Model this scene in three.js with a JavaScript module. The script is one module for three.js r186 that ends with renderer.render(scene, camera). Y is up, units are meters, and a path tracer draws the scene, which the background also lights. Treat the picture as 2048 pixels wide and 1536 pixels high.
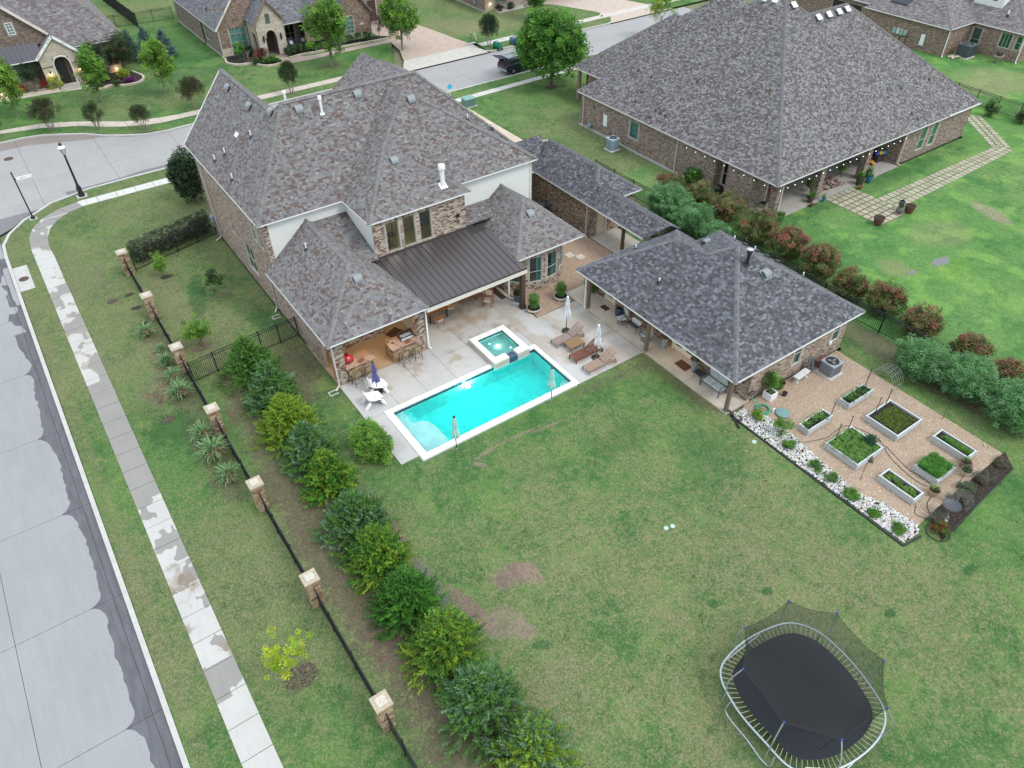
import * as THREE from 'three';
import { mergeGeometries, toCreasedNormals } from 'three/addons/utils/BufferGeometryUtils.js';
import { RoundedBoxGeometry } from 'three/addons/geometries/RoundedBoxGeometry.js';

// ---------------------------------------------------------------- camera, sky, sun, exposure
const scene = new THREE.Scene();
const camera = new THREE.PerspectiveCamera(54.532, 4 / 3, 0.5, 900);
{ // a drone 30 m up, looking 41.7 degrees down; x runs along the front street, z along the side street
  const yaw = 0.601433, pitch = 0.7278, roll = -0.01295, cp = Math.cos(pitch), sp = Math.sin(pitch);
  const f = new THREE.Vector3(Math.sin(yaw) * cp, -sp, -Math.cos(yaw) * cp), r = new THREE.Vector3(Math.cos(yaw), 0, Math.sin(yaw));
  const u = new THREE.Vector3().crossVectors(r, f), c = Math.cos(roll), s = Math.sin(roll);
  const r2 = r.clone().multiplyScalar(c).addScaledVector(u, s), u2 = u.clone().multiplyScalar(c).addScaledVector(r, -s);
  camera.quaternion.setFromRotationMatrix(new THREE.Matrix4().makeBasis(r2, u2, f.clone().negate()));
  camera.position.set(0, 30, 0);
}
const renderer = new THREE.WebGLRenderer({ antialias: true });
renderer.toneMapping = THREE.LinearToneMapping;
renderer.toneMappingExposure = 1.3;
renderer.shadowMap.enabled = true;
{ // an overcast evening sky: brighter overhead, a little cooler than white
  const W = 256, H = 128, d = new Float32Array(W * H * 4);
  for (let y = 0; y < H; y++) for (let x = 0; x < W; x++) {
    const e = Math.sin(((y + 0.5) / H - 0.5) * Math.PI), a = (x + 0.5) / W * Math.PI * 2, o = (y * W + x) * 4;
    const w = 0.5 + 0.25 * Math.sin(a * 3 + e * 5) + 0.25 * Math.sin(a * 7 - e * 9), L = (0.88 + 0.52 * Math.max(0, e)) * (0.94 + 0.12 * w);
    d[o] = L * 0.92; d[o + 1] = L * 1.0; d[o + 2] = L * 1.09; d[o + 3] = 1;
  }
  const t = new THREE.DataTexture(d, W, H, THREE.RGBAFormat, THREE.FloatType);
  t.mapping = THREE.EquirectangularReflectionMapping; t.magFilter = THREE.LinearFilter; t.needsUpdate = true;
  scene.background = t; scene.environment = t;
}
const sun = new THREE.DirectionalLight(new THREE.Color(1, 0.95, 0.88), 1.5);
sun.position.set(40 + 30, 90, -40 + 62); sun.target.position.set(40, 0, -40); sun.castShadow = true; sun.shadow.radius = 34;
Object.assign(sun.shadow.camera, { left: -90, right: 90, top: 90, bottom: -90, near: 1, far: 260 }); sun.shadow.mapSize.set(2048, 2048);
scene.add(sun, sun.target);

// ---------------------------------------------------------------- random numbers and noise
const V3 = (x, y, z) => new THREE.Vector3(x, y, z);
function mulberry(a) { return () => { a |= 0; a = a + 0x6d2b79f5 | 0; let t = Math.imul(a ^ a >>> 15, 1 | a); t = t + Math.imul(t ^ t >>> 7, 61 | t) ^ t; return ((t ^ t >>> 14) >>> 0) / 4294967296; }; }
let rnd = mulberry(7);
const R = (a, b) => a + (b - a) * rnd();
const pick = (a) => a[Math.floor(rnd() * a.length) % a.length];
const PERM = new Float32Array(65536); { const r = mulberry(99); for (let i = 0; i < 65536; i++) PERM[i] = r(); }
const hash2 = (i, j) => PERM[(Math.imul(i, 374761393) + Math.imul(j, 668265263) ^ (i << 5)) >>> 3 & 65535];
function vn(x, y) { // value noise, 0..1
  const i = Math.floor(x), j = Math.floor(y), fx = x - i, fy = y - j, u = fx * fx * (3 - 2 * fx), v = fy * fy * (3 - 2 * fy);
  const a = hash2(i, j), b = hash2(i + 1, j), c = hash2(i, j + 1), d = hash2(i + 1, j + 1);
  return a + (b - a) * u + (c - a + (a - b - c + d) * u) * v;
}
const fbm = (x, y, n) => { let s = 0, a = 0.5, t = 0; for (let k = 0; k < n; k++) { s += a * vn(x, y); t += a; a *= 0.55; x = x * 2.03 + 17.1; y = y * 2.03 + 5.7; } return s / t; };
const sst = (a, b, x) => { x = Math.min(1, Math.max(0, (x - a) / (b - a))); return x * x * (3 - 2 * x); };
const mixc = (a, b, t) => [a[0] + (b[0] - a[0]) * t, a[1] + (b[1] - a[1]) * t, a[2] + (b[2] - a[2]) * t];

// ---------------------------------------------------------------- textures
const toS = new Uint8Array(4097); for (let i = 0; i <= 4096; i++) { const c = i / 4096; toS[i] = Math.round(255 * (c < 0.0031308 ? 12.92 * c : 1.055 * Math.pow(c, 1 / 2.4) - 0.055)); }
function colourMap(W, H, fn) { // fn(u 0..1, v 0..1, pixel x, pixel y) gives linear r, g, b
  const d = new Uint8Array(W * H * 4);
  for (let y = 0; y < H; y++) for (let x = 0; x < W; x++) {
    const c = fn((x + 0.5) / W, (y + 0.5) / H, x, y), o = (y * W + x) * 4;
    for (let k = 0; k < 3; k++) d[o + k] = toS[Math.max(0, Math.min(4096, Math.round(c[k] * 4096)))];
    d[o + 3] = 255;
  }
  const t = new THREE.DataTexture(d, W, H); t.colorSpace = THREE.SRGBColorSpace; t.magFilter = THREE.LinearFilter; t.wrapS = t.wrapT = THREE.RepeatWrapping; t.needsUpdate = true; return t;
}
function greyMap(W, H, fn) {
  const d = new Uint8Array(W * H * 4);
  for (let y = 0; y < H; y++) for (let x = 0; x < W; x++) { const c = Math.max(0, Math.min(255, fn(x, y, W, H) * 255)), o = (y * W + x) * 4; d[o] = d[o + 1] = d[o + 2] = c; d[o + 3] = 255; }
  const t = new THREE.DataTexture(d, W, H); t.magFilter = THREE.LinearFilter; t.wrapS = t.wrapT = THREE.RepeatWrapping; t.needsUpdate = true; return t;
}
// world-placed maps: fn(x, z) in metres over a rectangle of ground
const placed = (W, H, x0, z0, x1, z1, fn) => { const t = colourMap(W, H, (u, v) => fn(x0 + u * (x1 - x0), z0 + v * (z1 - z0))); t.wrapS = t.wrapT = THREE.ClampToEdgeWrapping; t.userData.frame = [x0, z0, x1, z1]; return t; };

// ---------------------------------------------------------------- geometry helpers
const UPV = V3(0, 1, 0), M4 = () => new THREE.Matrix4();
function boxUV(g) { // uv in metres from the side a face looks to
  const p = g.attributes.position, n = g.attributes.normal, uv = new Float32Array(p.count * 2);
  for (let i = 0; i < p.count; i++) {
    const ax = Math.abs(n.getX(i)), ay = Math.abs(n.getY(i)), az = Math.abs(n.getZ(i)), x = p.getX(i), y = p.getY(i), z = p.getZ(i);
    if (ay >= ax && ay >= az) { uv[2 * i] = x; uv[2 * i + 1] = z; } else if (ax >= az) { uv[2 * i] = z; uv[2 * i + 1] = y; } else { uv[2 * i] = x; uv[2 * i + 1] = y; }
  }
  g.setAttribute('uv', new THREE.BufferAttribute(uv, 2)); return g;
}
function groundUV(g, fr) {
  const p = g.attributes.position, uv = new Float32Array(p.count * 2);
  for (let i = 0; i < p.count; i++) { uv[2 * i] = (p.getX(i) - fr[0]) / (fr[2] - fr[0]); uv[2 * i + 1] = (p.getZ(i) - fr[1]) / (fr[3] - fr[1]); }
  g.setAttribute('uv', new THREE.BufferAttribute(uv, 2)); return g;
}
class GB {
  constructor() { this.g = []; }
  add(g, m) {
    if (g.index) g = g.toNonIndexed(); else if (m) g = g.clone();
    if (m) g.applyMatrix4(m);
    for (const k of Object.keys(g.attributes)) if (!['position', 'normal'].includes(k)) g.deleteAttribute(k);
    if (!g.attributes.normal) g.computeVertexNormals();
    this.g.push(g); return this;
  }
  box(x, y, z, w, h, d, ry = 0, rx = 0, rz = 0) { return this.add(new THREE.BoxGeometry(w, h, d), M4().compose(V3(x, y, z), new THREE.Quaternion().setFromEuler(new THREE.Euler(rx, ry, rz, 'YXZ')), V3(1, 1, 1))); }
  bx(x0, x1, y0, y1, z0, z1) { return this.box((x0 + x1) / 2, (y0 + y1) / 2, (z0 + z1) / 2, x1 - x0, y1 - y0, z1 - z0); }
  rbox(x, y, z, w, h, d, r, ry = 0, rx = 0, rz = 0) { return this.add(new RoundedBoxGeometry(w, h, d, 2, Math.min(r, w / 2.01, h / 2.01, d / 2.01)), M4().compose(V3(x, y, z), new THREE.Quaternion().setFromEuler(new THREE.Euler(rx, ry, rz, 'YXZ')), V3(1, 1, 1))); }
  bar(a, b, r, n = 6, r2 = r) { // a round bar from a to b
    const A = V3(...a), B = V3(...b), d = B.clone().sub(A), L = d.length();
    return this.add(new THREE.CylinderGeometry(r2, r, L, n), M4().compose(A.add(B).multiplyScalar(0.5), new THREE.Quaternion().setFromUnitVectors(UPV, d.normalize()), V3(1, 1, 1)));
  }
  plank(a, b, w, t, up = V3(0, 1, 0)) { // a flat board from a to b, w wide, t thick
    const A = V3(...a), B = V3(...b), d = B.clone().sub(A), L = d.length(); d.normalize();
    const s = V3().crossVectors(d, up).normalize(), u = V3().crossVectors(s, d);
    return this.add(new THREE.BoxGeometry(L, t, w), M4().makeBasis(d, u, s).setPosition(A.add(B).multiplyScalar(0.5)));
  }
  tube(pts, r, seg = 24, n = 6, closed = false) { return this.add(new THREE.TubeGeometry(new THREE.CatmullRomCurve3(pts.map((p) => V3(...p)), closed), seg, r, n, closed)); }
  lathe(pts, x, y, z, n = 20, sx = 1, sz = 1) { return this.add(new THREE.LatheGeometry(pts.map((p) => new THREE.Vector2(p[0], p[1])), n), M4().makeScale(sx, 1, sz).setPosition(x, y, z)); }
  sphere(x, y, z, r, sy = 1, n = 12) { return this.add(new THREE.SphereGeometry(r, n, Math.max(6, n * 0.7 | 0)), M4().makeScale(1, sy, 1).setPosition(x, y, z)); }
  slab(poly, y0, y1) { // poly: [x, z] points
    const s = new THREE.Shape(poly.map((p) => new THREE.Vector2(p[0], -p[1])));
    return this.add(new THREE.ExtrudeGeometry(s, { depth: y1 - y0, bevelEnabled: false }), M4().makeRotationX(-Math.PI / 2).setPosition(0, y0, 0));
  }
  poly(pts) { // flat face(s) through 3d points, fanned by the plane it lies in
    const P = pts.map((p) => V3(...p)), n = V3(); for (let i = 0; i < P.length; i++) { const a = P[i], b = P[(i + 1) % P.length]; n.x += (a.y - b.y) * (a.z + b.z); n.y += (a.z - b.z) * (a.x + b.x); n.z += (a.x - b.x) * (a.y + b.y); }
    n.normalize(); const u = P[1].clone().sub(P[0]).normalize(), v = V3().crossVectors(n, u);
    const t = THREE.ShapeUtils.triangulateShape(P.map((p) => new THREE.Vector2(p.dot(u), p.dot(v))), []), pos = [], nor = [];
    for (const f of t) for (const i of f) { pos.push(P[i].x, P[i].y, P[i].z); nor.push(n.x, n.y, n.z); }
    const g = new THREE.BufferGeometry(); g.setAttribute('position', new THREE.Float32BufferAttribute(pos, 3)); g.setAttribute('normal', new THREE.Float32BufferAttribute(nor, 3)); this.g.push(g); return this;
  }
  geo() { return boxUV(this.g.length === 1 ? this.g[0] : mergeGeometries(this.g)); }
}

// ---------------------------------------------------------------- objects, names, labels
const used = {}, origin = new Map();
function numbered(n) { const k = used[n] = (used[n] ?? -1) + 1; return k ? n + '_' + String(k).padStart(3, '0') : n; }
function tag(o, label, category, group) { o.userData.label = label; if (category) o.userData.category = category; if (group) o.userData.group = group; return o; }
function thing(name, label, category, x = 0, z = 0, group) { // built in world coordinates about its base (x, 0, z)
  const o = new THREE.Group(); o.name = numbered(name); o.position.set(x, 0, z); scene.add(o); origin.set(o, [x, z]); return tag(o, label, category, group);
}
function part(parent, name, g, material, label) {
  if (g instanceof GB) g = g.geo();
  const [ox, oz] = origin.get(parent) ?? [0, 0]; g.translate(-ox, 0, -oz);
  return put(parent, name, g, material, label);
}
function put(parent, name, g, material, label) { // g already about the thing's base
  const m = new THREE.Mesh(g, material); m.name = name; m.castShadow = m.receiveShadow = true; if (label) m.userData.label = label;
  parent.add(m); origin.set(m, origin.get(parent) ?? [0, 0]); return m;
}
function single(name, label, category, g, material, x = 0, z = 0, group) { // a thing that is one mesh
  if (g instanceof GB) g = g.geo(); g.translate(-x, 0, -z);
  const m = new THREE.Mesh(g, material); m.name = numbered(name); m.position.set(x, 0, z); m.castShadow = m.receiveShadow = true; scene.add(m); return tag(m, label, category, group);
}
function struct(name, g, material) { if (g instanceof GB) g = g.geo(); const m = new THREE.Mesh(g, material); m.name = numbered(name); m.userData.kind = 'structure'; m.castShadow = m.receiveShadow = true; scene.add(m); return m; }
function copy(src, x, z, turn, label, group, sc) { // another one of a thing, with its parts
  const c = src.clone(); c.name = numbered(src.name.replace(/_\d{3}$/, '')); c.position.set(x, 0, z); c.rotation.y = turn ?? 0; if (sc) c.scale.setScalar(sc);
  c.userData = { ...src.userData }; if (label) c.userData.label = label; if (group) c.userData.group = group; scene.add(c); return c;
}
function scatter(parent, name, g, material, list, kind = 'stuff') { // list of {m: Matrix4 in world, c: [r,g,b]}
  if (g instanceof GB) g = g.geo();
  const im = new THREE.InstancedMesh(g, material, list.length), [ox, oz] = origin.get(parent) ?? [0, 0], col = new THREE.Color();
  list.forEach((q, i) => { q.m.elements[12] -= ox; q.m.elements[14] -= oz; im.setMatrixAt(i, q.m); im.setColorAt(i, col.setRGB(...(q.c ?? [1, 1, 1]))); });
  im.name = parent ? name : numbered(name); im.castShadow = im.receiveShadow = true; if (kind) im.userData.kind = kind; (parent ?? scene).add(im); return im;
}

// ---------------------------------------------------------------- materials
const mats = {};
function mat(key, c, rough = 0.85, extra = {}) { return mats[key] ??= Object.assign(new THREE.MeshPhysicalMaterial({ color: new THREE.Color().setRGB(...c), roughness: rough, ...extra }), { name: key }); }
const rep = (t, s) => { const c = t.clone(); c.repeat.set(1 / s, 1 / s); c.needsUpdate = true; return c; };
const speck = greyMap(512, 512, (x, y) => 0.5 * fbm(x * 0.06, y * 0.06, 5) + 0.5 * hash2(x, y));
const cloudy = colourMap(512, 512, (u, v, x, y) => { const w = (a) => { const f = 1 - Math.abs(2 * a - 1); return f; }; const k = 0.72 + 0.34 * (fbm(x * 0.012, y * 0.012, 4) * w(u) * w(v) + fbm(x * 0.012 + 40, y * 0.012 + 9, 4) * (1 - w(u) * w(v))) + 0.16 * (hash2(x, y) - 0.5); return [k, k, k]; });
const woodMap = colourMap(256, 256, (u, v, x, y) => { const k = 0.62 + 0.5 * fbm(x * 0.012, y * 0.25, 4) + 0.1 * (hash2(x, y) - 0.5); return [k, k * 0.97, k * 0.93]; });
const stoneMap = colourMap(256, 256, (u, v, x, y) => { const k = 0.7 + 0.5 * (fbm(x * 0.05, y * 0.05, 5) - 0.5) + 0.25 * (hash2(x, y) - 0.5), t = fbm(x * 0.02 + 9, y * 0.02, 3); return [k * (0.95 + 0.2 * t), k, k * (1.05 - 0.25 * t)]; });
const grit = rep(speck, 1.2);
const concrete = (key, c, s = 3) => mat(key, c, 0.9, { map: rep(cloudy, s), bumpMap: grit, bumpScale: 0.002 });
const white = mat('white_paint', [0.74, 0.76, 0.76], 0.5), black = mat('black_metal', [0.012, 0.013, 0.015], 0.45), trim = mat('trim_paint', [0.62, 0.58, 0.52], 0.6);
const darkIn = mat('dark_inside', [0.03, 0.028, 0.026], 0.9), steel = mat('steel', [0.5, 0.52, 0.54], 0.35, { metalness: 0.8 }), soil = mat('soil', [0.035, 0.026, 0.02], 1, { map: rep(stoneMap, 0.6), bumpMap: grit, bumpScale: 0.02 });
const glass = mat('window_glass', [0.72, 0.86, 0.84], 0.02, { transmission: 1, thickness: 0, ior: 1.6 });
const greyWood = mat('weathered_wood', [0.17, 0.135, 0.105], 0.85, { map: rep(woodMap, 0.7) });

// ---------------------------------------------------------------- ground, lawns
const GRASS = [0.072, 0.155, 0.044], GRASS_D = [0.042, 0.112, 0.034], GRASS_L = [0.1, 0.195, 0.05], STRAW = [0.19, 0.165, 0.1], DIRT = [0.15, 0.105, 0.085];
function lawnColour(x, z, o) { // green and straw patches, mown tufts, grain
  const big = fbm(x * 0.09 + 3, z * 0.09 + 7, 3), midn = fbm(x * 0.45 + 31, z * 0.45, 3), fine = fbm(x * 3.1, z * 3.1 + 50, 3), g = hash2(Math.round(x * 47), Math.round(z * 47)), g2 = vn(x * 17, z * 17);
  let c = mixc(GRASS_D, GRASS, sst(0.25, 0.7, midn * 0.6 + fine * 0.5)); c = mixc(c, GRASS_L, sst(0.5, 0.75, fbm(x * 0.7 + 11, z * 0.7 + 77, 3)) * 0.6 * (o.light ?? 1));
  const fl = fbm(x * 6.5 + 9, z * 6.5, 2), s = sst(0.36, 0.86, big * 0.5 + midn * 0.22 + fine * 0.2 + fl * 0.22 + (g2 - 0.5) * 0.3 + (o.dry ?? 0));
  c = mixc(c, STRAW, Math.min(1, s * (o.straw ?? 0.75) * (0.35 + 1.3 * g)));
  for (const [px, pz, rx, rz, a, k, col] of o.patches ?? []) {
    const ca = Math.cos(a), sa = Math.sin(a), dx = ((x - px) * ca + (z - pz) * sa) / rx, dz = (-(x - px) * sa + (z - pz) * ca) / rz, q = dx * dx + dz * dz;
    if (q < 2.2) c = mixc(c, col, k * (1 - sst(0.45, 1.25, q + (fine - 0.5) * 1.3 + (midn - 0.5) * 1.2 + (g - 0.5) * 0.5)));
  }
  const v = (o.gain ?? 1) * (0.62 + 0.5 * g + 0.32 * (g2 - 0.2)); return [c[0] * v, c[1] * v, c[2] * v];
}
const lawnBump = greyMap(512, 512, (x, y) => 0.55 * hash2(x, y) + 0.45 * vn(x * 0.35, y * 0.35)); const lawnGrit = rep(lawnBump, 2.4);
function lawnMat(key, W, H, fr, o) { return mat(key, [1, 1, 1], 1, { map: placed(W, H, ...fr, (x, z) => lawnColour(x, z, o)), bumpMap: null, specularIntensity: 0.15 }); }
function lawn(name, m, polys, y0 = -0.05, y1 = 0) { const b = new GB(); for (const p of polys) b.slab(p, y0, y1); const g = b.geo(); groundUV(g, m.map.userData.frame); return struct(name, g, m); }
const rect = (x0, x1, z0, z1) => [[x0, z0], [x1, z0], [x1, z1], [x0, z1]];

{ // the ground sheet to the horizon, open over the pool
  const s = new THREE.Shape([[-500, -500], [500, -500], [500, 500], [-500, 500]].map((p) => new THREE.Vector2(...p)));
  s.holes.push(new THREE.Path(rect(11.6, 22.4, -30.0, -25.45).map((p) => new THREE.Vector2(p[0], -p[1]))));
  const g = new THREE.ShapeGeometry(s); g.rotateX(-Math.PI / 2); g.translate(0, -0.3, 0);
  const t = colourMap(512, 512, (u, v, x, y) => lawnColour(x * 0.06, y * 0.06, {}));
  struct('ground', boxUV(g), mat('far_ground', [1, 1, 1], 1, { map: rep(t, 30) }));
}
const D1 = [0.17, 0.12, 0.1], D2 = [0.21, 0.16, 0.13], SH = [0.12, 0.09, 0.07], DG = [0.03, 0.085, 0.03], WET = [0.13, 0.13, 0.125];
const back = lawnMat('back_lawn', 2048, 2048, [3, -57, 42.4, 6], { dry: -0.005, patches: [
  [11.3, -16.7, 1.1, 0.7, 0.15, 0.85, D1], [12.1, -16.3, 0.45, 0.8, 0, 0.8, D2], [8.8, -16.4, 0.35, 1.5, -0.2, 0.8, D1], [9.6, -14.9, 1.0, 0.8, 0.5, 0.6, D2], [10.1, -14.0, 0.5, 0.5, 0, 0.8, D2],
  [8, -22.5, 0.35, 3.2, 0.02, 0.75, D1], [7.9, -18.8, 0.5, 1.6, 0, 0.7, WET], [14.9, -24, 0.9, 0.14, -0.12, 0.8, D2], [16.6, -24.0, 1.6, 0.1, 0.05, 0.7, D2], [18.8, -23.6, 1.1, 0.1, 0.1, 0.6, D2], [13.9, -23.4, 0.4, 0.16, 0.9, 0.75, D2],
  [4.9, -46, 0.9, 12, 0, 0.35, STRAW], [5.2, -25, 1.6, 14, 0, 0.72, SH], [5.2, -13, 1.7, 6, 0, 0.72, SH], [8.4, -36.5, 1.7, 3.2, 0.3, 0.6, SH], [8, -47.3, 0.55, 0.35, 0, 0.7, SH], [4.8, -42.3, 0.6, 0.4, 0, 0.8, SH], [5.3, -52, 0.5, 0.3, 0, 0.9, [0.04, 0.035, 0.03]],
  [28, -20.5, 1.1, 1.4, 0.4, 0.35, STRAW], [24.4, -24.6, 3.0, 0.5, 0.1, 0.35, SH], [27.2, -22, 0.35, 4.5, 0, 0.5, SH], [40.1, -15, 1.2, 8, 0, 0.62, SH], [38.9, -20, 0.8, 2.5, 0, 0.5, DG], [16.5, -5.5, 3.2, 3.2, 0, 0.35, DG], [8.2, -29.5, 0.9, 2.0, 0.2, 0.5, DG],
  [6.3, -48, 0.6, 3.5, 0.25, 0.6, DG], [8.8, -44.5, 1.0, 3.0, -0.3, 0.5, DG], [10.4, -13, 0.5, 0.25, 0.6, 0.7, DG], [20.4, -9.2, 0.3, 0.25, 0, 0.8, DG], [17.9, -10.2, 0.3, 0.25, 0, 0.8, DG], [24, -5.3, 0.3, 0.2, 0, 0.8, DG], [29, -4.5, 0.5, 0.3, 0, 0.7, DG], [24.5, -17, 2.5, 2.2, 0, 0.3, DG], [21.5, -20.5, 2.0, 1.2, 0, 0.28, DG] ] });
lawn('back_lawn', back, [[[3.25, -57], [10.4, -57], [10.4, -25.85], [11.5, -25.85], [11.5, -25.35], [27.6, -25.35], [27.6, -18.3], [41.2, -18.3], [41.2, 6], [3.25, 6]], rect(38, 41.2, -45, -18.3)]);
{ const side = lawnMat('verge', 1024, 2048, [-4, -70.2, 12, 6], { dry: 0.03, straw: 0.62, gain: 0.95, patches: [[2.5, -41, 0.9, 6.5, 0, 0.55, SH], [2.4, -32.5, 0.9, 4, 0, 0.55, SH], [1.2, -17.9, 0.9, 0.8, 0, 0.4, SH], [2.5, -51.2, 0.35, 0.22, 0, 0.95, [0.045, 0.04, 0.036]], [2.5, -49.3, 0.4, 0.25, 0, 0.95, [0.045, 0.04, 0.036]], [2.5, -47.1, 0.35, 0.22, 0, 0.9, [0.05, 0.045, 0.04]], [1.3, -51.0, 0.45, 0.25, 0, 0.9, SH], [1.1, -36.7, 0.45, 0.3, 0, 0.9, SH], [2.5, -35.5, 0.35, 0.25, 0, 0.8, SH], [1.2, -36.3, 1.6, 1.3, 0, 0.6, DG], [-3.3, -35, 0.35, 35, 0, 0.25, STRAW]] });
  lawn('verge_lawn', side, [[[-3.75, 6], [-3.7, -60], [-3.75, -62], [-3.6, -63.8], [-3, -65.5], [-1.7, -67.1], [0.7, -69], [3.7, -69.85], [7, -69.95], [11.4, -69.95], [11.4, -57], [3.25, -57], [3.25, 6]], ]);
}
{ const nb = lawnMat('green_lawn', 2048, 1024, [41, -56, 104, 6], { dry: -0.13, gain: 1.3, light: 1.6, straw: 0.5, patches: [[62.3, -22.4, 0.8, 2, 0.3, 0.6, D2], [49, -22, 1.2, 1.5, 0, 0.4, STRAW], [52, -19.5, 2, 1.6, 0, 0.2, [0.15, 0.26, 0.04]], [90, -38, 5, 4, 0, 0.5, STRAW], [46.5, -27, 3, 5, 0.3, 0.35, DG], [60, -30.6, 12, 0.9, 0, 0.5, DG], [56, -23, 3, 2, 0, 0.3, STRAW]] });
  lawn('neighbour_lawn', nb, [[[41.2, -45], [46.8, -45], [46.8, -31.7], [74.2, -31.7], [74.2, -56], [104, -56], [104, 6], [41.2, 6]]]);
}
{ const mid = lawnMat('between_lawn', 1024, 1024, [11.4, -70.4, 104, -38], { dry: 0.035, gain: 1.05, straw: 0.6, patches: [[39.8, -60, 0.3, 8, -0.02, 0.6, DG], [50.5, -65.2, 0.8, 0.5, 0, 0.8, [0.05, 0.06, 0.03]], [44, -51, 2.5, 5, 0, 0.3, DG]] });
  lawn('between_lawn', mid, [[[11.4, -70.4], [104, -70.9], [104, -56], [74, -56], [46.8, -55], [46.8, -45], [38, -45], [30, -45], [11.4, -57]]]);
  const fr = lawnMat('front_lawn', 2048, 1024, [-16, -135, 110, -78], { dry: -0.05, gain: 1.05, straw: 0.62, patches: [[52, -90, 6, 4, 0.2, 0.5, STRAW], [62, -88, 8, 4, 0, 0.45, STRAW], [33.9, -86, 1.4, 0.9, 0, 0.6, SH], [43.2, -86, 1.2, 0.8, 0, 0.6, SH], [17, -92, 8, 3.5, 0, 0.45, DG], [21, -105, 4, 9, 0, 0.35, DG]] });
  lawn('front_lawn', fr, [[[-16, -85.6], [-1.1, -85.5], [2.2, -85.2], [5.8, -83.1], [9.3, -80], [12.7, -78.9], [15.1, -78.9], [25, -79.3], [39.8, -79.3], [40.2, -82.5], [44, -90], [47, -90], [52, -82.5], [51.5, -79.3], [110, -79.2], [110, -135], [-16, -135]]]);
}

// ---------------------------------------------------------------- roads of concrete slabs, with gutters and kerbs
const DRY = [0.27, 0.273, 0.285], DAMP = [0.085, 0.088, 0.1];
function clip(poly, x0, x1, z0, z1) {
  for (const [k, lim, sgn] of [[0, x0, 1], [0, x1, -1], [1, z0, 1], [1, z1, -1]]) {
    const out = []; for (let i = 0; i < poly.length; i++) { const a = poly[i], b = poly[(i + 1) % poly.length], da = (a[k] - lim) * sgn, db = (b[k] - lim) * sgn; if (da >= 0) out.push(a); if (da * db < 0) { const t = da / (da - db); out.push([a[0] + (b[0] - a[0]) * t, a[1] + (b[1] - a[1]) * t]); } }
    poly = out; if (poly.length < 3) return null;
  }
  let ar = 0; for (let i = 0; i < poly.length; i++) { const a = poly[i], b = poly[(i + 1) % poly.length]; ar += a[0] * b[1] - b[0] * a[1]; }
  return Math.abs(ar) < 0.3 ? null : poly;
}
function grain(c, x, z) { const k = 0.93 + 0.14 * (fbm(x * 0.35, z * 0.35, 3) - 0.4) + 0.12 * (hash2(Math.round(x * 40), Math.round(z * 40)) - 0.5) + 0.06 * (vn(x * 6, z * 0.8) - 0.5); return [c[0] * k, c[1] * k, c[2] * k]; }
const side_map = placed(1024, 2048, [-14][0], -66, -3.6, 4, (x, z) => {
  const j = Math.abs(((z + 33) / 6.6) - Math.round((z + 33) / 6.6)) * 6.6, wob = (vn(3, z * 0.3) - 0.5) * 0.5 + (vn(9, z * 3) - 0.5) * 0.12;
  const edge = z > -51 ? -4.75 + wob - 0.5 * Math.exp(-j * 4.5) : -4.6 + wob * 2, wet = x > edge ? 1 : 0, dryspot = z < -51 && vn(x * 2, z * 1.2) > 0.42 ? 1 : 0;
  return grain(wet && !dryspot ? mixc(DAMP, [0.12, 0.12, 0.135], vn(x * 9, z * 1.4)) : DRY, x, z);
});
const front_map = placed(2048, 512, -16, -87, 84, -68, (x, z) => {
  const w1 = z < -79.6 - 0 && x < 8 && z < -83.4 + 0.42 * Math.max(0, x - 2) + 1.2 * (fbm(x * 0.4, z * 0.4, 3) - 0.2) ? 1 : 0, w2 = z > -70.75 - 0.5 * vn(x * 0.35, 2) && x > 2 ? 1 : 0, w3 = x < 1 && z > -68.9 ? 1 : 0;
  return grain(w1 ? [0.2, 0.18, 0.17] : w2 || w3 ? mixc(DAMP, DRY, 0.35) : DRY, x, z);
});
const roadBump = { bumpMap: grit, bumpScale: 0.003 };
const sideM = mat('side_road', [1, 1, 1], 0.85, { map: side_map, ...roadBump }), frontM = mat('front_road', [1.08, 1.06, 1.02], 0.85, { map: front_map, ...roadBump });
const jointM = mat('joint', [0.05, 0.048, 0.045], 1);
function road(name, outline, xs, zs, m, y) {
  const base = new GB().slab(outline, y - 0.08, y - 0.015).geo(), r = struct(name, base, jointM);
  for (let i = 0; i + 1 < xs.length; i++) for (let j = 0; j + 1 < zs.length; j++) {
    const c = clip(outline, xs[i] + 0.012, xs[i + 1] - 0.012, zs[j] + 0.012, zs[j + 1] - 0.012); if (!c) continue;
    part(r, 'slab', groundUV(new GB().slab(c, y - 0.05, y).geo(), m.map.userData.frame), m);
  }
  return r;
}
const sideZ = []; for (let k = -5; k <= 6; k++) sideZ.push(-33 + 6.6 * k);
road('side_road', [[-14, -66], [-3.85, -66], [-3.95, -64], [-3.98, -50], [-4.0, 4], [-14, 4]], [-20, -15, -8.5, -4.38, -3.5], sideZ, sideM, -0.12);
{ const xs = [-16]; for (let x = -12.7; x < 84; x += 6.4) xs.push(x); xs.push(84);
  road('front_road', [[-16, -85.1], [-1.1, -85.1], [2.2, -84.8], [5.8, -82.7], [9.3, -79.6], [12.7, -78.5], [25, -78.9], [39.8, -78.9], [51.5, -78.9], [84, -78.8], [84, -70.9], [60, -70.95], [11.4, -70.2], [3.8, -70.3], [0.6, -69.4], [-1.1, -68.5], [-2.9, -66.6], [-3.85, -66], [-16, -66]], xs, [-90, -82.2, -78.3, -74.6, -70.55, -66], frontM, -0.12); }
const kerbM = concrete('kerb_concrete', [0.47, 0.46, 0.44]);
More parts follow.
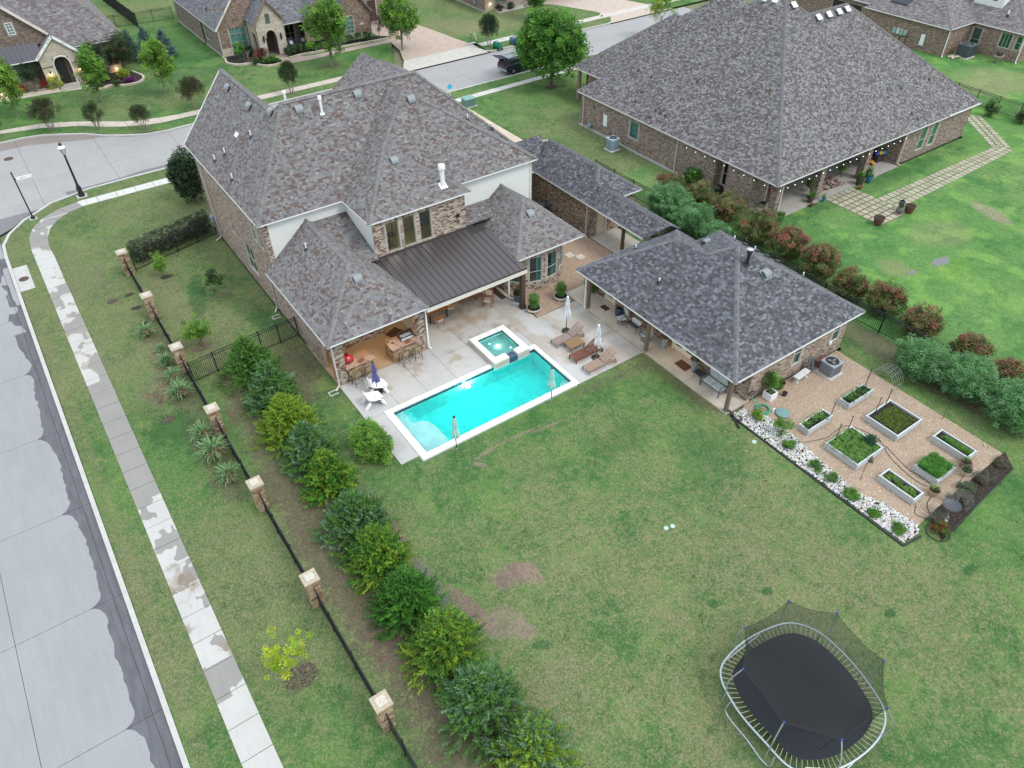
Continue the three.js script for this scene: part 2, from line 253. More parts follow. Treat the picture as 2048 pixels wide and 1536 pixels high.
function kerb(pts, w = 0.17) { // a raised edge swept along a line of the ground
  const b = new GB(); for (let i = 0; i + 1 < pts.length; i++) { const [ax, az] = pts[i], [bx, bz] = pts[i + 1], L = Math.hypot(bx - ax, bz - az); b.box((ax + bx) / 2, -0.085, (az + bz) / 2, L + 0.06, 0.19 + 0.002 * (i % 2), w, -Math.atan2(bz - az, bx - ax)); } struct('kerb', b, kerbM);
}
kerb([[-3.86, 4], [-3.86, -50], [-3.84, -62], [-3.75, -63.9], [-3.1, -65.6], [-1.8, -67.3], [0.6, -69.2], [3.7, -70.05], [7, -70.15], [11.4, -70.15], [40, -70.7], [84, -70.85]], 0.22);
kerb([[-16, -85.35], [-1.1, -85.3], [1, -85.2], [2.4, -84.9], [4, -84], [5.9, -82.8], [7.6, -81.1], [9.4, -79.8], [11, -79], [12.8, -78.65], [25, -79.1], [39.2, -79.1], [40, -79.6], [40.2, -80.4]], 0.22);
kerb([[51.2, -80.6], [51.3, -79.7], [52.2, -79.15], [70.6, -79.05], [71.8, -79.6]], 0.22);
for (const [x, z, r, l] of [[-1, -81.1, 0.42, 'round iron manhole cover in the bulge of the front street'], [-3.25, -57.8, 0.34, 'rusty round inlet lid set in the concrete slab by the kerb']]) {
  const y = z < -60 ? -0.12 : 0.012, g = new GB().lathe([[0, 0.02], [r * 0.9, 0.02], [r, 0.012], [r, 0]], x, y, z, 24); for (let k = 0; k < 6; k++) g.box(x, y + 0.02, z + (k - 2.5) * r * 0.25, r * 1.1, 0.012, 0.03);
  single('manhole_cover', l, 'manhole cover', g, mat('rusty_iron', [0.11, 0.07, 0.055], 0.8, { map: rep(stoneMap, 0.3) }), x, z);
}
part(struct('storm_inlet', new GB().slab(rect(-3.72, -2.75, -59.8, -56.1), -0.06, 0.012), concrete('slab_concrete', [0.44, 0.43, 0.41])), 'throat', new GB().bx(-3.98, -3.74, -0.1, -0.02, -59.2, -56.7), darkIn);

// pavements: every slab its own piece
const walk_map = placed(256, 2048, -2.4, -70, -0.4, 4, (x, z) => {
  const n = fbm(x * 1.1 + 4, z * 0.75, 3), blot = z < -52 ? 0.52 : z < -42.6 ? 0.5 : z < -31.4 ? 2 : z < -26.6 ? 0.44 : z < -20.4 ? 0.3 : z < -18.6 ? 0.55 : 0.1, st = z > -26.6 && z < -20.4 ? sst(0.5, 0.75, fbm(x * 1.3, z * 1.1 + 8, 4)) : 0;
  const c = n > blot ? [0.43, 0.425, 0.41] : z < -42 && z > -64 && n > blot - 0.05 ? [0.34, 0.31, 0.26] : [0.24, 0.232, 0.22]; return grain(mixc(c, [0.2, 0.15, 0.1], st * 0.8), x * 2, z * 2);
});
const walkM = mat('pavement', [1, 1, 1], 0.8, { map: walk_map, ...roadBump }), walkC = concrete('pavement_concrete', [0.5, 0.48, 0.44]), walkP = concrete('pavement_pink', [0.5, 0.44, 0.38]);
function pavement(name, strip, m, y = 0.02) { // strip: pairs of edge points [ [xa, za], [xb, zb] ], one slab between each two
  const b = new GB(); for (let i = 0; i + 1 < strip.length; i++) b.slab([strip[i][0], strip[i][1], strip[i + 1][1], strip[i + 1][0]], y - 0.08, y - 0.02);
  const r = struct(name, b, jointM);
  for (let i = 0; i + 1 < strip.length; i++) {
    const q = [strip[i][0], strip[i][1], strip[i + 1][1], strip[i + 1][0]], c = [(q[0][0] + q[2][0]) / 2, (q[0][1] + q[2][1]) / 2], s = q.map((p) => { const d = Math.hypot(p[0] - c[0], p[1] - c[1]); return [p[0] + (c[0] - p[0]) / d * 0.02, p[1] + (c[1] - p[1]) / d * 0.02]; });
    const g = new GB().slab(s, y - 0.06, y + R(-0.004, 0.006)).geo(); if (m.map.userData.frame) groundUV(g, m.map.userData.frame); part(r, 'slab', g, m);
  }
}
{ const st = []; for (let z = 4; z > -61; z -= 1.52) st.push([[-2.1, z], [-0.8, z]]);
  st.push([[-2.1, -62], [-0.85, -61.6]], [[-1.95, -63.9], [-0.7, -63.1]], [[-1.45, -65.4], [-0.3, -64.5]], [[-0.5, -66.7], [0.5, -65.7]], [[0.9, -67.6], [1.5, -66.5]], [[2.4, -68.0], [2.7, -66.85]]);
  pavement('pavement', st, walkM);
  const s2 = []; for (let x = 2.42; x < 60; x += 1.55) s2.push([[x, -68.08 - 0.016 * Math.max(0, x - 11)], [x, -66.95 - 0.022 * Math.max(0, x - 11)]]); pavement('pavement', s2, concrete('pavement_light', [0.52, 0.51, 0.49]));
  const s3 = [[-16, -88.7, -87.7], [-9, -88.6, -87.6], [-5, -88.5, -87.6], [-0.8, -88.4, -87.5], [1, -88.2, -87.1], [2.7, -87.9, -86.7], [4.4, -87.2, -85.8], [6, -86.3, -85], [8, -84.9, -83.2], [10, -83.4, -81.9], [11.5, -82.7, -81.2], [13.1, -82.3, -80.8]]; for (let x = 15; x <= 39.5; x += 1.75) s3.push([x, -82.0, -80.8]); pavement('pavement', s3.map(([x, a, b]) => [[x, a], [x, b]]), walkP);
  const s4 = []; for (let x = 52; x <= 96; x += 1.75) s4.push([[x, -82.4], [x, -81.2]]); pavement('pavement', s4, walkC);
}
{ // drives and front paths
  pavement('driveway', [[[39.6, -78.95], [51.4, -78.95]], [[40.6, -80.7], [51.2, -80.7]], [[41.6, -82.4], [51.4, -82.4]]], concrete('drive_apron', [0.46, 0.44, 0.4]));
  pavement('driveway', [[[41.6, -82.45], [51.4, -82.45]], [[43, -86], [50.8, -86]], [[43.6, -89.6], [50.4, -90]], [[43.4, -94], [49.8, -94]], [[43, -99], [49.5, -99]], [[43, -112], [49, -112]]], concrete('drive_pink', [0.42, 0.33, 0.27]));
  pavement('driveway', [[[70.8, -78.85], [82, -78.85]], [[72.4, -81], [81, -81]], [[72.4, -84], [80, -84]], [[70, -90], [78, -90]], [[62, -100], [74, -100]]], concrete('drive_tan', [0.46, 0.38, 0.32]));
  pavement('driveway', [[[29.6, -70.2], [40, -70.4]], [[30, -66], [40, -66]], [[30, -62], [40, -62]], [[30, -58], [40, -58]], [[34, -52], [40, -53]], [[34, -47], [40, -47.5]]], concrete('drive_sand', [0.52, 0.44, 0.34]));
  pavement('front_path', [[[-6, -98.2], [-6, -96.9]], [[-3, -97.9], [-3, -96.8]], [[0.4, -97.9], [0.4, -96.7]], [[2.4, -97.8], [2.4, -96.5]], [[4.5, -97.7], [4.5, -96.4]], [[6.6, -97.4], [6.6, -96.1]], [[8.5, -97.2], [8.5, -95.6]]], concrete('path_concrete', [0.5, 0.46, 0.42]));
  pavement('front_path', [[[29.4, -93.2], [31, -93.2]], [[29.8, -91.6], [31.4, -92]], [[30.2, -89.7], [32.6, -91]], [[32.6, -89.4], [34, -90.7]], [[36, -89.4], [36, -90.6]], [[39, -89.4], [39, -90.6]], [[43.6, -89.3], [43.6, -90.4]]], concrete('path_pink', [0.4, 0.32, 0.27]));
}

// ---------------------------------------------------------------- pool deck, pool and spa
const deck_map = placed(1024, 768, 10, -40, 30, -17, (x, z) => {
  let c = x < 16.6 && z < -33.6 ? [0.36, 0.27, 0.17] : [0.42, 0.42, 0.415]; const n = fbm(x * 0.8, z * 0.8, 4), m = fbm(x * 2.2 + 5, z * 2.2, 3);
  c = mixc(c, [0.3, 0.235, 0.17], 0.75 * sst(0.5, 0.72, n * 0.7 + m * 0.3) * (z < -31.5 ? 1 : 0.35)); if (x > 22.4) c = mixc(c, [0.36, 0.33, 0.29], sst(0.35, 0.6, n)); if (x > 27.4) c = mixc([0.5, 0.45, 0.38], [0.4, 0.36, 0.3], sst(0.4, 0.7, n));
  return grain(c, x * 1.5, z * 1.5);
});
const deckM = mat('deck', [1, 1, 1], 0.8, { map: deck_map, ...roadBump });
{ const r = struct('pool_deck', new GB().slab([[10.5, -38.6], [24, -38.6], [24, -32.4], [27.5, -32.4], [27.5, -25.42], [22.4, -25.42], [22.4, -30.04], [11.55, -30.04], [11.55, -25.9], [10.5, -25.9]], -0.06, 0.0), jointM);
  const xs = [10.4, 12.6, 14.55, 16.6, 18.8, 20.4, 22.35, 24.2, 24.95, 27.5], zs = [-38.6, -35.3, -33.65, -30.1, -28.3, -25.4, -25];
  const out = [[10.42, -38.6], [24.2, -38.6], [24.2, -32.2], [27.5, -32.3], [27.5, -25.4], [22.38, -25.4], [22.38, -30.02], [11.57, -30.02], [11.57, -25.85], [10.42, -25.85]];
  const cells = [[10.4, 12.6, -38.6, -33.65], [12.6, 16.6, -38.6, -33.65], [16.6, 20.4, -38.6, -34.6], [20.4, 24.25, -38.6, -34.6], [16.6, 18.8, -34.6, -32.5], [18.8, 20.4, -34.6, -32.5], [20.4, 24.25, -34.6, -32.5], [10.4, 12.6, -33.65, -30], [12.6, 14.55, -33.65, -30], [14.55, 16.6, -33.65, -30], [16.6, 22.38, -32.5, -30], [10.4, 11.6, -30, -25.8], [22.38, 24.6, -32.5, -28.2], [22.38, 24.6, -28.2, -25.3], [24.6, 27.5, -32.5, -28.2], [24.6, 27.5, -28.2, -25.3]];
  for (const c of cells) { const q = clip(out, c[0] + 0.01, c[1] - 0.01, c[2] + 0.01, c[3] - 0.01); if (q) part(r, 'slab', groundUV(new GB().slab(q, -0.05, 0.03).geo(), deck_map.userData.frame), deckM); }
  const g = struct('guest_patio', new GB().slab(rect(27.56, 29.5, -33.4, -18.42), -0.1, 0.04), jointM);
  for (const [a, b] of [[-33.4, -30.0], [-30.0, -25.3], [-25.3, -21.8], [-21.8, -18.4]]) part(g, 'slab', groundUV(new GB().slab(rect(27.54, 29.5, a + 0.01, b - 0.01), -0.09, 0.075).geo(), deck_map.userData.frame), deckM);
  const w = struct('covered_walk', new GB().slab(rect(33.7, 36.4, -38.3, -31.8), -0.06, 0.02), jointM);
  for (const [a, b, c, d] of [[33.7, 35.2, -38.2, -36], [35.2, 36.4, -38.2, -36], [33.7, 36.4, -36, -33.8], [33.7, 36.4, -33.8, -31.8]]) part(w, 'slab', new GB().bx(a + 0.01, b - 0.01, -0.05, 0.04, c + 0.01, d - 0.01), concrete('walk_slab', [0.45, 0.42, 0.38]));
}
const coping = mat('coping_stone', [0.74, 0.73, 0.7], 0.75, { map: rep(cloudy, 1.3), bumpMap: grit, bumpScale: 0.004 }), plaster = mat('pool_plaster', [0.8, 0.86, 0.84], 0.8, { map: rep(cloudy, 2) });
const tileM = mat('waterline_tile', [0.03, 0.07, 0.13], 0.25, { map: rep(stoneMap, 0.25) });
const waterBump = greyMap(256, 256, (x, y) => { const w = (k) => Math.sin(x * Math.PI / 128 * k + 1.7 * Math.sin(y * Math.PI / 128 * 3)) * Math.sin(y * Math.PI / 128 * k + 1.3 * Math.sin(x * Math.PI / 128 * 2)); return 0.5 + 0.18 * w(5) + 0.16 * w(9) + 0.12 * w(16); });
const water = mat('pool_water', [1, 1, 1], 0.02, { transmission: 1, thickness: 1, ior: 1.33, attenuationColor: new THREE.Color().setRGB(0.035, 0.93, 0.92), attenuationDistance: 2.3, bumpMap: rep(waterBump, 2.4), bumpScale: 0.006 });
const pool = thing('swimming_pool', 'long rectangular turquoise swimming pool with pale stone coping and a tanning ledge', 'swimming pool', 17, -27.8);
{ const x0 = 11.97, x1 = 22.12, z0 = -29.72, z1 = -25.82;
  const sh = new GB(); sh.bx(x0 - 0.2, x1 + 0.2, -2.2, -2.0, z0 - 0.2, z1 + 0.2).bx(x0 - 0.2, x0, -2, -0.03, z0 - 0.2, z1 + 0.2).bx(x1, x1 + 0.2, -2, -0.03, z0 - 0.2, z1 + 0.2).bx(x0, x1, -2, -0.03, z0 - 0.2, z0).bx(x0, x1, -2, -0.03, z1, z1 + 0.2);
  part(pool, 'shell', sh, plaster);
  const led = new GB().slab([[x0 - 0.01, z1 + 0.01], [13.62, z1 + 0.01], [13.55, -27.6], [13.38, -28.2], [13.05, -28.42], [12.55, -28.5], [x0 - 0.01, -28.5]], -2, -0.3); part(pool, 'tanning_ledge', led, plaster);
  for (let k = 0; k < 3; k++) part(pool, 'step', new GB().bx(x0 - 0.01, 12.62 + 0.27 * k, -2, -0.35 - 0.3 * k - 0.003, z0 - 0.01, -28.49), plaster);
  part(pool, 'corner_bench', new GB().slab([[x1 + 0.01, z1 + 0.01], [x1 + 0.01, z1 - 0.75], [x1 - 0.5, z1 - 0.5], [x1 - 0.7, z1 + 0.01]], -2, -0.45), plaster);
  part(pool, 'waterline_tile', new GB().bx(x0, x1, -0.28, -0.035, z0 - 0.01, z0 + 0.012).bx(x0, x1, -0.28, -0.035, z1 - 0.012, z1 + 0.01).bx(x0 - 0.01, x0 + 0.012, -0.28, -0.035, z0 + 0.02, z1 - 0.02).bx(x1 - 0.012, x1 + 0.01, -0.28, -0.035, z0 + 0.02, z1 - 0.02), tileM);
  part(pool, 'water', new GB().bx(x0 - 0.008, x1 + 0.008, -2.01, -0.1, z0 - 0.008, z1 + 0.008), water);
  const n = 17, L = (22.4 - 11.55) / n; // coping stones
  for (let k = 0; k < n; k++) for (const [a, b] of [[-30.05, z0], [z1, -25.4]]) if (!(a < -29 && 11.55 + (k + 0.5) * L > 19.0 && 11.55 + (k + 0.5) * L < 21.7)) part(pool, 'coping_stone', new GB().rbox(11.55 + (k + 0.5) * L, 0.03, (a + b) / 2, L - 0.012, 0.09, b - a, 0.012), coping);
  for (let k = 0; k < 6; k++) for (const [a, b] of [[11.55, x0], [x1, 22.4]]) part(pool, 'coping_stone', new GB().rbox((a + b) / 2, 0.032, z0 + (k + 0.5) * 0.65, b - a, 0.09, 0.638, 0.012), coping);
  const lampM = mat('pool_lamp', [0.8, 0.85, 0.85], 0.4, { emissive: new THREE.Color(1, 1, 0.92), emissiveIntensity: 5 });
  part(pool, 'pool_light', new GB().add(new THREE.SphereGeometry(0.1, 14, 8), M4().makeScale(1, 1, 0.35).setPosition(16.99, -0.55, z0 + 0.03)), lampM);
  const l = new THREE.PointLight(new THREE.Color(0.95, 1, 0.9), 7); l.position.set(16.99, -0.56, z0 + 0.28); l.shadow.radius = 5; l.castShadow = true; scene.add(l);
}
const spa = thing('hot_tub', 'raised square spa with a white stone rim spilling into the pool', 'hot tub', 20.3, -31);
{ const X0 = 18.98, X1 = 21.68, Z0 = -32.5, Z1 = -29.52, x0 = 19.38, x1 = 21.28, z0 = -32.1, z1 = -30.05, y = 0.36;
  const b = new GB(); b.bx(X0 + 0.04, X1 - 0.04, -0.4, -0.3, Z0 + 0.04, Z1 - 0.04).bx(X0 + 0.03, x0, -0.3, y, Z0 + 0.03, Z1 - 0.02).bx(x1, X1 - 0.03, -0.3, y, Z0 + 0.03, Z1 - 0.02).bx(x0, x1, -0.3, y, Z0 + 0.03, z0).bx(x0, 20.1, -0.3, y, z1, Z1 - 0.02).bx(20.72, x1, -0.3, y, z1, Z1 - 0.02).bx(20.1, 20.72, -0.3, y - 0.09, z1, Z1 - 0.02);
  part(spa, 'shell', b, plaster); part(spa, 'bench', new GB().bx(x0 - 0.01, x1 + 0.01, -0.28, 0.0, z0 - 0.01, z0 + 0.45).bx(x0 - 0.01, x0 + 0.45, -0.28, 0.0, z0 + 0.45, z1 + 0.01).bx(x1 - 0.45, x1 + 0.01, -0.28, 0.0, z0 + 0.45, z1 + 0.01), plaster);
  part(spa, 'water', new GB().bx(x0 - 0.006, x1 + 0.006, -0.3, y - 0.06, z0 - 0.006, z1 + 0.006), water);
  part(spa, 'waterline_tile', new GB().bx(x0, x1, y - 0.15, y, z0 - 0.01, z0 + 0.01).bx(x0 - 0.01, x0 + 0.01, y - 0.15, y, z0 + 0.02, z1).bx(x1 - 0.01, x1 + 0.01, y - 0.15, y, z0 + 0.02, z1), tileM);
  part(spa, 'spillway', new GB().bx(20.1, 20.72, -0.09, y - 0.075, Z1 - 0.03, Z1 - 0.005).bx(20.1, 20.72, y - 0.09, y - 0.07, z1, Z1 - 0.03), mat('spill_tile', [0.05, 0.09, 0.17], 0.2, { map: rep(stoneMap, 0.2) }));
  for (const [a, c, d, e, n, ax] of [[X0, X1, Z0, z0, 4, 0], [X0, x0, z0, Z1, 4, 1], [x1, X1, z0, Z1, 4, 1], [x0, 20.1, z1, Z1, 1, 0], [20.72, x1, z1, Z1, 1, 0]]) for (let k = 0; k < n; k++) { const w = ax ? c - a : (c - a) / n, h = ax ? (e - d) / n : e - d; part(spa, 'rim_stone', new GB().rbox(a + (ax ? w / 2 : (k + 0.5) * w), y + 0.04, d + (ax ? (k + 0.5) * h : h / 2), w - 0.01, 0.08, h - 0.01, 0.012), coping); }
  const face = (x, z, len, ax) => { for (let r = 0; r < 4; r++) { let u = 0; while (u < len - 0.02) { const w = Math.min(R(0.16, 0.4), len - u); if (w > 0.03) part(spa, 'stone', new GB().rbox(x + (ax ? 0 : u + w / 2), -0.02 + 0.09 * (r + 0.5) + (r ? 0 : 0), z + (ax ? u + w / 2 : 0), ax ? R(0.03, 0.06) : w - 0.008, 0.082, ax ? w - 0.008 : R(0.03, 0.06), 0.008), pick(ledge)); u += w; } } };
  const ledge = [mat('ledge_a', [0.62, 0.6, 0.56], 0.85, { map: rep(stoneMap, 0.5) }), mat('ledge_b', [0.54, 0.52, 0.48], 0.85, { map: rep(stoneMap, 0.5) }), mat('ledge_c', [0.62, 0.6, 0.56], 0.85, { map: rep(stoneMap, 0.5) })];
  face(X0 + 0.02, Z0 + 0.04, Z1 - Z0 - 0.06, 1); face(X0 + 0.04, Z1 - 0.0, 20.1 - X0 - 0.06, 0); face(20.72, Z1 - 0.0, X1 - 20.72 - 0.04, 0);
  const warm = mat('spa_lamp', [0.8, 0.8, 0.7], 0.4, { emissive: new THREE.Color(1, 0.9, 0.65), emissiveIntensity: 2.2 });
  for (const [x, z, ty] of [[20.0, -31.64, 0.02], [20.5, -31.5, -0.27], [20.9, -30.55, 0.02]]) { part(spa, 'spa_light', new GB().sphere(x, ty, z, 0.07, 0.4), warm); }
  const l = new THREE.PointLight(new THREE.Color(1, 0.93, 0.72), 0.9); l.position.set(20.3, 0.12, -31.1); l.shadow.radius = 4; l.castShadow = true; scene.add(l);
}

// ---------------------------------------------------------------- building kit
const brickGeo = new GB().box(0, 0, 0.5, 1, 1, 1).geo(); // unit brick: x along the wall, y up, z out of the wall
const shingleGeo = (() => { const g = new THREE.BoxGeometry(1, 1, 1); const p = g.attributes.position; for (let i = 0; i < p.count; i++) { p.setZ(i, p.getZ(i) + 0.5); if (p.getY(i) > 0) p.setZ(i, p.getZ(i) * 0.25); } g.computeVertexNormals(); return boxUV(g.toNonIndexed()); })(); // thick at its lower edge
const shingleM = mat('asphalt_shingle', [1, 1, 1], 0.92, { map: rep(cloudy, 1.5), specularIntensity: 0.5 }), brickM = mat('brick_clay', [1, 1, 1], 0.9, { map: rep(stoneMap, 0.7) });
const mixPal = (pal) => { let t = 0; const r = rnd(); for (const [w, c] of pal) { t += w; if (r <= t) { const k = R(0.84, 1.16); return [c[0] * k, c[1] * k, c[2] * k]; } } return pal[0][1]; };
// the face of a wall: o = [x, z] of its start, d = unit direction along it, out = which side is outdoors
const face = (ox, oz, dx, dz, flip) => { const L = Math.hypot(dx, dz); dx /= L; dz /= L; return { ox, oz, dx, dz, nx: flip ? -dz : dz, nz: flip ? dx : -dx }; };
const wallM4 = (W, u, y, n, sx, sy, sz) => { // unit box to a place on a wall
  const m = M4(); m.makeBasis(V3(W.dx * sx, 0, W.dz * sx), V3(0, sy, 0), V3(W.nx * sz, 0, W.nz * sz)); m.setPosition(W.ox + W.dx * u + W.nx * n, y, W.oz + W.dz * u + W.nz * n); return m;
};
const unitBox = new THREE.BoxGeometry(1, 1, 1).toNonIndexed();
const right = (W) => W.dx * W.nz - W.dz * W.nx < 0; // does u, up, n keep the turn of the axes
GB.prototype.wb = function (W, u0, u1, y0, y1, n0, n1) { // a box on a wall
  const g = unitBox.clone(), m = wallM4(W, (u0 + u1) / 2, (y0 + y1) / 2, (n0 + n1) / 2, u1 - u0, y1 - y0, n1 - n0); g.applyMatrix4(m);
  if (m.determinant() < 0) { const p = g.attributes.position.array; for (let i = 0; i < p.length; i += 9) for (let k = 0; k < 3; k++) { const t = p[i + 3 + k]; p[i + 3 + k] = p[i + 6 + k]; p[i + 6 + k] = t; } }
  g.computeVertexNormals(); return this.add(g);
};
const inPoly = (P, x, z) => { let c = false; for (let i = 0, j = P.length - 1; i < P.length; j = i++) if ((P[i][2] > z) !== (P[j][2] > z) && x < (P[j][0] - P[i][0]) * (z - P[i][2]) / (P[j][2] - P[i][2]) + P[i][0]) c = !c; return c; };

// a wall with openings [u0, u1, y0, y1], clad in single bricks (or left plain); top(u) bounds a gable
function wall(h, W, len, y0, y1, o = {}) {
  const op = o.open ?? [], us = [...new Set([0, len, ...op.flatMap((q) => [q[0], q[1]])])].sort((a, b) => a - b), ys = [...new Set([y0, y1, ...op.flatMap((q) => [q[2], q[3]])])].filter((y) => y >= y0 && y <= y1).sort((a, b) => a - b), b = new GB();
  for (let i = 0; i + 1 < us.length; i++) { let s = null; for (let j = 0; j + 1 < ys.length; j++) { const u = (us[i] + us[i + 1]) / 2, y = (ys[j] + ys[j + 1]) / 2, hole = op.some((q) => u > q[0] && u < q[1] && y > q[2] && y < q[3]); if (!hole) { if (s === null) s = ys[j]; } if (hole || j + 2 === ys.length) { const e = hole ? ys[j] : ys[j + 1]; if (s !== null && e > s) b.wb(W, us[i], us[i + 1], s, e, -0.18, 0); s = null; } } }
  if (o.gable) { const P = o.gable.map(([u, y]) => [W.ox + W.dx * u, y, W.oz + W.dz * u]); b.poly(P); }
  const m = part(h, 'wall', b, o.m ?? mat('mortar', [0.46, 0.42, 0.37], 0.95, { map: rep(cloudy, 2) }));
  if (!o.pal) return m;
  const L = [], top = o.top ?? (() => y1), bw = 0.2, bh = 0.062, gp = 0.011, dim = o.dim ?? 0.01;
  for (let r = 0, y = y0 + bh / 2; y < (o.ymax ?? y1); r++, y += bh + gp) for (let u = (r & 1) ? -bw / 2 : 0; u < len; u += bw + gp) {
    const a = Math.max(u, 0), e = Math.min(u + bw, len), c = (a + e) / 2; if (e - a < 0.04 || y > top(c)) continue;
    if (op.some((q) => e > q[0] && a < q[1] && y + bh / 2 > q[2] - (q[4] ?? 0) && y - bh / 2 < q[3] + (q[5] ?? 0))) continue;
    L.push({ m: wallM4(W, c, y, 0, e - a, bh, dim * R(0.6, 1.2)), c: mixPal(o.pal) });
  }
  for (const q of op) { // soldier courses: bricks on end over (and under) an opening
    for (const [ya, yb] of [[q[3], q[3] + (q[5] ?? 0)], [q[2] - (q[4] ?? 0), q[2]]]) if (yb - ya > 0.05) for (let u = q[0] - 0.06; u < q[1] + 0.06; u += 0.073) L.push({ m: wallM4(W, u + 0.031, (ya + yb) / 2, 0, 0.062, yb - ya - 0.012, dim * 1.3), c: mixPal(o.pal) });
  }
  if (o.soldier) for (let u = 0.03; u < len; u += 0.073) L.push({ m: wallM4(W, u, o.soldier, 0, 0.062, 0.19, dim * 1.5), c: mixPal(o.pal) });
  scatter(m, 'brick', brickGeo.clone(), brickM, L); return m;
}
// a window in an opening: frame bars, panes between them, and what hangs behind
function windowIn(h, W, q, o = {}) {
  const [u0, u1, y0, y1] = q, f = o.f ?? 0.055, d = o.d ?? -0.06, b = new GB(), cols = o.cols ?? 1, rows = o.rows ?? [0.5], fm = o.m ?? mat('window_frame', [0.5, 0.47, 0.42], 0.6);
  b.wb(W, u0, u0 + f, y0, y1, d - 0.05, d + 0.03).wb(W, u1 - f, u1, y0, y1, d - 0.05, d + 0.03).wb(W, u0 + f, u1 - f, y0, y0 + f, d - 0.05, d + 0.03).wb(W, u0 + f, u1 - f, y1 - f, y1, d - 0.05, d + 0.03);
  const us = []; for (let k = 0; k <= cols; k++) us.push(u0 + f + (u1 - u0 - 2 * f) * k / cols); const ys = [y0 + f, ...rows.map((r) => y0 + (y1 - y0) * r), y1 - f];
  for (let k = 1; k < cols; k++) b.wb(W, us[k] - 0.018, us[k] + 0.018, y0 + f, y1 - f, d - 0.03, d + 0.015);
  for (let k = 1; k + 1 < ys.length; k++) b.wb(W, u0 + f, u1 - f, ys[k] - 0.018, ys[k] + 0.018, d - 0.032, d + 0.017);
  const w = part(h, 'window', b, fm);
  for (let i = 0; i < cols; i++) for (let j = 0; j + 1 < ys.length; j++) part(w, 'pane', new GB().wb(W, us[i] + 0.01, us[i + 1] - 0.01, ys[j] + 0.01, ys[j + 1] - 0.01, d - 0.012, d - 0.009), glass);
  if (o.sill) part(w, 'sill', new GB().wb(W, u0 - 0.08, u1 + 0.08, y0 - 0.09, y0 - 0.004, -0.05, 0.05), o.sill);
  if (o.curtain) { const g = new GB(); for (const [a, e] of o.curtain) for (let u = u0 + (u1 - u0) * a; u < u0 + (u1 - u0) * e - 0.02; u += 0.05) g.wb(W, u, u + 0.047, y0 - 0.05, y1 + 0.02, d - 0.2 + 0.03 * Math.sin(u * 60), d - 0.16 + 0.03 * Math.sin(u * 60)); part(w, 'curtain', g, o.cm ?? mat('curtain', [0.3, 0.42, 0.42], 0.9)); }
  if (o.blind) { const g = new GB(); for (let y = y0 + f; y < y1 - f; y += 0.06) g.wb(W, u0 + f, u1 - f, y, y + 0.05, d - 0.1, d - 0.085); part(w, 'blind', g, o.blind); }
  return w;
}
// a room behind windows, so that the eye does not look through an empty shell
function room(h, W, u0, u1, y0, y1, depth, c) { part(h, 'room', new GB().wb(W, u0, u1, y0, y1, -depth - 0.1, -depth).wb(W, u0, u1, y0 - 0.1, y0, -depth, -0.3).wb(W, u0 - 0.1, u0, y0, y1, -depth, -0.3).wb(W, u1, u1 + 0.1, y0, y1, -depth, -0.3).wb(W, u0, u1, y1, y1 + 0.1, -depth, -0.3), mat('room_' + c, c, 0.9)); }

// roofs: planar faces, each laid with single shingles where no other face of the house covers it
function planeOf(P) { let n = V3(); for (let i = 0; i < P.length; i++) { const a = P[i], b = P[(i + 1) % P.length]; n.x += (a[1] - b[1]) * (a[2] + b[2]); n.y += (a[2] - b[2]) * (a[0] + b[0]); n.z += (a[0] - b[0]) * (a[1] + b[1]); } n.normalize(); if (n.y < 0) n.negate(); return n; }
function roof(h, faces, pal, o = {}) {
  const b = new GB(), F = faces.map((P) => { const n = planeOf(P); return { P, n, at: (x, z) => P[0][1] - (n.x * (x - P[0][0]) + n.z * (z - P[0][2])) / n.y }; });
  for (const f of F) { b.poly(f.P); b.poly(f.P.map((p) => [p[0], p[1] - 0.05, p[2]]).reverse()); }
  const r = part(h, 'roof', b, mat('roof_felt_' + pal[0][1], pal[0][1].map((x) => x * 0.62), 0.95));
  const L = [], ex = o.ex ?? 0.14, tw = o.tw ?? 0.22;
  for (const f of F) {
    const n = f.n, up = V3(-n.x * n.y, 1 - n.y * n.y, -n.z * n.y).normalize(), u = V3().crossVectors(up, n).normalize(), P0 = V3(...f.P[0]); // up the slope, along it
    const q = f.P.map((p) => { const d = V3(...p).sub(P0); return [d.dot(u), d.dot(up)]; }), uA = Math.min(...q.map((p) => p[0])), uB = Math.max(...q.map((p) => p[0])), vA = Math.min(...q.map((p) => p[1])), vB = Math.max(...q.map((p) => p[1]));
    for (let v = vA + ex / 2; v < vB; v += ex) for (let x = uA - R(0, tw); x < uB;) {
      const w = tw * pick([0.55, 0.75, 0.9, 1, 1.15]), c = x + w / 2, p = P0.clone().addScaledVector(u, c).addScaledVector(up, v); x += w;
      if (!inPoly(f.P, p.x, p.z) || F.some((g) => g !== f && inPoly(g.P, p.x, p.z) && g.at(p.x, p.z) > p.y + 0.02)) continue;
      const m = M4().makeBasis(u.clone().multiplyScalar(w - 0.006), up.clone().multiplyScalar(ex), n.clone().multiplyScalar(R(0.016, 0.034))); m.setPosition(p); L.push({ m, c: mixPal(pal) });
    }
  }
  scatter(r, 'shingle', shingleGeo.clone(), shingleM, L); return r;
}
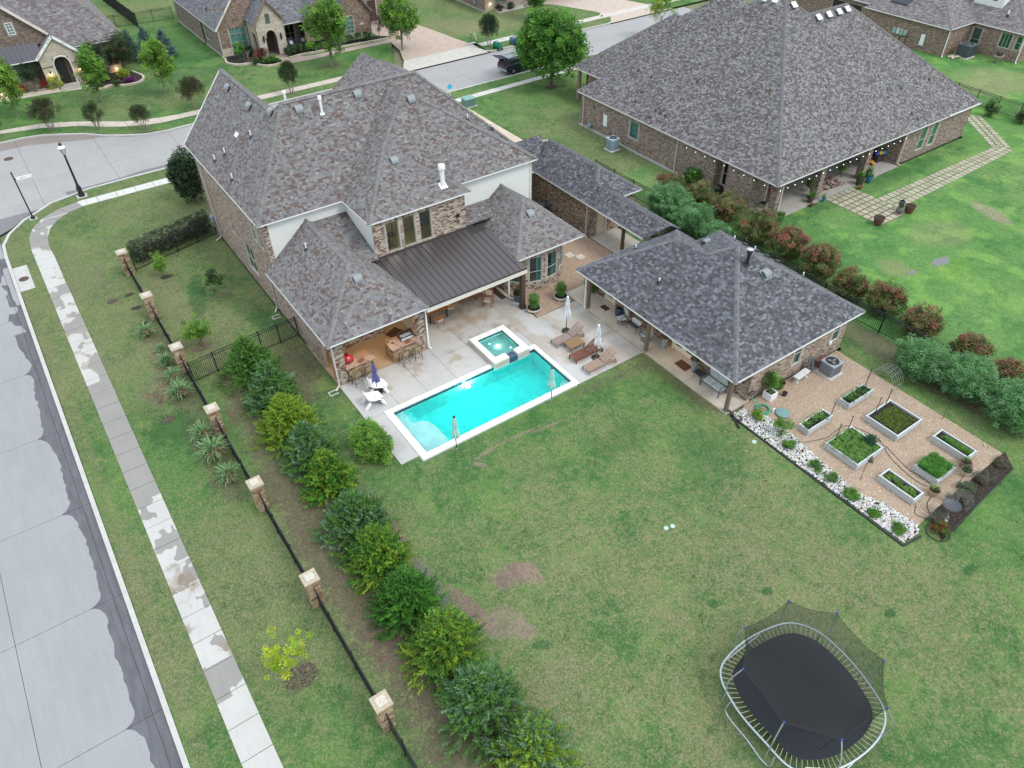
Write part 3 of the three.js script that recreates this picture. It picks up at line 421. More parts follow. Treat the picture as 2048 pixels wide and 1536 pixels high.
const capGeo = (() => { const s = new THREE.BufferGeometry(), w = 0.15, d = -0.06, t = 0.014, a = [-w, d, -0.5], b = [0, 0, -0.5], c = [w, d, -0.5], A = [-w, d + t, 0.5], B = [0, t * 1.6, 0.5], C = [w, d + t, 0.5], tri = []; const q = (i, j, k, l) => tri.push(...i, ...j, ...k, ...i, ...k, ...l); q(a, A, B, b); q(b, B, C, c); q(A, [-w, d - 0.02, 0.5], [0, -0.02, 0.5], B); q(B, [0, -0.02, 0.5], [w, d - 0.02, 0.5], C); s.setAttribute('position', new THREE.Float32BufferAttribute(tri, 3)); s.computeVertexNormals(); return boxUV(s); })();
function caps(r, lines, c, fold = 0.06, single_ = true) { // cap shingles folded over hips and ridges; each its own piece
  const ms = [0.9, 1, 1.12].map((k, i) => mat('cap_' + c + i, c.map((x) => x * k), 0.92, { map: rep(cloudy, 1) })), L = [], [ox, oz] = origin.get(r);
  for (const [A, B] of lines) {
    const a = V3(...A), d = V3(...B).sub(a), len = d.length(); d.normalize(); const s = V3().crossVectors(d, UPV).normalize(), n = V3().crossVectors(s, d), step = 0.2, k = Math.floor(len / step);
    for (let i = 0; i < k; i++) { const m = M4().makeBasis(s.clone().multiplyScalar(-1), n.clone().multiplyScalar((Math.abs(d.y) < 0.05 ? 0.13 : 0.085) / 0.06), d.clone().multiplyScalar(-0.29)); m.setPosition(a.clone().addScaledVector(d, (i + 0.5) * len / k).addScaledVector(n, 0.035)); L.push({ m, c: c.map((x) => x * R(0.85, 1.15)) }); }
  }
  if (!single_) return scatter(r, 'cap_shingle', capGeo.clone(), shingleM, L);
  for (const q of L) { const m = new THREE.Mesh(capGeo, pick(ms)); m.name = 'cap_shingle'; q.m.decompose(m.position, m.quaternion, m.scale); m.position.x -= ox; m.position.z -= oz; if (q.m.determinant() < 0) m.scale.x *= 1; m.castShadow = m.receiveShadow = true; r.add(m); }
}
function hipFaces(x0, x1, z0, z1, y, p, cut = {}) { // p: pitches {L, R, F, B}; F looks to +z; a missing pitch is a gable
  const H1 = p.L * p.R / (p.L + p.R) * (x1 - x0), zF = z1 - (p.F ? H1 / p.F : 0), zB = z0 + (p.B ? H1 / p.B : 0), f = [];
  if (zF >= zB) { const xr = x0 + H1 / p.L, Y = y + H1; f.push([[x0, y, z1], [x0, y, z0], [xr, Y, zB], [xr, Y, zF]], [[x1, y, z0], [x1, y, z1], [xr, Y, zF], [xr, Y, zB]]); if (p.F) f.push([[x0, y, z1], [xr, Y, zF], [x1, y, z1]]); if (p.B) f.push([[x0, y, z0], [x1, y, z0], [xr, Y, zB]]); f.ridge = [[xr, Y, zB], [xr, Y, zF]]; } else {
    const H2 = p.F * p.B / (p.F + p.B) * (z1 - z0), zr = z1 - H2 / p.F, Y = y + H2, xL = x0 + H2 / p.L, xR = x1 - H2 / p.R; f.push([[x0, y, z1], [x0, y, z0], [xL, Y, zr]], [[x1, y, z0], [x1, y, z1], [xR, Y, zr]], [[x0, y, z1], [xL, Y, zr], [xR, Y, zr], [x1, y, z1]], [[x0, y, z0], [x1, y, z0], [xR, Y, zr], [xL, Y, zr]]); f.ridge = [[xL, Y, zr], [xR, Y, zr]]; }
  return f;
}
// eaves: a fascia board with a gutter, and a soffit back to the wall
function eave(h, pts, depth = 0.4, m = white, gutter = true) { // pts: line of the roof edge, roof on its left (walls that way)
  const f = new GB(), g = new GB(), s = new GB();
  for (let i = 0; i + 1 < pts.length; i++) {
    const a = pts[i], b = pts[i + 1], L = Math.hypot(b[0] - a[0], b[2] - a[2]), dx = (b[0] - a[0]) / L, dz = (b[2] - a[2]) / L, W = { ox: a[0], oz: a[2], dx, dz, nx: -dz, nz: dx };
    f.wb(W, 0, L, a[1] - 0.12, a[1] - 0.012, -0.06, -0.02); s.wb(W, 0, L, a[1] - 0.135, a[1] - 0.11, -depth, -0.03); if (gutter) g.wb(W, -0.02, L + 0.02, a[1] - 0.1, a[1] - 0.09, -0.02, 0.07).wb(W, -0.02, L + 0.02, a[1] - 0.09, a[1] - 0.02, 0.06, 0.07);
  }
  part(h, 'soffit', s, m); const r = part(h, 'fascia', f, m); if (gutter) part(r, 'gutter', g, m);
}
const pipeM = mat('downspout_paint', [0.55, 0.51, 0.46], 0.5);
function downspout(h, x, z, y, ex, ez, m = pipeM) { part(h, 'downspout', new GB().bx(x - 0.045, x + 0.045, 0.12, y, z - 0.035, z + 0.035).plank([x, 0.13, z], [x + ex, 0.07, z + ez], 0.09, 0.07), m); }
const ventM = mat('roof_vent_grey', [0.2, 0.225, 0.235], 0.55);
function roofVent(r, x, y, z, ry, tilt) { const g = new THREE.CylinderGeometry(0.34, 0.34, 0.5, 14, 1, false, -0.95, 1.9); g.rotateZ(Math.PI / 2); g.rotateX(-Math.PI / 2); g.translate(0, -0.14, 0); const b = new GB().add(g.toNonIndexed()).box(0, 0.0, 0.02, 0.5, 0.1, 0.5).box(0, -0.04, 0, 0.66, 0.012, 0.7), m = M4().compose(V3(x, y + 0.07, z), new THREE.Quaternion().setFromEuler(new THREE.Euler(tilt, ry, 0, 'YXZ')), V3(1, 1, 1)); part(r, 'roof_vent', new GB().add(b.geo(), m), ventM); }
function ventPipe(r, x, y, z, hgt = 0.45, rad = 0.045, m = white) { const p = part(r, 'vent_pipe', new GB().bar([x, y - 0.1, z], [x, y + hgt, z], rad, 8), m); part(p, 'flashing', new GB().lathe([[0.17, -0.09], [0.15, 0.0], [rad * 1.6, 0.1], [rad, 0.13]], x, y, z, 10), black); }
function flue(r, x, y, z, hgt, m, capm, rad = 0.13) { const p = part(r, 'flue', new GB().lathe([[rad * 1.3, 0], [rad, 0.1], [rad, hgt * 0.72], [rad * 1.15, hgt * 0.74], [rad * 1.5, hgt * 0.78], [rad * 1.5, hgt * 0.97], [rad * 0.6, hgt], [0, hgt]], x, y, z, 14), m); part(p, 'base_plate', new GB().box(x, y + 0.05, z, rad * 3.4, 0.03, rad * 3.4, 0, 0.55), capm); return p; }
function lampGlow(parent, x, y, z, c, i, r = 0.05) { // a small lit fitting: glowing bulb and the light it gives
  part(parent, 'lamp', new GB().sphere(x, y, z, r), mat('lamp_' + c, [0.8, 0.75, 0.65], 0.4, { emissive: new THREE.Color(...c), emissiveIntensity: 6 }));
  const l = new THREE.PointLight(new THREE.Color(...c), i); l.position.set(x, y - r - 0.02, z); l.shadow.radius = 3; l.castShadow = true; scene.add(l);
}
const PAL_MAIN = [[0.42, [0.175, 0.175, 0.183]], [0.2, [0.21, 0.2, 0.193]], [0.2, [0.135, 0.103, 0.096]], [0.12, [0.155, 0.128, 0.122]], [0.06, [0.235, 0.235, 0.245]]];
const PAL_GUEST = [[0.36, [0.088, 0.088, 0.1]], [0.3, [0.12, 0.124, 0.14]], [0.18, [0.17, 0.18, 0.2]], [0.16, [0.07, 0.066, 0.077]]];
const PAL_NBR = [[0.34, [0.13, 0.125, 0.128]], [0.3, [0.185, 0.185, 0.19]], [0.2, [0.105, 0.085, 0.083]], [0.16, [0.24, 0.235, 0.235]]];
const BRICK_LIGHT = [[0.36, [0.42, 0.35, 0.3]], [0.34, [0.5, 0.44, 0.385]], [0.22, [0.29, 0.21, 0.175]], [0.08, [0.17, 0.11, 0.095]]];
const BRICK_MIX = [[0.46, [0.58, 0.53, 0.48]], [0.2, [0.42, 0.33, 0.28]], [0.2, [0.15, 0.085, 0.07]], [0.14, [0.25, 0.16, 0.13]]];
const BRICK_NBR = [[0.4, [0.28, 0.22, 0.195]], [0.34, [0.38, 0.32, 0.285]], [0.16, [0.16, 0.12, 0.11]], [0.1, [0.46, 0.41, 0.37]]];
const BRICK_DARK = [[0.36, [0.3, 0.22, 0.18]], [0.32, [0.44, 0.36, 0.3]], [0.2, [0.13, 0.085, 0.07]], [0.12, [0.52, 0.46, 0.4]]];

// ---------------------------------------------------------------- main house
const siding = mat('siding_paint', [0.66, 0.68, 0.66], 0.6);
function boards(h, W, len, y0, y1, top) { // lapped siding boards, each its own piece
  const m = part(h, 'wall', new GB().wb(W, 0, len, y0, y1, -0.18, -0.001), siding);
  for (let y = y0; y < y1; y += 0.18) { const w = (top ? top(y) : [0, len]); if (w[1] - w[0] < 0.05) continue; const g = new GB().wb(W, w[0], w[1], y, Math.min(y + 0.178, y1), 0, 0.022).geo(), p = g.attributes.position; for (let i = 0; i < p.count; i++) if (p.getY(i) > y + 0.1) { p.setX(i, p.getX(i) - W.nx * 0.014 * (1)); p.setZ(i, p.getZ(i) - W.nz * 0.014); } part(m, 'board', g, siding); }
  return m;
}
const house = thing('brick_house', 'large two-storey brick house with mottled grey brown roofs beside the pool', 'house', 20, -46);
{
  const y = 7.15, yl = 3.75;
  const A = [10.17, y, -42], E1 = [10.17, y, -56.6], R1 = [14.61, 12.3, -46.4], J = [14.08, 11.69, -46.93], P0 = [14.08, 11.69, -56.6], R3 = [24.1, 12.3, -46.4], HR = [29.6, y, -42];
  const B = [15.8, y, -38.2], T = [22.05, 12.13, -44.3], TB = [22.05, 12.13, -46.38], W = [19.15, 9.83, -42.08], C = [23.13, y, -38.2], E7 = [29.57, y, -39.55];
  const faces = [[A, E1, P0, J, R1], [[18, y, -56.6], [18, y, -47], [14.08, 11.69, -46.5], P0], [A, R1, R3, HR], [HR, R3, [29.6, y, -50.8]], [[10.17, y, -50.8], R1, R3, [29.6, y, -50.8]],
    [B, [15.8, y, -46.38], TB, T, W], [B, W, C], [C, W, [19.15, 9.83, -43.4], [23.13, y, -43.4]], [W, T, E7, [21.5, y, -39.55]], [E7, T, TB, [29.57, y, -46.38]],
    [[20.6, 8.1, -54.5], [20.6, 8.1, -47], [25.6, 10.63, -47], [25.6, 10.63, -54.5]], [[25.6, 10.63, -54.5], [25.6, 10.63, -47], [27.6, 9.5, -47], [27.6, 9.5, -54.5]], [[22, 7.3, -58.3], [22, 7.3, -50], [25.8, 10.15, -50], [25.8, 10.15, -58.3]], [[25.8, 10.15, -58.3], [25.8, 10.15, -50], [28, 8.6, -50], [28, 8.6, -58.3]]];
  const r = roof(house, faces, PAL_MAIN);
  caps(r, [[A, R1], [R1, R3], [R3, HR], [W, T], [T, TB], [E7, T], [B, W], [C, W], [P0, J], [[25.6, 10.63, -47.5], [25.6, 10.63, -54.5]], [[25.8, 10.15, -52], [25.8, 10.15, -58.3]]], [0.17, 0.165, 0.165]);
  const low = [...hipFaces(10.0, 16.55, -42.3, -32.9, yl, { L: 0.826, R: 0.826, F: 0.857 }), [[13, 6.15, -42.3], [16.05, 6.15, -42.3], [16.05, 4.7, -38.0], [13, 4.7, -38.0]], ...hipFaces(23.84, 29.43, -39.9, -34.0, yl, { L: 0.77, R: 0.77, F: 0.66 }), [[22.8, 5.15, -39.9], [25.6, 5.15, -39.9], [25.6, 4.62, -38.4], [22.8, 4.62, -38.4]]];
  const r2 = roof(house, low, PAL_MAIN); const ap = [13.275, 6.455, -36.05], bp = [26.635, 5.9, -37.26];
  caps(r2, [[[10, yl, -32.9], ap], [[16.55, yl, -32.9], ap], [[13.275, 6.455, -42.25], ap], [[23.84, yl, -34], bp], [[29.43, yl, -34], bp], [[26.635, 5.9, -39.85], bp]], [0.18, 0.175, 0.175]);
  // vents and pipes
  for (const p of [[13.58, 11.1, -54.08], [13.58, 11.1, -49.95], [14.0, 11.59, -46.95]]) roofVent(r, ...p, -Math.PI / 2, 0.86);
  for (const p of [[15.51, 11.76, -45.94], [19.59, 11.78, -45.96]]) roofVent(r, ...p, 0, 0.86); roofVent(r, 22.3, 11.53, -43.72, 0, 0.81); roofVent(r, 19.34, 9.13, -41.09, 0, 0.6); roofVent(r2, 13.33, 5.71, -35.19, 0, 0.71); roofVent(r2, 26.51, 5.2, -36.2, 0, 0.58);
  for (const p of [[11.3, 8.46, -50.08], [10.75, 7.8, -50.98], [12.69, 10.07, -47.86], [10.75, 7.8, -47.54]]) ventPipe(r, ...p); for (const p of [[26.56, 9.22, -43.77], [28.12, 8.43, -43.09]]) ventPipe(r, ...p, 0.4); ventPipe(r2, 12.29, 5.64, -40.21);
  part(r, 'hatch_cap', new GB().box(12.28, 9.68, -49.78, 0.3, 0.06, 0.42, 0, 0, 0.85), white);
  flue(r, 21.54, 7.66, -38.95, 1.5, white, white, 0.15); flue(r, 16.85, 11.32, -45.57, 1.2, white, white, 0.08); flue(r, 15.2, 11.9, -47.2, 0.8, white, white, 0.08);
  eave(house, [[10.17, y, -56.6], A], 0.38); eave(house, [A, [15.75, y, -42]], 0.32); eave(house, [[15.8, y, -42], B], 0.3); eave(house, [B, C], 0.3); eave(house, [[23.1, y, -39.55], E7], 0.36);
  eave(house, [[10, yl, -42.25], [10, yl, -32.9]], 0.5); eave(house, [[10, yl, -32.9], [16.55, yl, -32.9]], 0.8); eave(house, [[23.84, yl, -34], [29.43, yl, -34]], 0.6); eave(house, [[29.43, yl, -34], [29.43, yl, -39.8]], 0.4);
  part(house, 'rake_board', new GB().plank([10.2, 7.1, -56.64], [14.08, 11.62, -56.64], 0.06, 0.2), white);
  // walls
  part(house, 'inner_wall', new GB().bx(10.78, 29, 0, 6.9, -56.1, -42.7).bx(23.2, 28.9, 3.5, 6.9, -42.6, -40.15).bx(15.4, 23.8, 0, 3.2, -42.6, -38.7).bx(24.9, 28.9, 0.3, 3.2, -42, -36.9).bx(24, 27.5, 0, 6.5, -58, -54), darkIn);
  wall(house, face(10.5, -56.4, 0, 1, true), 14.1, 0, 6.98, { pal: BRICK_LIGHT, open: [[8.1, 9.9, 0.9, 3.1, 0.08, 0.2], [5.5, 6.2, 2.5, 3.25, 0, 0.12], [11.3, 11.95, 4.6, 6.6, 0.08, 0.2], [12.5, 13.15, 4.6, 6.6, 0.08, 0.2]] });
  const WL = face(10.5, -56.4, 0, 1, true); windowIn(house, WL, [8.1, 9.9, 0.9, 3.1], { cols: 2 }); windowIn(house, WL, [5.5, 6.2, 2.5, 3.25], { rows: [] }); windowIn(house, WL, [11.3, 11.95, 4.6, 6.6]); windowIn(house, WL, [12.5, 13.15, 4.6, 6.6]);
  part(house, 'rear_wall', new GB().bx(10.5, 29.2, 0, 6.98, -56.4, -56.15), mat('plain_brick', [0.3, 0.23, 0.19], 0.9, { map: rep(stoneMap, 0.5) })); part(house, 'side_wall', new GB().bx(29.0, 29.22, 0, 6.98, -56.1, -39.95), mat('plain_brick', [0.3, 0.23, 0.19]));
  part(house, 'end_wall', new GB().poly([[10.5, 6.95, -56.35], [17.7, 6.95, -56.35], [14.08, 11.6, -56.35]]), mat('plain_brick', [0.3, 0.23, 0.19]));
  wall(house, face(10.5, -42.3, 0, 1, true), 6.6, 0, 3.58, { pal: BRICK_LIGHT });
  boards(house, face(10.82, -42.3, 1, 0, true), 5.23, 3.3, 6.96); wall(house, face(10.5, -42.3, 1, 0, true), 0.31, 3.3, 6.96, { pal: BRICK_MIX });
  boards(house, face(16.05, -42.28, 0, 1, true), 3.8, 4.2, 6.96); boards(house, face(22.82, -39.9, 1, 0, true), 6.38, 3.3, 6.96);
  part(house, 'corner_trim', new GB().bx(29.12, 29.26, 2.6, 6.97, -39.96, -39.84), trim);
  const WG = face(16.05, -38.45, 1, 0, true), wq = [[0.9, 1.8], [2.1, 2.96], [3.3, 4.15]].map(([a, b]) => [a, b, 4.62, 6.68, 0.14, 0.16]);
  const mix = { open: wq, pal: BRICK_MIX, dim: 0.012 }; wall(house, WG, 6.75, 4.1, 6.98, mix);
  for (const q of wq) windowIn(house, WG, q, { rows: [], m: mat('olive_frame', [0.27, 0.27, 0.22], 0.6), f: 0.05 });
  room(house, WG, 0.5, 6.4, 3.6, 6.85, 3.3, [0.42, 0.31, 0.18]);
  { const c = new GB(); for (const [x, z] of [[17.5, -40.2], [18.2, -40.6]]) { c.bx(x - 0.25, x + 0.25, 4.45, 4.5, z - 0.25, z + 0.25); for (const s of [-0.22, 0.22]) for (const t of [-0.22, 0.22]) c.bx(x + s - 0.02, x + s + 0.02, 3.65, 4.45, z + t - 0.02, z + t + 0.02); c.tube([[x - 0.25, 4.5, z - 0.2], [x - 0.25, 5.1, z - 0.25], [x, 5.25, z - 0.28], [x + 0.25, 5.1, z - 0.25], [x + 0.25, 4.5, z - 0.2]], 0.03, 14); } part(house, 'indoor_chair', c, darkIn); part(house, 'television', new GB().bx(20.25, 20.3, 5.0, 5.8, -40.6, -39.2), mat('screen', [0.03, 0.08, 0.09], 0.2)); part(house, 'ceiling_beam', new GB().bx(18.4, 18.6, 6.5, 6.7, -41.6, -38.7), trim); }
  lampGlow(house, 18.5, 6.55, -40.4, [1, 0.8, 0.5], 5, 0.09);
  part(house, 'wall_vent', new GB().wb(WG, 6.0, 6.28, 5.45, 5.7, 0.012, 0.05), black);
  wall(house, face(22.8, -39.9, 0, 1, false), 1.45, 3.3, 6.96, {});
  // covered kitchen: piers, back wall, ceiling, lamps
  const kx = [[10.5, 11.1], [16.0, 16.6]];
  for (const [a, b] of kx) { wall(house, face(a, -33.72, 1, 0, true), 0.6, 0.02, 3.56, { pal: BRICK_MIX }); wall(house, face(a, -34.3, 0, 1, true), 0.58, 0.02, 3.56, { pal: BRICK_MIX }); wall(house, face(b, -34.3, 0, 1, false), 0.58, 0.02, 3.56, { pal: BRICK_MIX }); wall(house, face(a, -34.3, 1, 0, false), 0.6, 0.02, 3.56, { pal: BRICK_MIX }); }
  wall(house, face(10.6, -36.7, 1, 0, true), 4.5, 0.02, 3.56, { pal: BRICK_MIX, soldier: 3.3 }); wall(house, face(15.1, -38.3, 1, 0, true), 9.0, 0.02, 3.6, { pal: BRICK_MIX, open: [[3.2, 7.4, 0.02, 2.4]] });
  windowIn(house, face(15.1, -38.3, 1, 0, true), [3.2, 7.4, 0.02, 2.4], { cols: 3, rows: [], m: darkIn }); wall(house, face(15.1, -38.3, 0, 1, false), 1.6, 0.02, 3.56, { pal: BRICK_MIX });
  part(house, 'fireplace', new GB().bx(15.12, 15.2, 0.1, 0.9, -38.0, -36.95), darkIn);
  part(house, 'ceiling', new GB().bx(10.2, 16.4, 3.5, 3.56, -38.2, -33.2), mat('soffit_board', [0.45, 0.36, 0.26], 0.7));
  for (const [x, z] of [[12, -35.2], [14.6, -35.2], [12.6, -34], [15, -36.4]]) lampGlow(house, x, 3.46, z, [1, 0.66, 0.34], 2.6, 0.06);
  // metal roof over the open patio
  const mz = -38.42, y1 = 4.42, zf = -33.2, y2 = 3.56, slope = (y1 - y2) / (zf - mz), metal = mat('bronze_metal', [0.10, 0.088, 0.09], 0.42, { metalness: 0.55 }), mr = part(house, 'metal_roof', new GB().poly([[15.2, y1 - 0.06, mz], [24, y1 - 0.06, mz], [24.05, y2 - 0.06, zf], [15.2, y2 - 0.06, zf]]).bx(15.9, 24.06, y2 - 0.1, y2 + 0.02, zf - 0.02, zf + 0.05).bx(16.06, 23.3, y1 - 0.02, y1 + 0.12, mz - 0.02, mz + 0.05), metal);
  for (let k = 0; k < 20; k++) { const a = 15.3 + k * 0.4375; part(mr, 'roof_panel', new GB().poly([[a, y1, mz], [a, y2, zf], [a + 0.43, y2, zf], [a + 0.43, y1, mz]]).plank([a, y1 + 0.022, mz], [a, y2 + 0.022, zf], 0.022, 0.045), metal); }
  part(mr, 'valley_tray', new GB().poly([[22.85, y1 + 0.02, mz + 0.05], [23.95, y1 + 0.02, mz + 0.05], [23.95, y1 - 0.1, mz + 0.75], [22.85, y1 - 0.1, mz + 0.75]]), mat('dark_flash', [0.04, 0.036, 0.036], 0.5, { metalness: 0.4 }));
  part(house, 'patio_beam', new GB().bx(16.6, 24.1, y2 - 0.42, y2 - 0.1, zf - 0.12, zf + 0.03), trim); part(house, 'patio_ceiling', new GB().bx(16.5, 24.0, 3.3, 3.36, mz + 0.1, zf - 0.12), mat('soffit_board', [0.45, 0.36, 0.26]));
  for (const [x, z] of [[18.4, -36.2], [21.6, -36.2]]) lampGlow(house, x, 3.24, z, [1, 0.72, 0.42], 1.6, 0.06);
  const post = (x, z, y0, y1_, m = greyWood, s = 0.11) => { const p = part(house, 'timber_post', new GB().bx(x - s, x + s, y0, y1_, z - s, z + s), m); part(p, 'base_block', new GB().bx(x - s - 0.05, x + s + 0.05, y0 - 0.02, y0 + 0.22, z - s - 0.05, z + s + 0.05), m); };
  post(24.1, -33.75, 0.02, 3.2, mat('dark_timber', [0.075, 0.05, 0.036], 0.85, { map: rep(woodMap, 0.7) }), 0.14);
  // breakfast bay
  const bp_ = [[24.3, -38.3], [24.35, -36.2], [25.3, -35.05], [26.75, -34.7], [28.05, -34.9], [29.05, -35.75], [29.2, -39.9]];
  for (let i = 0; i + 1 < bp_.length; i++) { const [a, c] = bp_[i], [b, d] = bp_[i + 1], L = Math.hypot(b - a, d - c), F = face(a, c, b - a, d - c, true), win = i >= 1 && i <= 4, q = [L / 2 - 0.47, L / 2 + 0.47, 0.75, 2.75, 0.14, 0.2]; wall(house, F, L, 0, 3.58, { pal: BRICK_MIX, open: win ? [q] : [], dim: 0.014 }); if (win) windowIn(house, F, q, { m: mat('bay_frame', [0.36, 0.42, 0.42], 0.6), rows: [0.42], curtain: i === 4 ? [[0, 0.3], [0.7, 1]] : [[0.62, 1]] }); }
  downspout(house, 10.4, -55.0, 6.9, -0.5, 0.3); downspout(house, 10.42, -43.5, 3.5, -0.3, 0.4); downspout(house, 10.42, -33.6, 3.5, -0.35, 0.3); downspout(house, 24.0, -35.2, 3.4, 0.2, 0.3, white); downspout(house, 16.68, -33.62, 3.5, 0.1, 0.15, white);
  for (const [x, z] of [[10.0, -42.6], [9.9, -33.3]]) part(house, 'splash_block', new GB().bx(x - 0.3, x + 0.25, 0.0, 0.05, z - 0.2, z - 0.14).bx(x - 0.3, x + 0.25, 0.0, 0.05, z + 0.14, z + 0.2).bx(x - 0.3, x - 0.24, 0, 0.05, z - 0.14, z + 0.14), concrete('splash', [0.55, 0.54, 0.5]));
  part(house, 'meter', new GB().rbox(10.28, 1.55, -55.5, 0.24, 0.5, 0.4, 0.05).bar([10.35, 0, -55.5], [10.35, 1.4, -55.5], 0.04), mat('meter_grey', [0.22, 0.27, 0.32], 0.5));
}

// ---------------------------------------------------------------- garage wing with the covered walk
const garage = thing('garage_wing', 'low brick garage with dark grey roof and a covered walk leading to the guest house', 'garage', 35.5, -41);
{ const y = 3.0, gf = [[[33.3, y, -37.7], [33.3, y, -45.2], [35.75, 4.62, -46.2], [35.75, 4.62, -40.05]], [[38.2, y, -46.2], [38.2, y, -37.7], [35.75, 4.62, -40.05], [35.75, 4.62, -46.2]], [[33.3, y, -37.7], [35.75, 4.62, -40.05], [38.2, y, -37.7]],
    [[33.3, y, -32.0], [33.3, y, -37.7], [34.75, 3.957, -38.65], [34.75, 3.957, -31.2]], [[36.3, y, -38], [36.3, y, -31.6], [34.75, 3.957, -31.2], [34.75, 3.957, -38.65]],
    [[29.2, y, -45.0], [29.2, 4.55, -47.4], [35.75, 4.55, -47.4], [34.4, y, -45.0]], [[29.2, y, -49.8], [37, y, -49.8], [35.75, 4.55, -47.4], [29.2, 4.55, -47.4]]];
  const r = roof(garage, gf, PAL_GUEST); caps(r, [[[35.75, 4.62, -46.2], [35.75, 4.62, -40.05]], [[38.2, y, -37.7], [35.75, 4.62, -40.05]], [[34.8, 3.99, -39.1], [35.75, 4.62, -40.05]], [[34.75, 3.957, -31.8], [34.75, 3.957, -38.6]]], [0.14, 0.14, 0.15]);
  eave(garage, [[33.3, y, -44.9], [33.3, y, -32.2]], 0.3); eave(garage, [[36.4, y, -37.7], [38.2, y, -37.7]], 0.4); eave(garage, [[38.2, y, -37.7], [38.2, y, -46]], 0.3); eave(garage, [[29.3, y, -45], [33.6, y, -45]], 0.3); eave(garage, [[36.3, y, -31.8], [36.3, y, -37.6]], 0.3);
  wall(garage, face(33.58, -45.3, 0, 1, true), 7.1, 0, 2.82, { pal: BRICK_DARK }); wall(garage, face(33.58, -38.2, 1, 0, true), 4.4, 0, 2.82, { pal: BRICK_DARK, open: [[0.75, 1.65, 0.05, 2.1]] }); wall(garage, face(29.25, -45.3, 1, 0, true), 4.33, 0, 2.82, { pal: BRICK_DARK });
  wall(garage, face(37.98, -49.5, 0, 1, false), 11.3, 0, 2.82, {}); part(garage, 'inner_wall', new GB().bx(33.85, 37.7, 0, 2.75, -49.4, -38.9).bx(29.4, 34, 0, 2.75, -49.5, -45.6), darkIn); wall(garage, face(29.25, -49.6, 1, 0, false), 8.7, 0, 2.82, {});
  const D = face(33.58, -38.2, 1, 0, true), dr = part(garage, 'door', new GB().wb(D, 0.8, 1.6, 0.07, 2.06, -0.12, -0.08).wb(D, 0.86, 1.54, 1.1, 1.98, -0.08, -0.07).wb(D, 0.86, 1.54, 0.16, 1.02, -0.08, -0.07), mat('cream_door', [0.6, 0.5, 0.38], 0.6)); part(dr, 'handle', new GB().add(new THREE.SphereGeometry(0.035, 8, 6), M4().setPosition(33.58 + 1.52, 1.0, -38.2 - 0.02)), black); part(garage, 'door_frame', new GB().wb(D, 0.75, 0.8, 0.05, 2.1, -0.14, 0.02).wb(D, 1.6, 1.68, 0.05, 2.1, -0.14, 0.025).wb(D, 0.8, 1.6, 2.06, 2.12, -0.14, 0.022), trim);
  downspout(garage, 33.5, -38.5, 2.8, -0.1, 0.3); for (const [x, z] of [[34.55, -35.45], [36.15, -33.6]]) part(garage, 'timber_post', new GB().bx(x - 0.1, x + 0.1, 0.03, 2.85, z - 0.1, z + 0.1), mat('brown_timber', [0.16, 0.1, 0.06], 0.85, { map: rep(woodMap, 0.7) }));
  part(garage, 'hose_bib', new GB().tube([[33.4, 0.1, -39.3], [33.4, 0.9, -39.3], [33.45, 0.95, -39.0], [33.5, 0.8, -38.95]], 0.025, 10).tube([[33.4, 0.1, -39.9], [33.4, 0.7, -39.9], [33.5, 0.72, -39.8]], 0.02, 8), black);
  part(garage, 'meter', new GB().bx(32.1, 32.35, 1.3, 1.75, -45.3, -45.18).bx(32.75, 33, 1.5, 1.9, -45.3, -45.16).bx(32.75, 32.95, 0.8, 1.2, -45.3, -45.18), mat('meter_box', [0.3, 0.31, 0.31], 0.5)); lampGlow(garage, 34.6, 2.7, -36.4, [1, 0.75, 0.45], 0.8, 0.05);
}

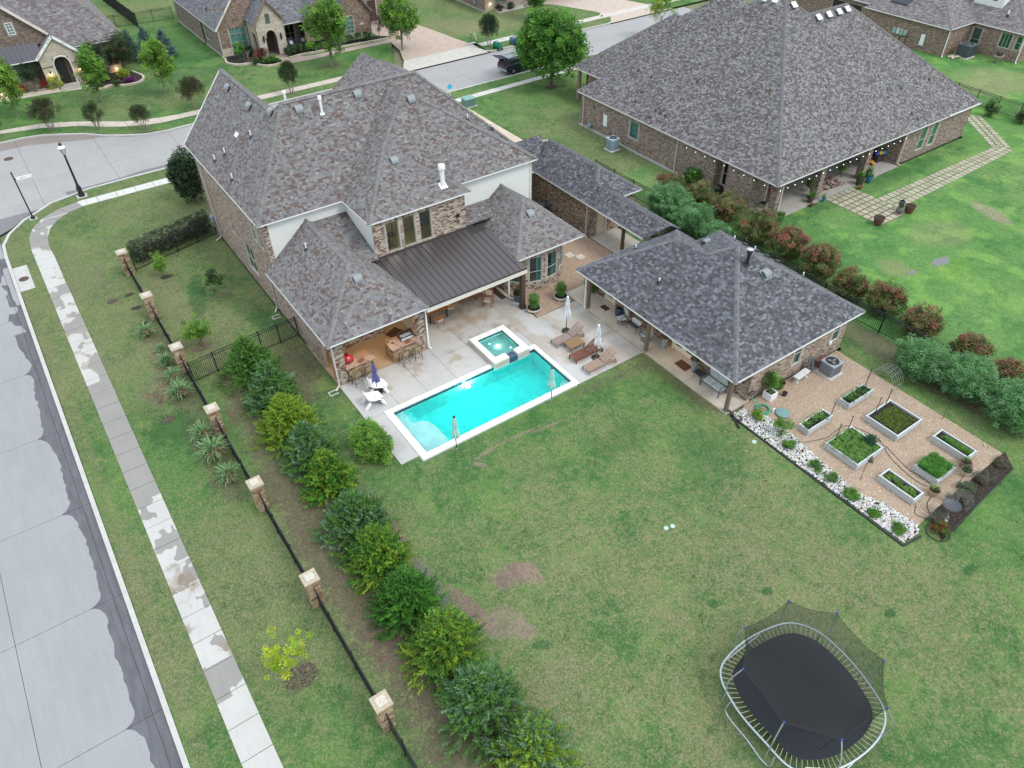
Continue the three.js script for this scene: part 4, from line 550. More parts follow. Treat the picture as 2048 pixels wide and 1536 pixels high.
// ---------------------------------------------------------------- guest house
const guest = thing('guest_house', 'single-storey brick guest house under a broad slate grey hipped roof', 'house', 33, -24);
{ const y = 2.7, A = [33.1, 6.42, -24.16], J = [31.95, 5.68, -25.35], Q = [31.95, 5.68, -27.65], x0 = 27.4, x1 = 38.82, z1 = -18.2, z0 = -30.1;
  const f = [[[x0, y, z1], [x0, y, -32.2], Q, J, A], [[x0, y, z1], A, [x1, y, z1]], [[x1, y, z0], [x1, y, z1], A], [[36.45, y, z0], [x1, y, z0], A, J, [33.2, 4.85, -26.6]], [[x0, y, -32.2], [36.45, y, -32.2], Q], [[36.45, y, -32.2], [36.45, y, -30.1], J, Q]];
  const r = roof(guest, f, PAL_GUEST); caps(r, [[[x0, y, z1], A], [[x1, y, z1], A], [[x1, y, z0], A], [J, A], [Q, J], [[x0, y, -32.2], Q], [[36.45, y, -32.2], Q]], [0.15, 0.15, 0.165]);
  roofVent(r, 33.58, 5.24, -22.11, 0, 0.58); roofVent(r, 35.02, 3.98, -28.13, Math.PI, 0.58); flue(r, 32.75, 5.8, -23.0, 1.05, mat('black_flue', [0.02, 0.02, 0.022], 0.4), mat('dark_flash', [0.04, 0.036, 0.036]), 0.11); part(r, 'flue_cap', new GB().lathe([[0, 0.08], [0.2, 0.02], [0.2, 0], [0, 0]], 32.75, 6.86, -23.0, 14), steel);
  ventPipe(r, 29.34, 3.98, -26.54, 0.3, 0.05); for (const [x, yy, z] of [[30.8, 3.95, -30.3], [35.9, 4.6, -26.6], [36.9, 3.95, -25.6], [38.2, 3.1, -22.5]]) ventPipe(r, x, yy, z, 0.35); for (const [x, z] of [[36.6, -26.2], [37.0, -25.5], [37.4, -24.9], [37.8, -24.3]]) part(r, 'ridge_vent', new GB().box(x, y + (x1 - x) * 0.65 + 0.12, z, 0.24, 0.12, 0.34), black);
  eave(guest, [[x0, y, -32.2], [x0, y, z1]], 0.5); eave(guest, [[x0, y, z1], [x1, y, z1]], 0.35); eave(guest, [[x1, y, z1], [x1, y, z0]], 0.35); eave(guest, [[33.0, y, -32.2], [x0, y, -32.2]], 0.35); part(guest, 'porch_ceiling', new GB().bx(27.6, 29.5, 2.44, 2.49, -32, -18.4), mat('soffit_board', [0.45, 0.36, 0.26]));
  const WA = face(29.3, -31.9, 0, 1, true), dz = (z) => z + 31.9, d1 = [dz(-31.15), dz(-30.25), 0.08, 2.15, 0, 0.2], d2 = [dz(-24.6), dz(-22.8), 0.08, 2.15, 0, 0.2], wn = [dz(-21.9), dz(-20.6), 0.9, 2.1, 0.08, 0.2];
  wall(guest, WA, 13.4, 0.06, 2.52, { pal: BRICK_DARK, open: [d1, d2, wn] }); windowIn(guest, WA, wn, { cols: 2, rows: [0.5] });
  const doorM = mat('cream_paint', [0.66, 0.6, 0.5], 0.5); for (const [a, b] of [[d1[0] + 0.03, d1[1] - 0.03], [d2[0] + 0.03, (d2[0] + d2[1]) / 2 - 0.01], [(d2[0] + d2[1]) / 2 + 0.01, d2[1] - 0.03]]) { const d = part(guest, 'door', new GB().wb(WA, a, a + 0.17, 0.1, 2.1, -0.1, -0.05).wb(WA, b - 0.17, b, 0.1, 2.1, -0.1, -0.05).wb(WA, a + 0.17, b - 0.17, 0.1, 0.42, -0.1, -0.05).wb(WA, a + 0.17, b - 0.17, 1.92, 2.1, -0.1, -0.05), doorM); part(d, 'pane', new GB().wb(WA, a + 0.17, b - 0.17, 0.42, 1.92, -0.08, -0.076), glass); part(d, 'handle', new GB().wb(WA, b - 0.12, b - 0.05, 1.0, 1.06, -0.05, 0.0), black); }
  part(guest, 'door_frame', new GB().wb(WA, d1[0] - 0.07, d1[0] + 0.03, 0.08, 2.2, -0.1, 0.03).wb(WA, d1[1] - 0.03, d1[1] + 0.07, 0.08, 2.2, -0.1, 0.03).wb(WA, d2[0] - 0.07, d2[0] + 0.03, 0.08, 2.2, -0.1, 0.03).wb(WA, d2[1] - 0.03, d2[1] + 0.07, 0.08, 2.2, -0.1, 0.03), doorM);
  room(guest, WA, 0.3, 2.6, 0.05, 2.45, 2.2, [0.45, 0.3, 0.13]); room(guest, WA, 6.6, 11.8, 0.05, 2.45, 2.6, [0.4, 0.25, 0.1]); lampGlow(guest, 31.2, 2.3, -23.4, [1, 0.75, 0.4], 0.9, 0.07); lampGlow(guest, 31.0, 2.3, -30.7, [1, 0.75, 0.4], 0.7, 0.07);
  const WR = face(29.3, -18.5, 1, 0, true), ux = (x) => x - 29.3, q1 = [ux(33.05), ux(33.75), 0.85, 2.25, 0.1, 0.14], q2 = [ux(36.65), ux(37.35), 1.0, 2.25, 0.1, 0.14]; wall(guest, WR, 8.6, 0, 2.52, { pal: BRICK_LIGHT, open: [q1, q2] }); for (const q of [q1, q2]) windowIn(guest, WR, q, { rows: [0.6], blind: mat('blind', [0.2, 0.26, 0.27], 0.7) });
  wall(guest, face(37.9, -29.8, 0, 1, false), 11.3, 0, 2.52, {}); wall(guest, face(29.3, -31.9, 1, 0, false), 6.9, 0, 2.52, {}); wall(guest, face(36.2, -29.8, 1, 0, false), 1.7, 0, 2.52, {}); wall(guest, face(36.2, -31.9, 0, 1, false), 2.1, 0, 2.52, {});
  for (const [z, yy] of [[-31.1, 2.5], [-25.35, 2.5], [-18.6, 2.5]]) { const p = part(guest, 'timber_post', new GB().bx(27.6, 27.8, 0.08, yy, z - 0.1, z + 0.1), greyWood); part(p, 'base_block', new GB().bx(27.55, 27.85, 0.08, 0.16, z - 0.15, z + 0.15), steel); }
  downspout(guest, 27.52, -31.25, 2.5, -0.1, 0.1, white); part(guest, 'hose_box', new GB().wb(WR, 7.1, 7.35, 1.0, 1.2, 0.012, 0.1), white);
  lampGlow(guest, 28.5, 2.36, -23.7, [1, 0.66, 0.34], 2.2, 0.06); lampGlow(guest, 28.5, 2.36, -28.6, [1, 0.7, 0.4], 0.35, 0.05);
}

// ---------------------------------------------------------------- neighbour's house
const nbr = thing('neighbour_house', 'huge hipped grey roof on a brown brick house behind the shrub row', 'house', 60, -44);
{ const y = 3.3, p = { L: 0.8, R: 0.8, F: 0.8, B: 0.8 }, a = hipFaces(46.45, 69.25, -55.9, -31.5, y, p), b = hipFaces(50.0, 74.42, -51.3, -31.52, y - 0.015, p), c = hipFaces(50.4, 64, -61.4, -46, 3.25, p), d = hipFaces(50.45, 69.9, -60.55, -41, 3.24, p);
  const r = roof(nbr, [...a, b[1], b[2], b[3], ...c, ...d], PAL_NBR, { tw: 0.22, ex: 0.14 }), ap = a.ridge[1];
  caps(r, [[[46.45, y, -31.5], ap], [a.ridge[0], ap], [[69.25, y, -31.5], ap], [[46.45, y, -55.9], a.ridge[0]], [[74.42, y, -31.52], b.ridge[1]], [[58, 11.2, -41.41], b.ridge[1]], [[50.4, 3.25, -61.4], c.ridge[0]]], [0.155, 0.155, 0.16], 0.06, false);
  for (const q of [[49.67, 5.88, -51.13], [49.57, 5.8, -49.28], [50.51, 6.55, -44.58], [48.3, 4.78, -49.03], [47.53, 4.16, -48.88], [47.54, 4.17, -46.23], [47.53, 4.16, -45.62], [47.51, 4.15, -44.97], [46.98, 3.73, -46.31], [65.16, 5.72, -34.53], [69.28, 5.64, -34.43], [64.78, 4.2, -32.63], [65.09, 3.79, -32.11]]) ventPipe(r, ...q, 0.35, 0.04, mat('grey_pipe', [0.25, 0.24, 0.23], 0.6));
  flue(r, 50.51, 6.6, -47.18, 1.1, mat('flue_tan', [0.24, 0.2, 0.18], 0.6), steel, 0.08);
  for (const q of [[60.01, 10.75, -40.82], [61.36, 10.76, -40.82], [62.73, 10.75, -40.82], [63.88, 10.77, -40.83], [58, 11.77, -42.09]]) { const v = part(r, 'box_vent', new GB().box(q[0], q[1] + 0.12, q[2], 0.5, 0.2, 0.45, 0, 0.67), mat('vent_dark', [0.09, 0.09, 0.1], 0.5)); part(v, 'vent_lid', new GB().box(q[0], q[1] + 0.24, q[2] + 0.08, 0.56, 0.04, 0.55, 0, 0.67), mat('vent_pale', [0.6, 0.62, 0.63], 0.4)); } for (const q of [[57.21, 11.91, -44.53], [57.31, 11.99, -43.47]]) part(r, 'box_vent', new GB().box(q[0], q[1] + 0.12, q[2], 0.45, 0.22, 0.5, 0, 0, 0.67), mat('vent_pale', [0.6, 0.62, 0.63], 0.4));
  eave(nbr, [[46.45, y, -55.9], [46.45, y, -31.5]], 0.35); eave(nbr, [[46.45, y, -31.5], [74.42, y, -31.5]], 0.5); eave(nbr, [[50.4, 3.25, -61.4], [50.4, 3.25, -55.9]], 0.5); eave(nbr, [[74.42, y, -31.5], [74.42, y, -51]], 0.35);
  const WL = face(46.75, -55.6, 0, 1, true), uz = (z) => z + 55.6, q1 = [uz(-48.6), uz(-47.4), 1.15, 2.75, 0.08, 0.14];
  wall(nbr, WL, uz(-38.0), 0.15, 3.1, { pal: BRICK_NBR, open: [q1] }); windowIn(nbr, WL, q1, { rows: [], blind: mat('shade_green', [0.16, 0.3, 0.28], 0.7) });
  part(nbr, 'footing', new GB().bx(46.62, 46.9, 0, 0.16, -55.6, -38.0), concrete('footing', [0.42, 0.42, 0.41]));
  wall(nbr, face(46.75, -38, 1, 0, true), 0.75, 0, 3.1, { pal: BRICK_NBR }); wall(nbr, face(47.5, -38, 0, 1, true), 1.3, 0, 3.1, { pal: BRICK_NBR, open: [[0.25, 1.05, 0.6, 2.7]] }); windowIn(nbr, face(47.5, -38, 0, 1, true), [0.25, 1.05, 0.6, 2.7], {}); part(nbr, 'inner_wall', new GB().bx(48.2, 48.3, 0, 3, -38.2, -36.5), darkIn);
  wall(nbr, face(46.75, -36.7, 0, 1, true), 2.7, 0, 3.1, { pal: BRICK_NBR }); wall(nbr, face(46.75, -34, 1, 0, true), 1.9, 0, 3.1, { pal: BRICK_NBR });
  wall(nbr, face(48.65, -35.6, 1, 0, true), 15.0, 0, 3.1, { pal: BRICK_NBR, open: [[2.2, 4.0, 0.1, 2.4], [6.5, 8.3, 0.1, 2.4], [11.6, 13.2, 0.1, 2.4]] }); for (const q of [[2.2, 4.0, 0.1, 2.4], [6.5, 8.3, 0.1, 2.4], [11.6, 13.2, 0.1, 2.4]]) windowIn(nbr, face(48.65, -35.6, 1, 0, true), q, { cols: 2, rows: [], m: darkIn }); part(nbr, 'inner_wall', new GB().bx(49, 63.5, 0, 3, -36.6, -36.5), darkIn); wall(nbr, face(48.65, -35.6, 0, 1, true), 1.6, 0, 3.1, { pal: BRICK_NBR });
  wall(nbr, face(63.65, -35.6, 0, 1, true), 3.65, 0, 3.1, { pal: BRICK_NBR });
  const WR = face(63.65, -31.95, 1, 0, true), w1 = [2.75, 3.7, 0.6, 2.82, 0.1, 0.1], w2 = [4.5, 5.4, 0.58, 2.82, 0.1, 0.1]; wall(nbr, WR, 10.45, 0, 3.1, { pal: BRICK_NBR, open: [w1, w2] }); for (const q of [w1, w2]) windowIn(nbr, WR, q, { rows: [0.42], blind: mat('shade_green', [0.16, 0.3, 0.28]) });
  wall(nbr, face(74.1, -50, 0, 1, false), 18.05, 0, 3.1, {}); part(nbr, 'rear_wall', new GB().bx(51, 74, 0, 3, -60, -59.8).bx(51, 51.2, 0, 3, -60, -55.6), mat('plain_brick', [0.3, 0.23, 0.19]));
  for (const [x, z] of [[47.2, -32.2], [52.5, -32.2], [58.6, -32.2]]) for (const [fx, fz, dx, dzz, fl] of [[x, z + 0.3, 1, 0, true], [x, z - 0.3, 0, 1, true], [x + 0.6, z - 0.3, 0, 1, false], [x, z - 0.3, 1, 0, false]]) wall(nbr, face(fx, fz, dx, dzz, fl), 0.6, 0, 3.1, { pal: BRICK_NBR });
  part(nbr, 'patio_slab', new GB().bx(47.0, 63.6, -0.05, 0.06, -35.6, -31.6).bx(46.9, 48.6, -0.05, 0.055, -38, -35.6), concrete('old_patio', [0.36, 0.34, 0.31], 2)); part(nbr, 'ceiling', new GB().bx(46.9, 63.6, 3.03, 3.08, -35.5, -31.9), mat('soffit_white', [0.5, 0.48, 0.45], 0.7));
  part(nbr, 'porch_column', new GB().lathe([[0.28, 0], [0.26, 0.9], [0.3, 0.95], [0.2, 1], [0.19, 2.9], [0.26, 3.0]], 50.6, 0, -56.9, 12), mat('porch_stone', [0.3, 0.25, 0.2], 0.9, { map: rep(stoneMap, 0.5) })); part(nbr, 'porch_column', new GB().lathe([[0.28, 0], [0.26, 0.9], [0.3, 0.95], [0.2, 1], [0.19, 2.9], [0.26, 3.0]], 50.9, 0, -61, 12), mat('porch_stone', [0.3, 0.25, 0.2]));
  downspout(nbr, 46.66, -55.1, 3.1, -0.2, 0.1); downspout(nbr, 46.66, -42.4, 3.1, -0.3, 0.1); downspout(nbr, 63.8, -31.85, 3.1, 0.1, 0.3); downspout(nbr, 47.7, -31.85, 3.1, -0.1, 0.1);
  part(nbr, 'meter_panel', new GB().wb(WL, 3.45, 3.95, 1.05, 2.15, 0.012, 0.06), mat('panel_white', [0.7, 0.78, 0.78], 0.5)); part(nbr, 'gas_meter', new GB().rbox(46.5, 0.5, -53.9, 0.3, 0.35, 0.4, 0.08).bar([46.55, 0.1, -54.2], [46.55, 0.8, -54.2], 0.03).bar([46.55, 0.7, -54.2], [46.55, 0.7, -53.5], 0.03), mat('meter_grey', [0.22, 0.27, 0.32])); part(nbr, 'wall_box', new GB().wb(WL, 4.9, 5.15, 0.9, 1.25, 0.012, 0.09), mat('meter_box', [0.3, 0.31, 0.31]));
}
{ // string lights along the neighbour's eaves
  const sl = thing('string_lights', 'string of small white bulbs under the eave of the hipped brown brick house', 'string lights', 55, -31.4), bulb = mat('bulb_white', [0.8, 0.8, 0.78], 0.4, { emissive: new THREE.Color(1, 0.97, 0.9), emissiveIntensity: 1.2 });
  const pts = []; for (let z = -41; z <= -31.6; z += 1.05) pts.push([46.3, 3.0, z]); for (let x = 46.6; x < 63; x += 0.85) pts.push([x, 2.98, -31.3]); const w = new GB(); for (let i = 0; i + 1 < pts.length; i++) w.bar(pts[i], pts[i + 1], 0.008, 4); part(sl, 'wire', w, black); for (const p of pts) part(sl, 'bulb', new GB().sphere(p[0], p[1] - 0.05, p[2], 0.04, 1, 7), bulb);
}

// ---------------------------------------------------------------- houses across the street
const stoneW = mat('cream_stone', [0.6, 0.56, 0.49], 0.85, { map: rep(stoneMap, 0.9) }), plainB = mat('plain_brick', [0.3, 0.23, 0.19]);
const PAL_H1 = [[0.4, [0.19, 0.18, 0.185]], [0.35, [0.15, 0.13, 0.135]], [0.25, [0.235, 0.225, 0.225]]], PAL_H2 = [[0.45, [0.15, 0.155, 0.175]], [0.35, [0.19, 0.195, 0.21]], [0.2, [0.125, 0.115, 0.13]]];
const BR_H1 = [[0.45, [0.15, 0.105, 0.09]], [0.3, [0.22, 0.16, 0.14]], [0.25, [0.3, 0.24, 0.21]]], BR_H2 = [[0.4, [0.28, 0.2, 0.165]], [0.35, [0.4, 0.31, 0.26]], [0.25, [0.18, 0.125, 0.105]]];
function stoneWall(h, W, len, y0, y1, open, gable) { // coursed cream stone blocks, each its own piece
  const m = wall(h, W, len, y0, y1, { m: mat('stone_bed', [0.42, 0.39, 0.34], 0.95), open, gable }), apex = gable && Math.max(...gable.map((p) => p[1])), top = gable ? (u) => y1 + (apex - y1) * (1 - Math.abs(u - len / 2) / (len / 2)) : () => y1;
  for (let y = y0; y < (apex ?? y1) - 0.1;) { const hh = Math.min(pick([0.3, 0.36, 0.42]), (apex ?? y1) - y); for (let u = -R(0, 0.3); u < len;) { const w = R(0.45, 0.85), a = Math.max(0.005, u), b = Math.min(len - 0.005, u + w); u += w; if (b - a < 0.08 || y + hh > top((a + b) / 2) + 0.05 || open.some((q) => b > q[0] && a < q[1] && y + hh > q[2] && y < q[3])) continue; part(m, 'stone', new GB().wb(W, a + 0.006, b - 0.006, y + 0.006, y + hh - 0.006, 0, R(0.015, 0.03)), pick(stoneV)); } y += hh; }
  return m;
}
const stoneV = [[0.6, 0.56, 0.49], [0.54, 0.5, 0.43], [0.65, 0.61, 0.54]].map((c, i) => mat('cream_stone_' + i, c, 0.85, { map: rep(stoneMap, 0.9) }));
const h1 = thing('brick_house', 'brown brick house with an arched cream stone entry and two red garden chairs', 'house', 6, -106);
{ const p = { L: 1.05, R: 1.05, F: 1.05, B: 1.05 }, a = hipFaces(-16, 13.6, -122, -98.6, 3.6, p), b = hipFaces(-10, 14.95, -132, -100.4, 3.7, p);
  const f = [...a, ...b, [[8.5, 4.35, -98.3], [-0.5, 13.2, -98.3], [-0.5, 13.2, -108], [8.5, 4.35, -108]], [[-0.5, 13.2, -98.3], [-9.5, 4.35, -98.3], [-9.5, 4.35, -108], [-0.5, 13.2, -108]], [[5.4, 3.35, -97.1], [7.6, 5.35, -97.1], [7.6, 5.35, -101], [5.4, 3.35, -101]], [[7.6, 5.35, -97.1], [9.75, 3.35, -97.1], [9.75, 3.35, -101], [7.6, 5.35, -101]]];
  const r = roof(h1, f, PAL_H1, { tw: 0.36, ex: 0.16 }); caps(r, [[[13.6, 3.6, -98.6], a.ridge[1]], [[14.95, 3.7, -100.4], b.ridge[1]], [[7.6, 5.35, -97.2], [7.6, 5.35, -99.6]], [[-0.5, 13.2, -98.4], [-0.5, 13.2, -107]]], [0.2, 0.19, 0.19], 0.06, false);
  ventPipe(r, 9.6, 8.0, -110, 0.3); ventPipe(r, 11.5, 6.9, -113, 0.3, 0.05, black); roofVent(r, 9.4, 7.1, -103.8, 0, 0.81);
  eave(h1, [[9.4, 3.55, -98.6], [13.6, 3.55, -98.6]], 0.4); eave(h1, [[13.5, 3.65, -100.4], [14.95, 3.65, -100.4]], 0.4); eave(h1, [[14.95, 3.65, -100.4], [14.95, 3.65, -131]], 0.4); eave(h1, [[13.6, 3.55, -98.6], [13.6, 3.55, -100.4]], 0.4);
  const rake = (x0, y0, x1, y1, z, m = white) => part(h1, 'rake_board', new GB().plank([x0, y0, z], [x1, y1, z], 0.07, 0.26), m); rake(8.5, 4.3, -0.5, 13.1, -98.22, trim); rake(5.35, 3.25, 7.6, 5.3, -97.05); rake(9.8, 3.25, 7.6, 5.3, -97.05);
  const WF = face(-10, -98.6, 1, 0, true); wall(h1, WF, 18.4, 4.4, 4.6, { pal: BR_H1, gable: [[0.6, 4.5], [18.3, 4.5], [9.5, 13]], ymax: 12.8, top: (u) => 13.1 - 0.985 * Math.abs(u - 9.5), open: [[13.95, 14.6, 5.7, 6.9, 0.08, 0.1]] }); part(h1, 'gable_backing', new GB().bx(3.7, 4.8, 5.5, 7.1, -98.95, -98.9), darkIn);
  windowIn(h1, WF, [13.95, 14.6, 5.7, 6.9], { d: 0.04, cols: 2, rows: [0.25, 0.5, 0.75], m: white });
  wall(h1, face(-10, -99.0, 1, 0, true), 16.2, 0, 4.5, { pal: BR_H1, open: [[12.9, 14.7, 1.0, 2.8]] }); windowIn(h1, face(-10, -99.0, 1, 0, true), [12.9, 14.7, 1.0, 2.8], { cols: 3, rows: [0.5], m: white, blind: mat('blind_white', [0.55, 0.6, 0.58], 0.7) });
  stoneWall(h1, face(2.0, -98.95, 1, 0, true), 3.9, 0.02, 0.95, []);
  const mr = part(h1, 'metal_roof', new GB().poly([[1.4, 4.75, -98.7], [1.4, 3.2, -97.6], [6.0, 3.2, -97.6], [6.2, 4.75, -98.7]]), mat('slate_metal', [0.045, 0.046, 0.06], 0.45, { metalness: 0.5 })); for (let k = 0; k < 10; k++) part(mr, 'roof_panel', new GB().poly([[1.42 + k * 0.46, 4.78, -98.7], [1.42 + k * 0.46, 3.23, -97.6], [1.84 + k * 0.46, 3.23, -97.6], [1.84 + k * 0.46, 4.78, -98.7]]).plank([1.42 + k * 0.46, 4.8, -98.7], [1.42 + k * 0.46, 3.25, -97.6], 0.03, 0.05), mat('slate_metal', [0.045, 0.046, 0.06]));
  eave(h1, [[1.6, 3.2, -97.6], [5.9, 3.2, -97.6]], 1.2, white); stoneWall(h1, face(-2, -97.7, 1, 0, true), 3.7, 0.02, 3.1, []); part(h1, 'porch_floor', new GB().bx(1.7, 5.7, -0.02, 0.1, -98.9, -97.7), concrete('porch', [0.4, 0.37, 0.33]));
  const WP = face(5.6, -97.3, 1, 0, true); stoneWall(h1, WP, 3.95, 0.02, 3.3, [[1.25, 2.85, 0.3, 3.1]], [[0.05, 3.3], [3.9, 3.3], [2.0, 5.15]]);
  part(h1, 'arch', new GB().tube([[6.85, 0.3, -97.27], [6.85, 2.6, -97.27], [7.1, 3.05, -97.27], [7.65, 3.22, -97.27], [8.2, 3.05, -97.27], [8.45, 2.6, -97.27], [8.45, 0.3, -97.27]], 0.09, 40, 6), trim); const dd = part(h1, 'door', new GB().bx(6.9, 8.0, 0.3, 3.05, -97.75, -97.68), black); part(dd, 'handle', new GB().bx(7.0, 7.04, 1.2, 1.7, -97.68, -97.62), steel); part(h1, 'entry_wall', new GB().bx(8.0, 8.45, 0.3, 3.05, -97.78, -97.7).bx(8.3, 8.44, 0.3, 3, -97.7, -97.48), mat('entry_brick', [0.13, 0.09, 0.08], 0.9, { map: rep(stoneMap, 0.3) })); part(h1, 'entry_step', new GB().bx(6.6, 8.8, 0, 0.28, -97.3, -96.6).bx(6.5, 8.9, 0, 0.14, -96.6, -96.2), concrete('porch', [0.4, 0.37, 0.33])); part(h1, 'band', new GB().wb(WP, 0, 1.1, 2.3, 2.36, 0.0, 0.05).wb(WP, 3.0, 3.95, 2.3, 2.36, 0.0, 0.05), darkIn);
  const WQ = face(9.5, -98.95, 1, 0, true); wall(h1, WQ, 4.1, 0.85, 3.4, { pal: BR_H1, open: [[2.1, 2.95, 1.0, 2.6, 0.08, 0.1]] }); windowIn(h1, WQ, [2.1, 2.95, 1.0, 2.6], { cols: 3, rows: [0.2, 0.4, 0.6, 0.8], m: mat('sash_teal', [0.3, 0.42, 0.4], 0.6), blind: mat('blind_teal', [0.4, 0.55, 0.52], 0.7) }); part(h1, 'shutter', new GB().wb(WQ, 3.02, 3.32, 0.95, 2.65, 0.012, 0.06), black); part(h1, 'shutter', new GB().wb(WQ, 1.74, 2.04, 0.95, 2.65, 0.012, 0.06), black); stoneWall(h1, face(9.5, -98.9, 1, 0, true), 4.15, 0.02, 0.85, []);
  wall(h1, face(13.6, -98.95, 0, -1, true), 1.9, 0, 3.5, { pal: BR_H1 }); wall(h1, face(13.6, -100.8, 1, 0, true), 0.95, 0, 3.5, { pal: BR_H1 }); wall(h1, face(14.55, -131, 0, 1, false), 30.2, 0, 3.5, { m: plainB }); part(h1, 'inner_wall', new GB().bx(-9.5, 13.3, 0, 3.3, -121, -99.6).bx(-9, 14.3, 0, 3.3, -131, -101.1), darkIn);
  for (const [x, z] of [[6.2, -97.2], [9.15, -97.2]]) { part(h1, 'lantern', new GB().bx(x - 0.06, x + 0.06, 1.65, 1.95, z, z + 0.12), black); lampGlow(h1, x, 1.6, z + 0.1, [1, 0.68, 0.35], 0.7, 0.05); } lampGlow(h1, 13.0, 0.5, -98.5, [1, 0.72, 0.35], 0.9, 0.07); lampGlow(h1, 0.9, 0.6, -97.2, [1, 0.75, 0.4], 0.6, 0.06);
}
const h2 = thing('brick_house', 'tan brick house across the street with a steep white stone entry gable', 'house', 34, -104);
{ const g = (x0, x1, xr, y, yr, z0, z1) => [[[x0, y, z1], [x0, y, z0], [xr, yr, z0], [xr, yr, z1]], [[x1, y, z0], [x1, y, z1], [xr, yr, z1], [xr, yr, z0]]];
  const f = [...g(24.4, 32.3, 28.35, 3.1, 7.75, -115, -96.1), ...g(28.0, 31.9, 29.95, 3.75, 6.25, -99.5, -92.9), [[31.2, 3.15, -93.7], [31.2, 11, -103.5], [46, 11, -103.5], [43, 3.15, -93.7]], ...g(34.0, 39.9, 37.0, 3.1, 6.6, -99, -93.0), ...g(38.2, 43.0, 40.6, 3.1, 6.2, -99, -92.6), ...g(42.5, 48.5, 45.5, 3.2, 7, -108, -98.3)];
  const r = roof(h2, f, PAL_H2, { tw: 0.36, ex: 0.16 }); caps(r, [[[28.35, 7.75, -96.2], [28.35, 7.75, -110]], [[29.95, 6.25, -93], [29.95, 6.25, -97]]], [0.2, 0.2, 0.21], 0.06, false); part(r, 'roof_vent', new GB().tube([[25.2, 4.0, -101], [25.2, 4.4, -101], [25.35, 4.5, -100.8]], 0.06, 8), black);
  eave(h2, [[24.4, 3.1, -114.5], [24.4, 3.1, -96.2]], 0.3, white); eave(h2, [[31.6, 3.15, -93.7], [35, 3.15, -93.7]], 1.5, white); part(h2, 'rake_board', new GB().plank([24.4, 3.05, -96.05], [28.35, 7.65, -96.05], 0.06, 0.18), trim); for (const [a, b, c, d, z] of [[28, 3.7, 29.95, 6.2, -92.85], [31.9, 3.7, 29.95, 6.2, -92.85], [39.9, 3.05, 37, 6.5, -92.95], [34, 3.05, 37, 6.5, -92.95], [43, 3.05, 40.6, 6.1, -92.55], [38.2, 3.05, 40.6, 6.1, -92.55]]) part(h2, 'rake_board', new GB().plank([a, b, z], [c, d, z], 0.07, 0.2), mat('rake_brown', [0.19, 0.14, 0.11], 0.7));
  wall(h2, face(24.7, -114.7, 0, 1, true), 18.3, 0.1, 2.95, { pal: [[0.5, [0.3, 0.26, 0.24]], [0.3, [0.38, 0.34, 0.31]], [0.2, [0.22, 0.18, 0.165]]], open: [[12.6, 13.5, 0.8, 2.6]] }); windowIn(h2, face(24.7, -114.7, 0, 1, true), [12.6, 13.5, 0.8, 2.6], {}); part(h2, 'footing', new GB().bx(24.6, 24.8, 0, 0.12, -114.7, -96.4), concrete('footing', [0.42, 0.42, 0.41])); downspout(h2, 24.62, -102.8, 2.9, -0.4, 0.1, black); downspout(h2, 24.7, -96.3, 2.9, -0.2, 0.1);
  const W1 = face(24.7, -96.4, 1, 0, true), qw = [1.3, 3.35, 0.55, 3.0, 0.1, 0.15]; wall(h2, W1, 7.4, 0.9, 3.2, { pal: BR_H2, open: [qw], gable: [[0, 3.2], [7.4, 3.2], [3.65, 7.6]], ymax: 7.5, top: (u) => 7.5 - 1.18 * Math.abs(u - 3.65), soldier: 5.25 }); windowIn(h2, W1, qw, { cols: 3, rows: [0.33, 0.72], m: mat('sash_tan', [0.42, 0.38, 0.33], 0.6), blind: mat('blind_teal', [0.4, 0.55, 0.52]) }); stoneWall(h2, W1, 1.3, 0.02, 0.9, []); stoneWall(h2, face(28.05, -96.4, 1, 0, true), 0.9, 0.02, 0.9, []);
  const W2 = face(28.25, -93.1, 1, 0, true), qa = [0.95, 2.3, 0.05, 2.9], qn = [1.35, 1.85, 3.75, 4.75]; stoneWall(h2, W2, 3.4, 0.02, 3.7, [qa, qn], [[0, 3.7], [3.4, 3.7], [1.7, 6.1]]); windowIn(h2, W2, qn, { d: 0.03, cols: 2, rows: [0.35, 0.7], m: mat('sash_dark', [0.06, 0.08, 0.075], 0.5) });
  part(h2, 'arch', new GB().tube([[29.17, 2.2, -93.06], [29.3, 2.75, -93.06], [29.85, 3.05, -93.06], [30.4, 2.75, -93.06], [30.55, 2.2, -93.06]], 0.13, 24, 6), stoneV[1]); part(h2, 'arch_fill', new GB().slab([[0, 0], [0.01, 0], [0, 0.01]], 0, 0.01).bx(29.2, 29.4, 2.5, 2.92, -93.22, -93.12).bx(30.35, 30.55, 2.5, 2.92, -93.22, -93.12), stoneV[1]); part(h2, 'entry_wall', new GB().bx(28.6, 31.4, 0, 3.6, -95.2, -95.0).bx(30.5, 30.7, 0, 3, -95, -93.3), mat('entry_brick', [0.13, 0.09, 0.08])); part(h2, 'porch_floor', new GB().bx(28.3, 35, -0.02, 0.08, -96, -93), concrete('dark_porch', [0.16, 0.13, 0.12]));
  wall(h2, face(28.25, -96.2, 0, 1, true), 3.1, 0, 3.6, { m: stoneV[0], open: [[1.2, 2.4, 0.1, 2.6]] }); wall(h2, face(31.65, -96, 0, 1, false), 2.9, 0, 3.6, { m: stoneV[0] }); for (const x of [28.9, 31.05]) part(h2, 'lantern', new GB().bx(x - 0.08, x + 0.08, 1.9, 2.35, -93.08, -92.9).bx(x - 0.04, x + 0.04, 1.75, 2.5, -93.06, -92.95), black);
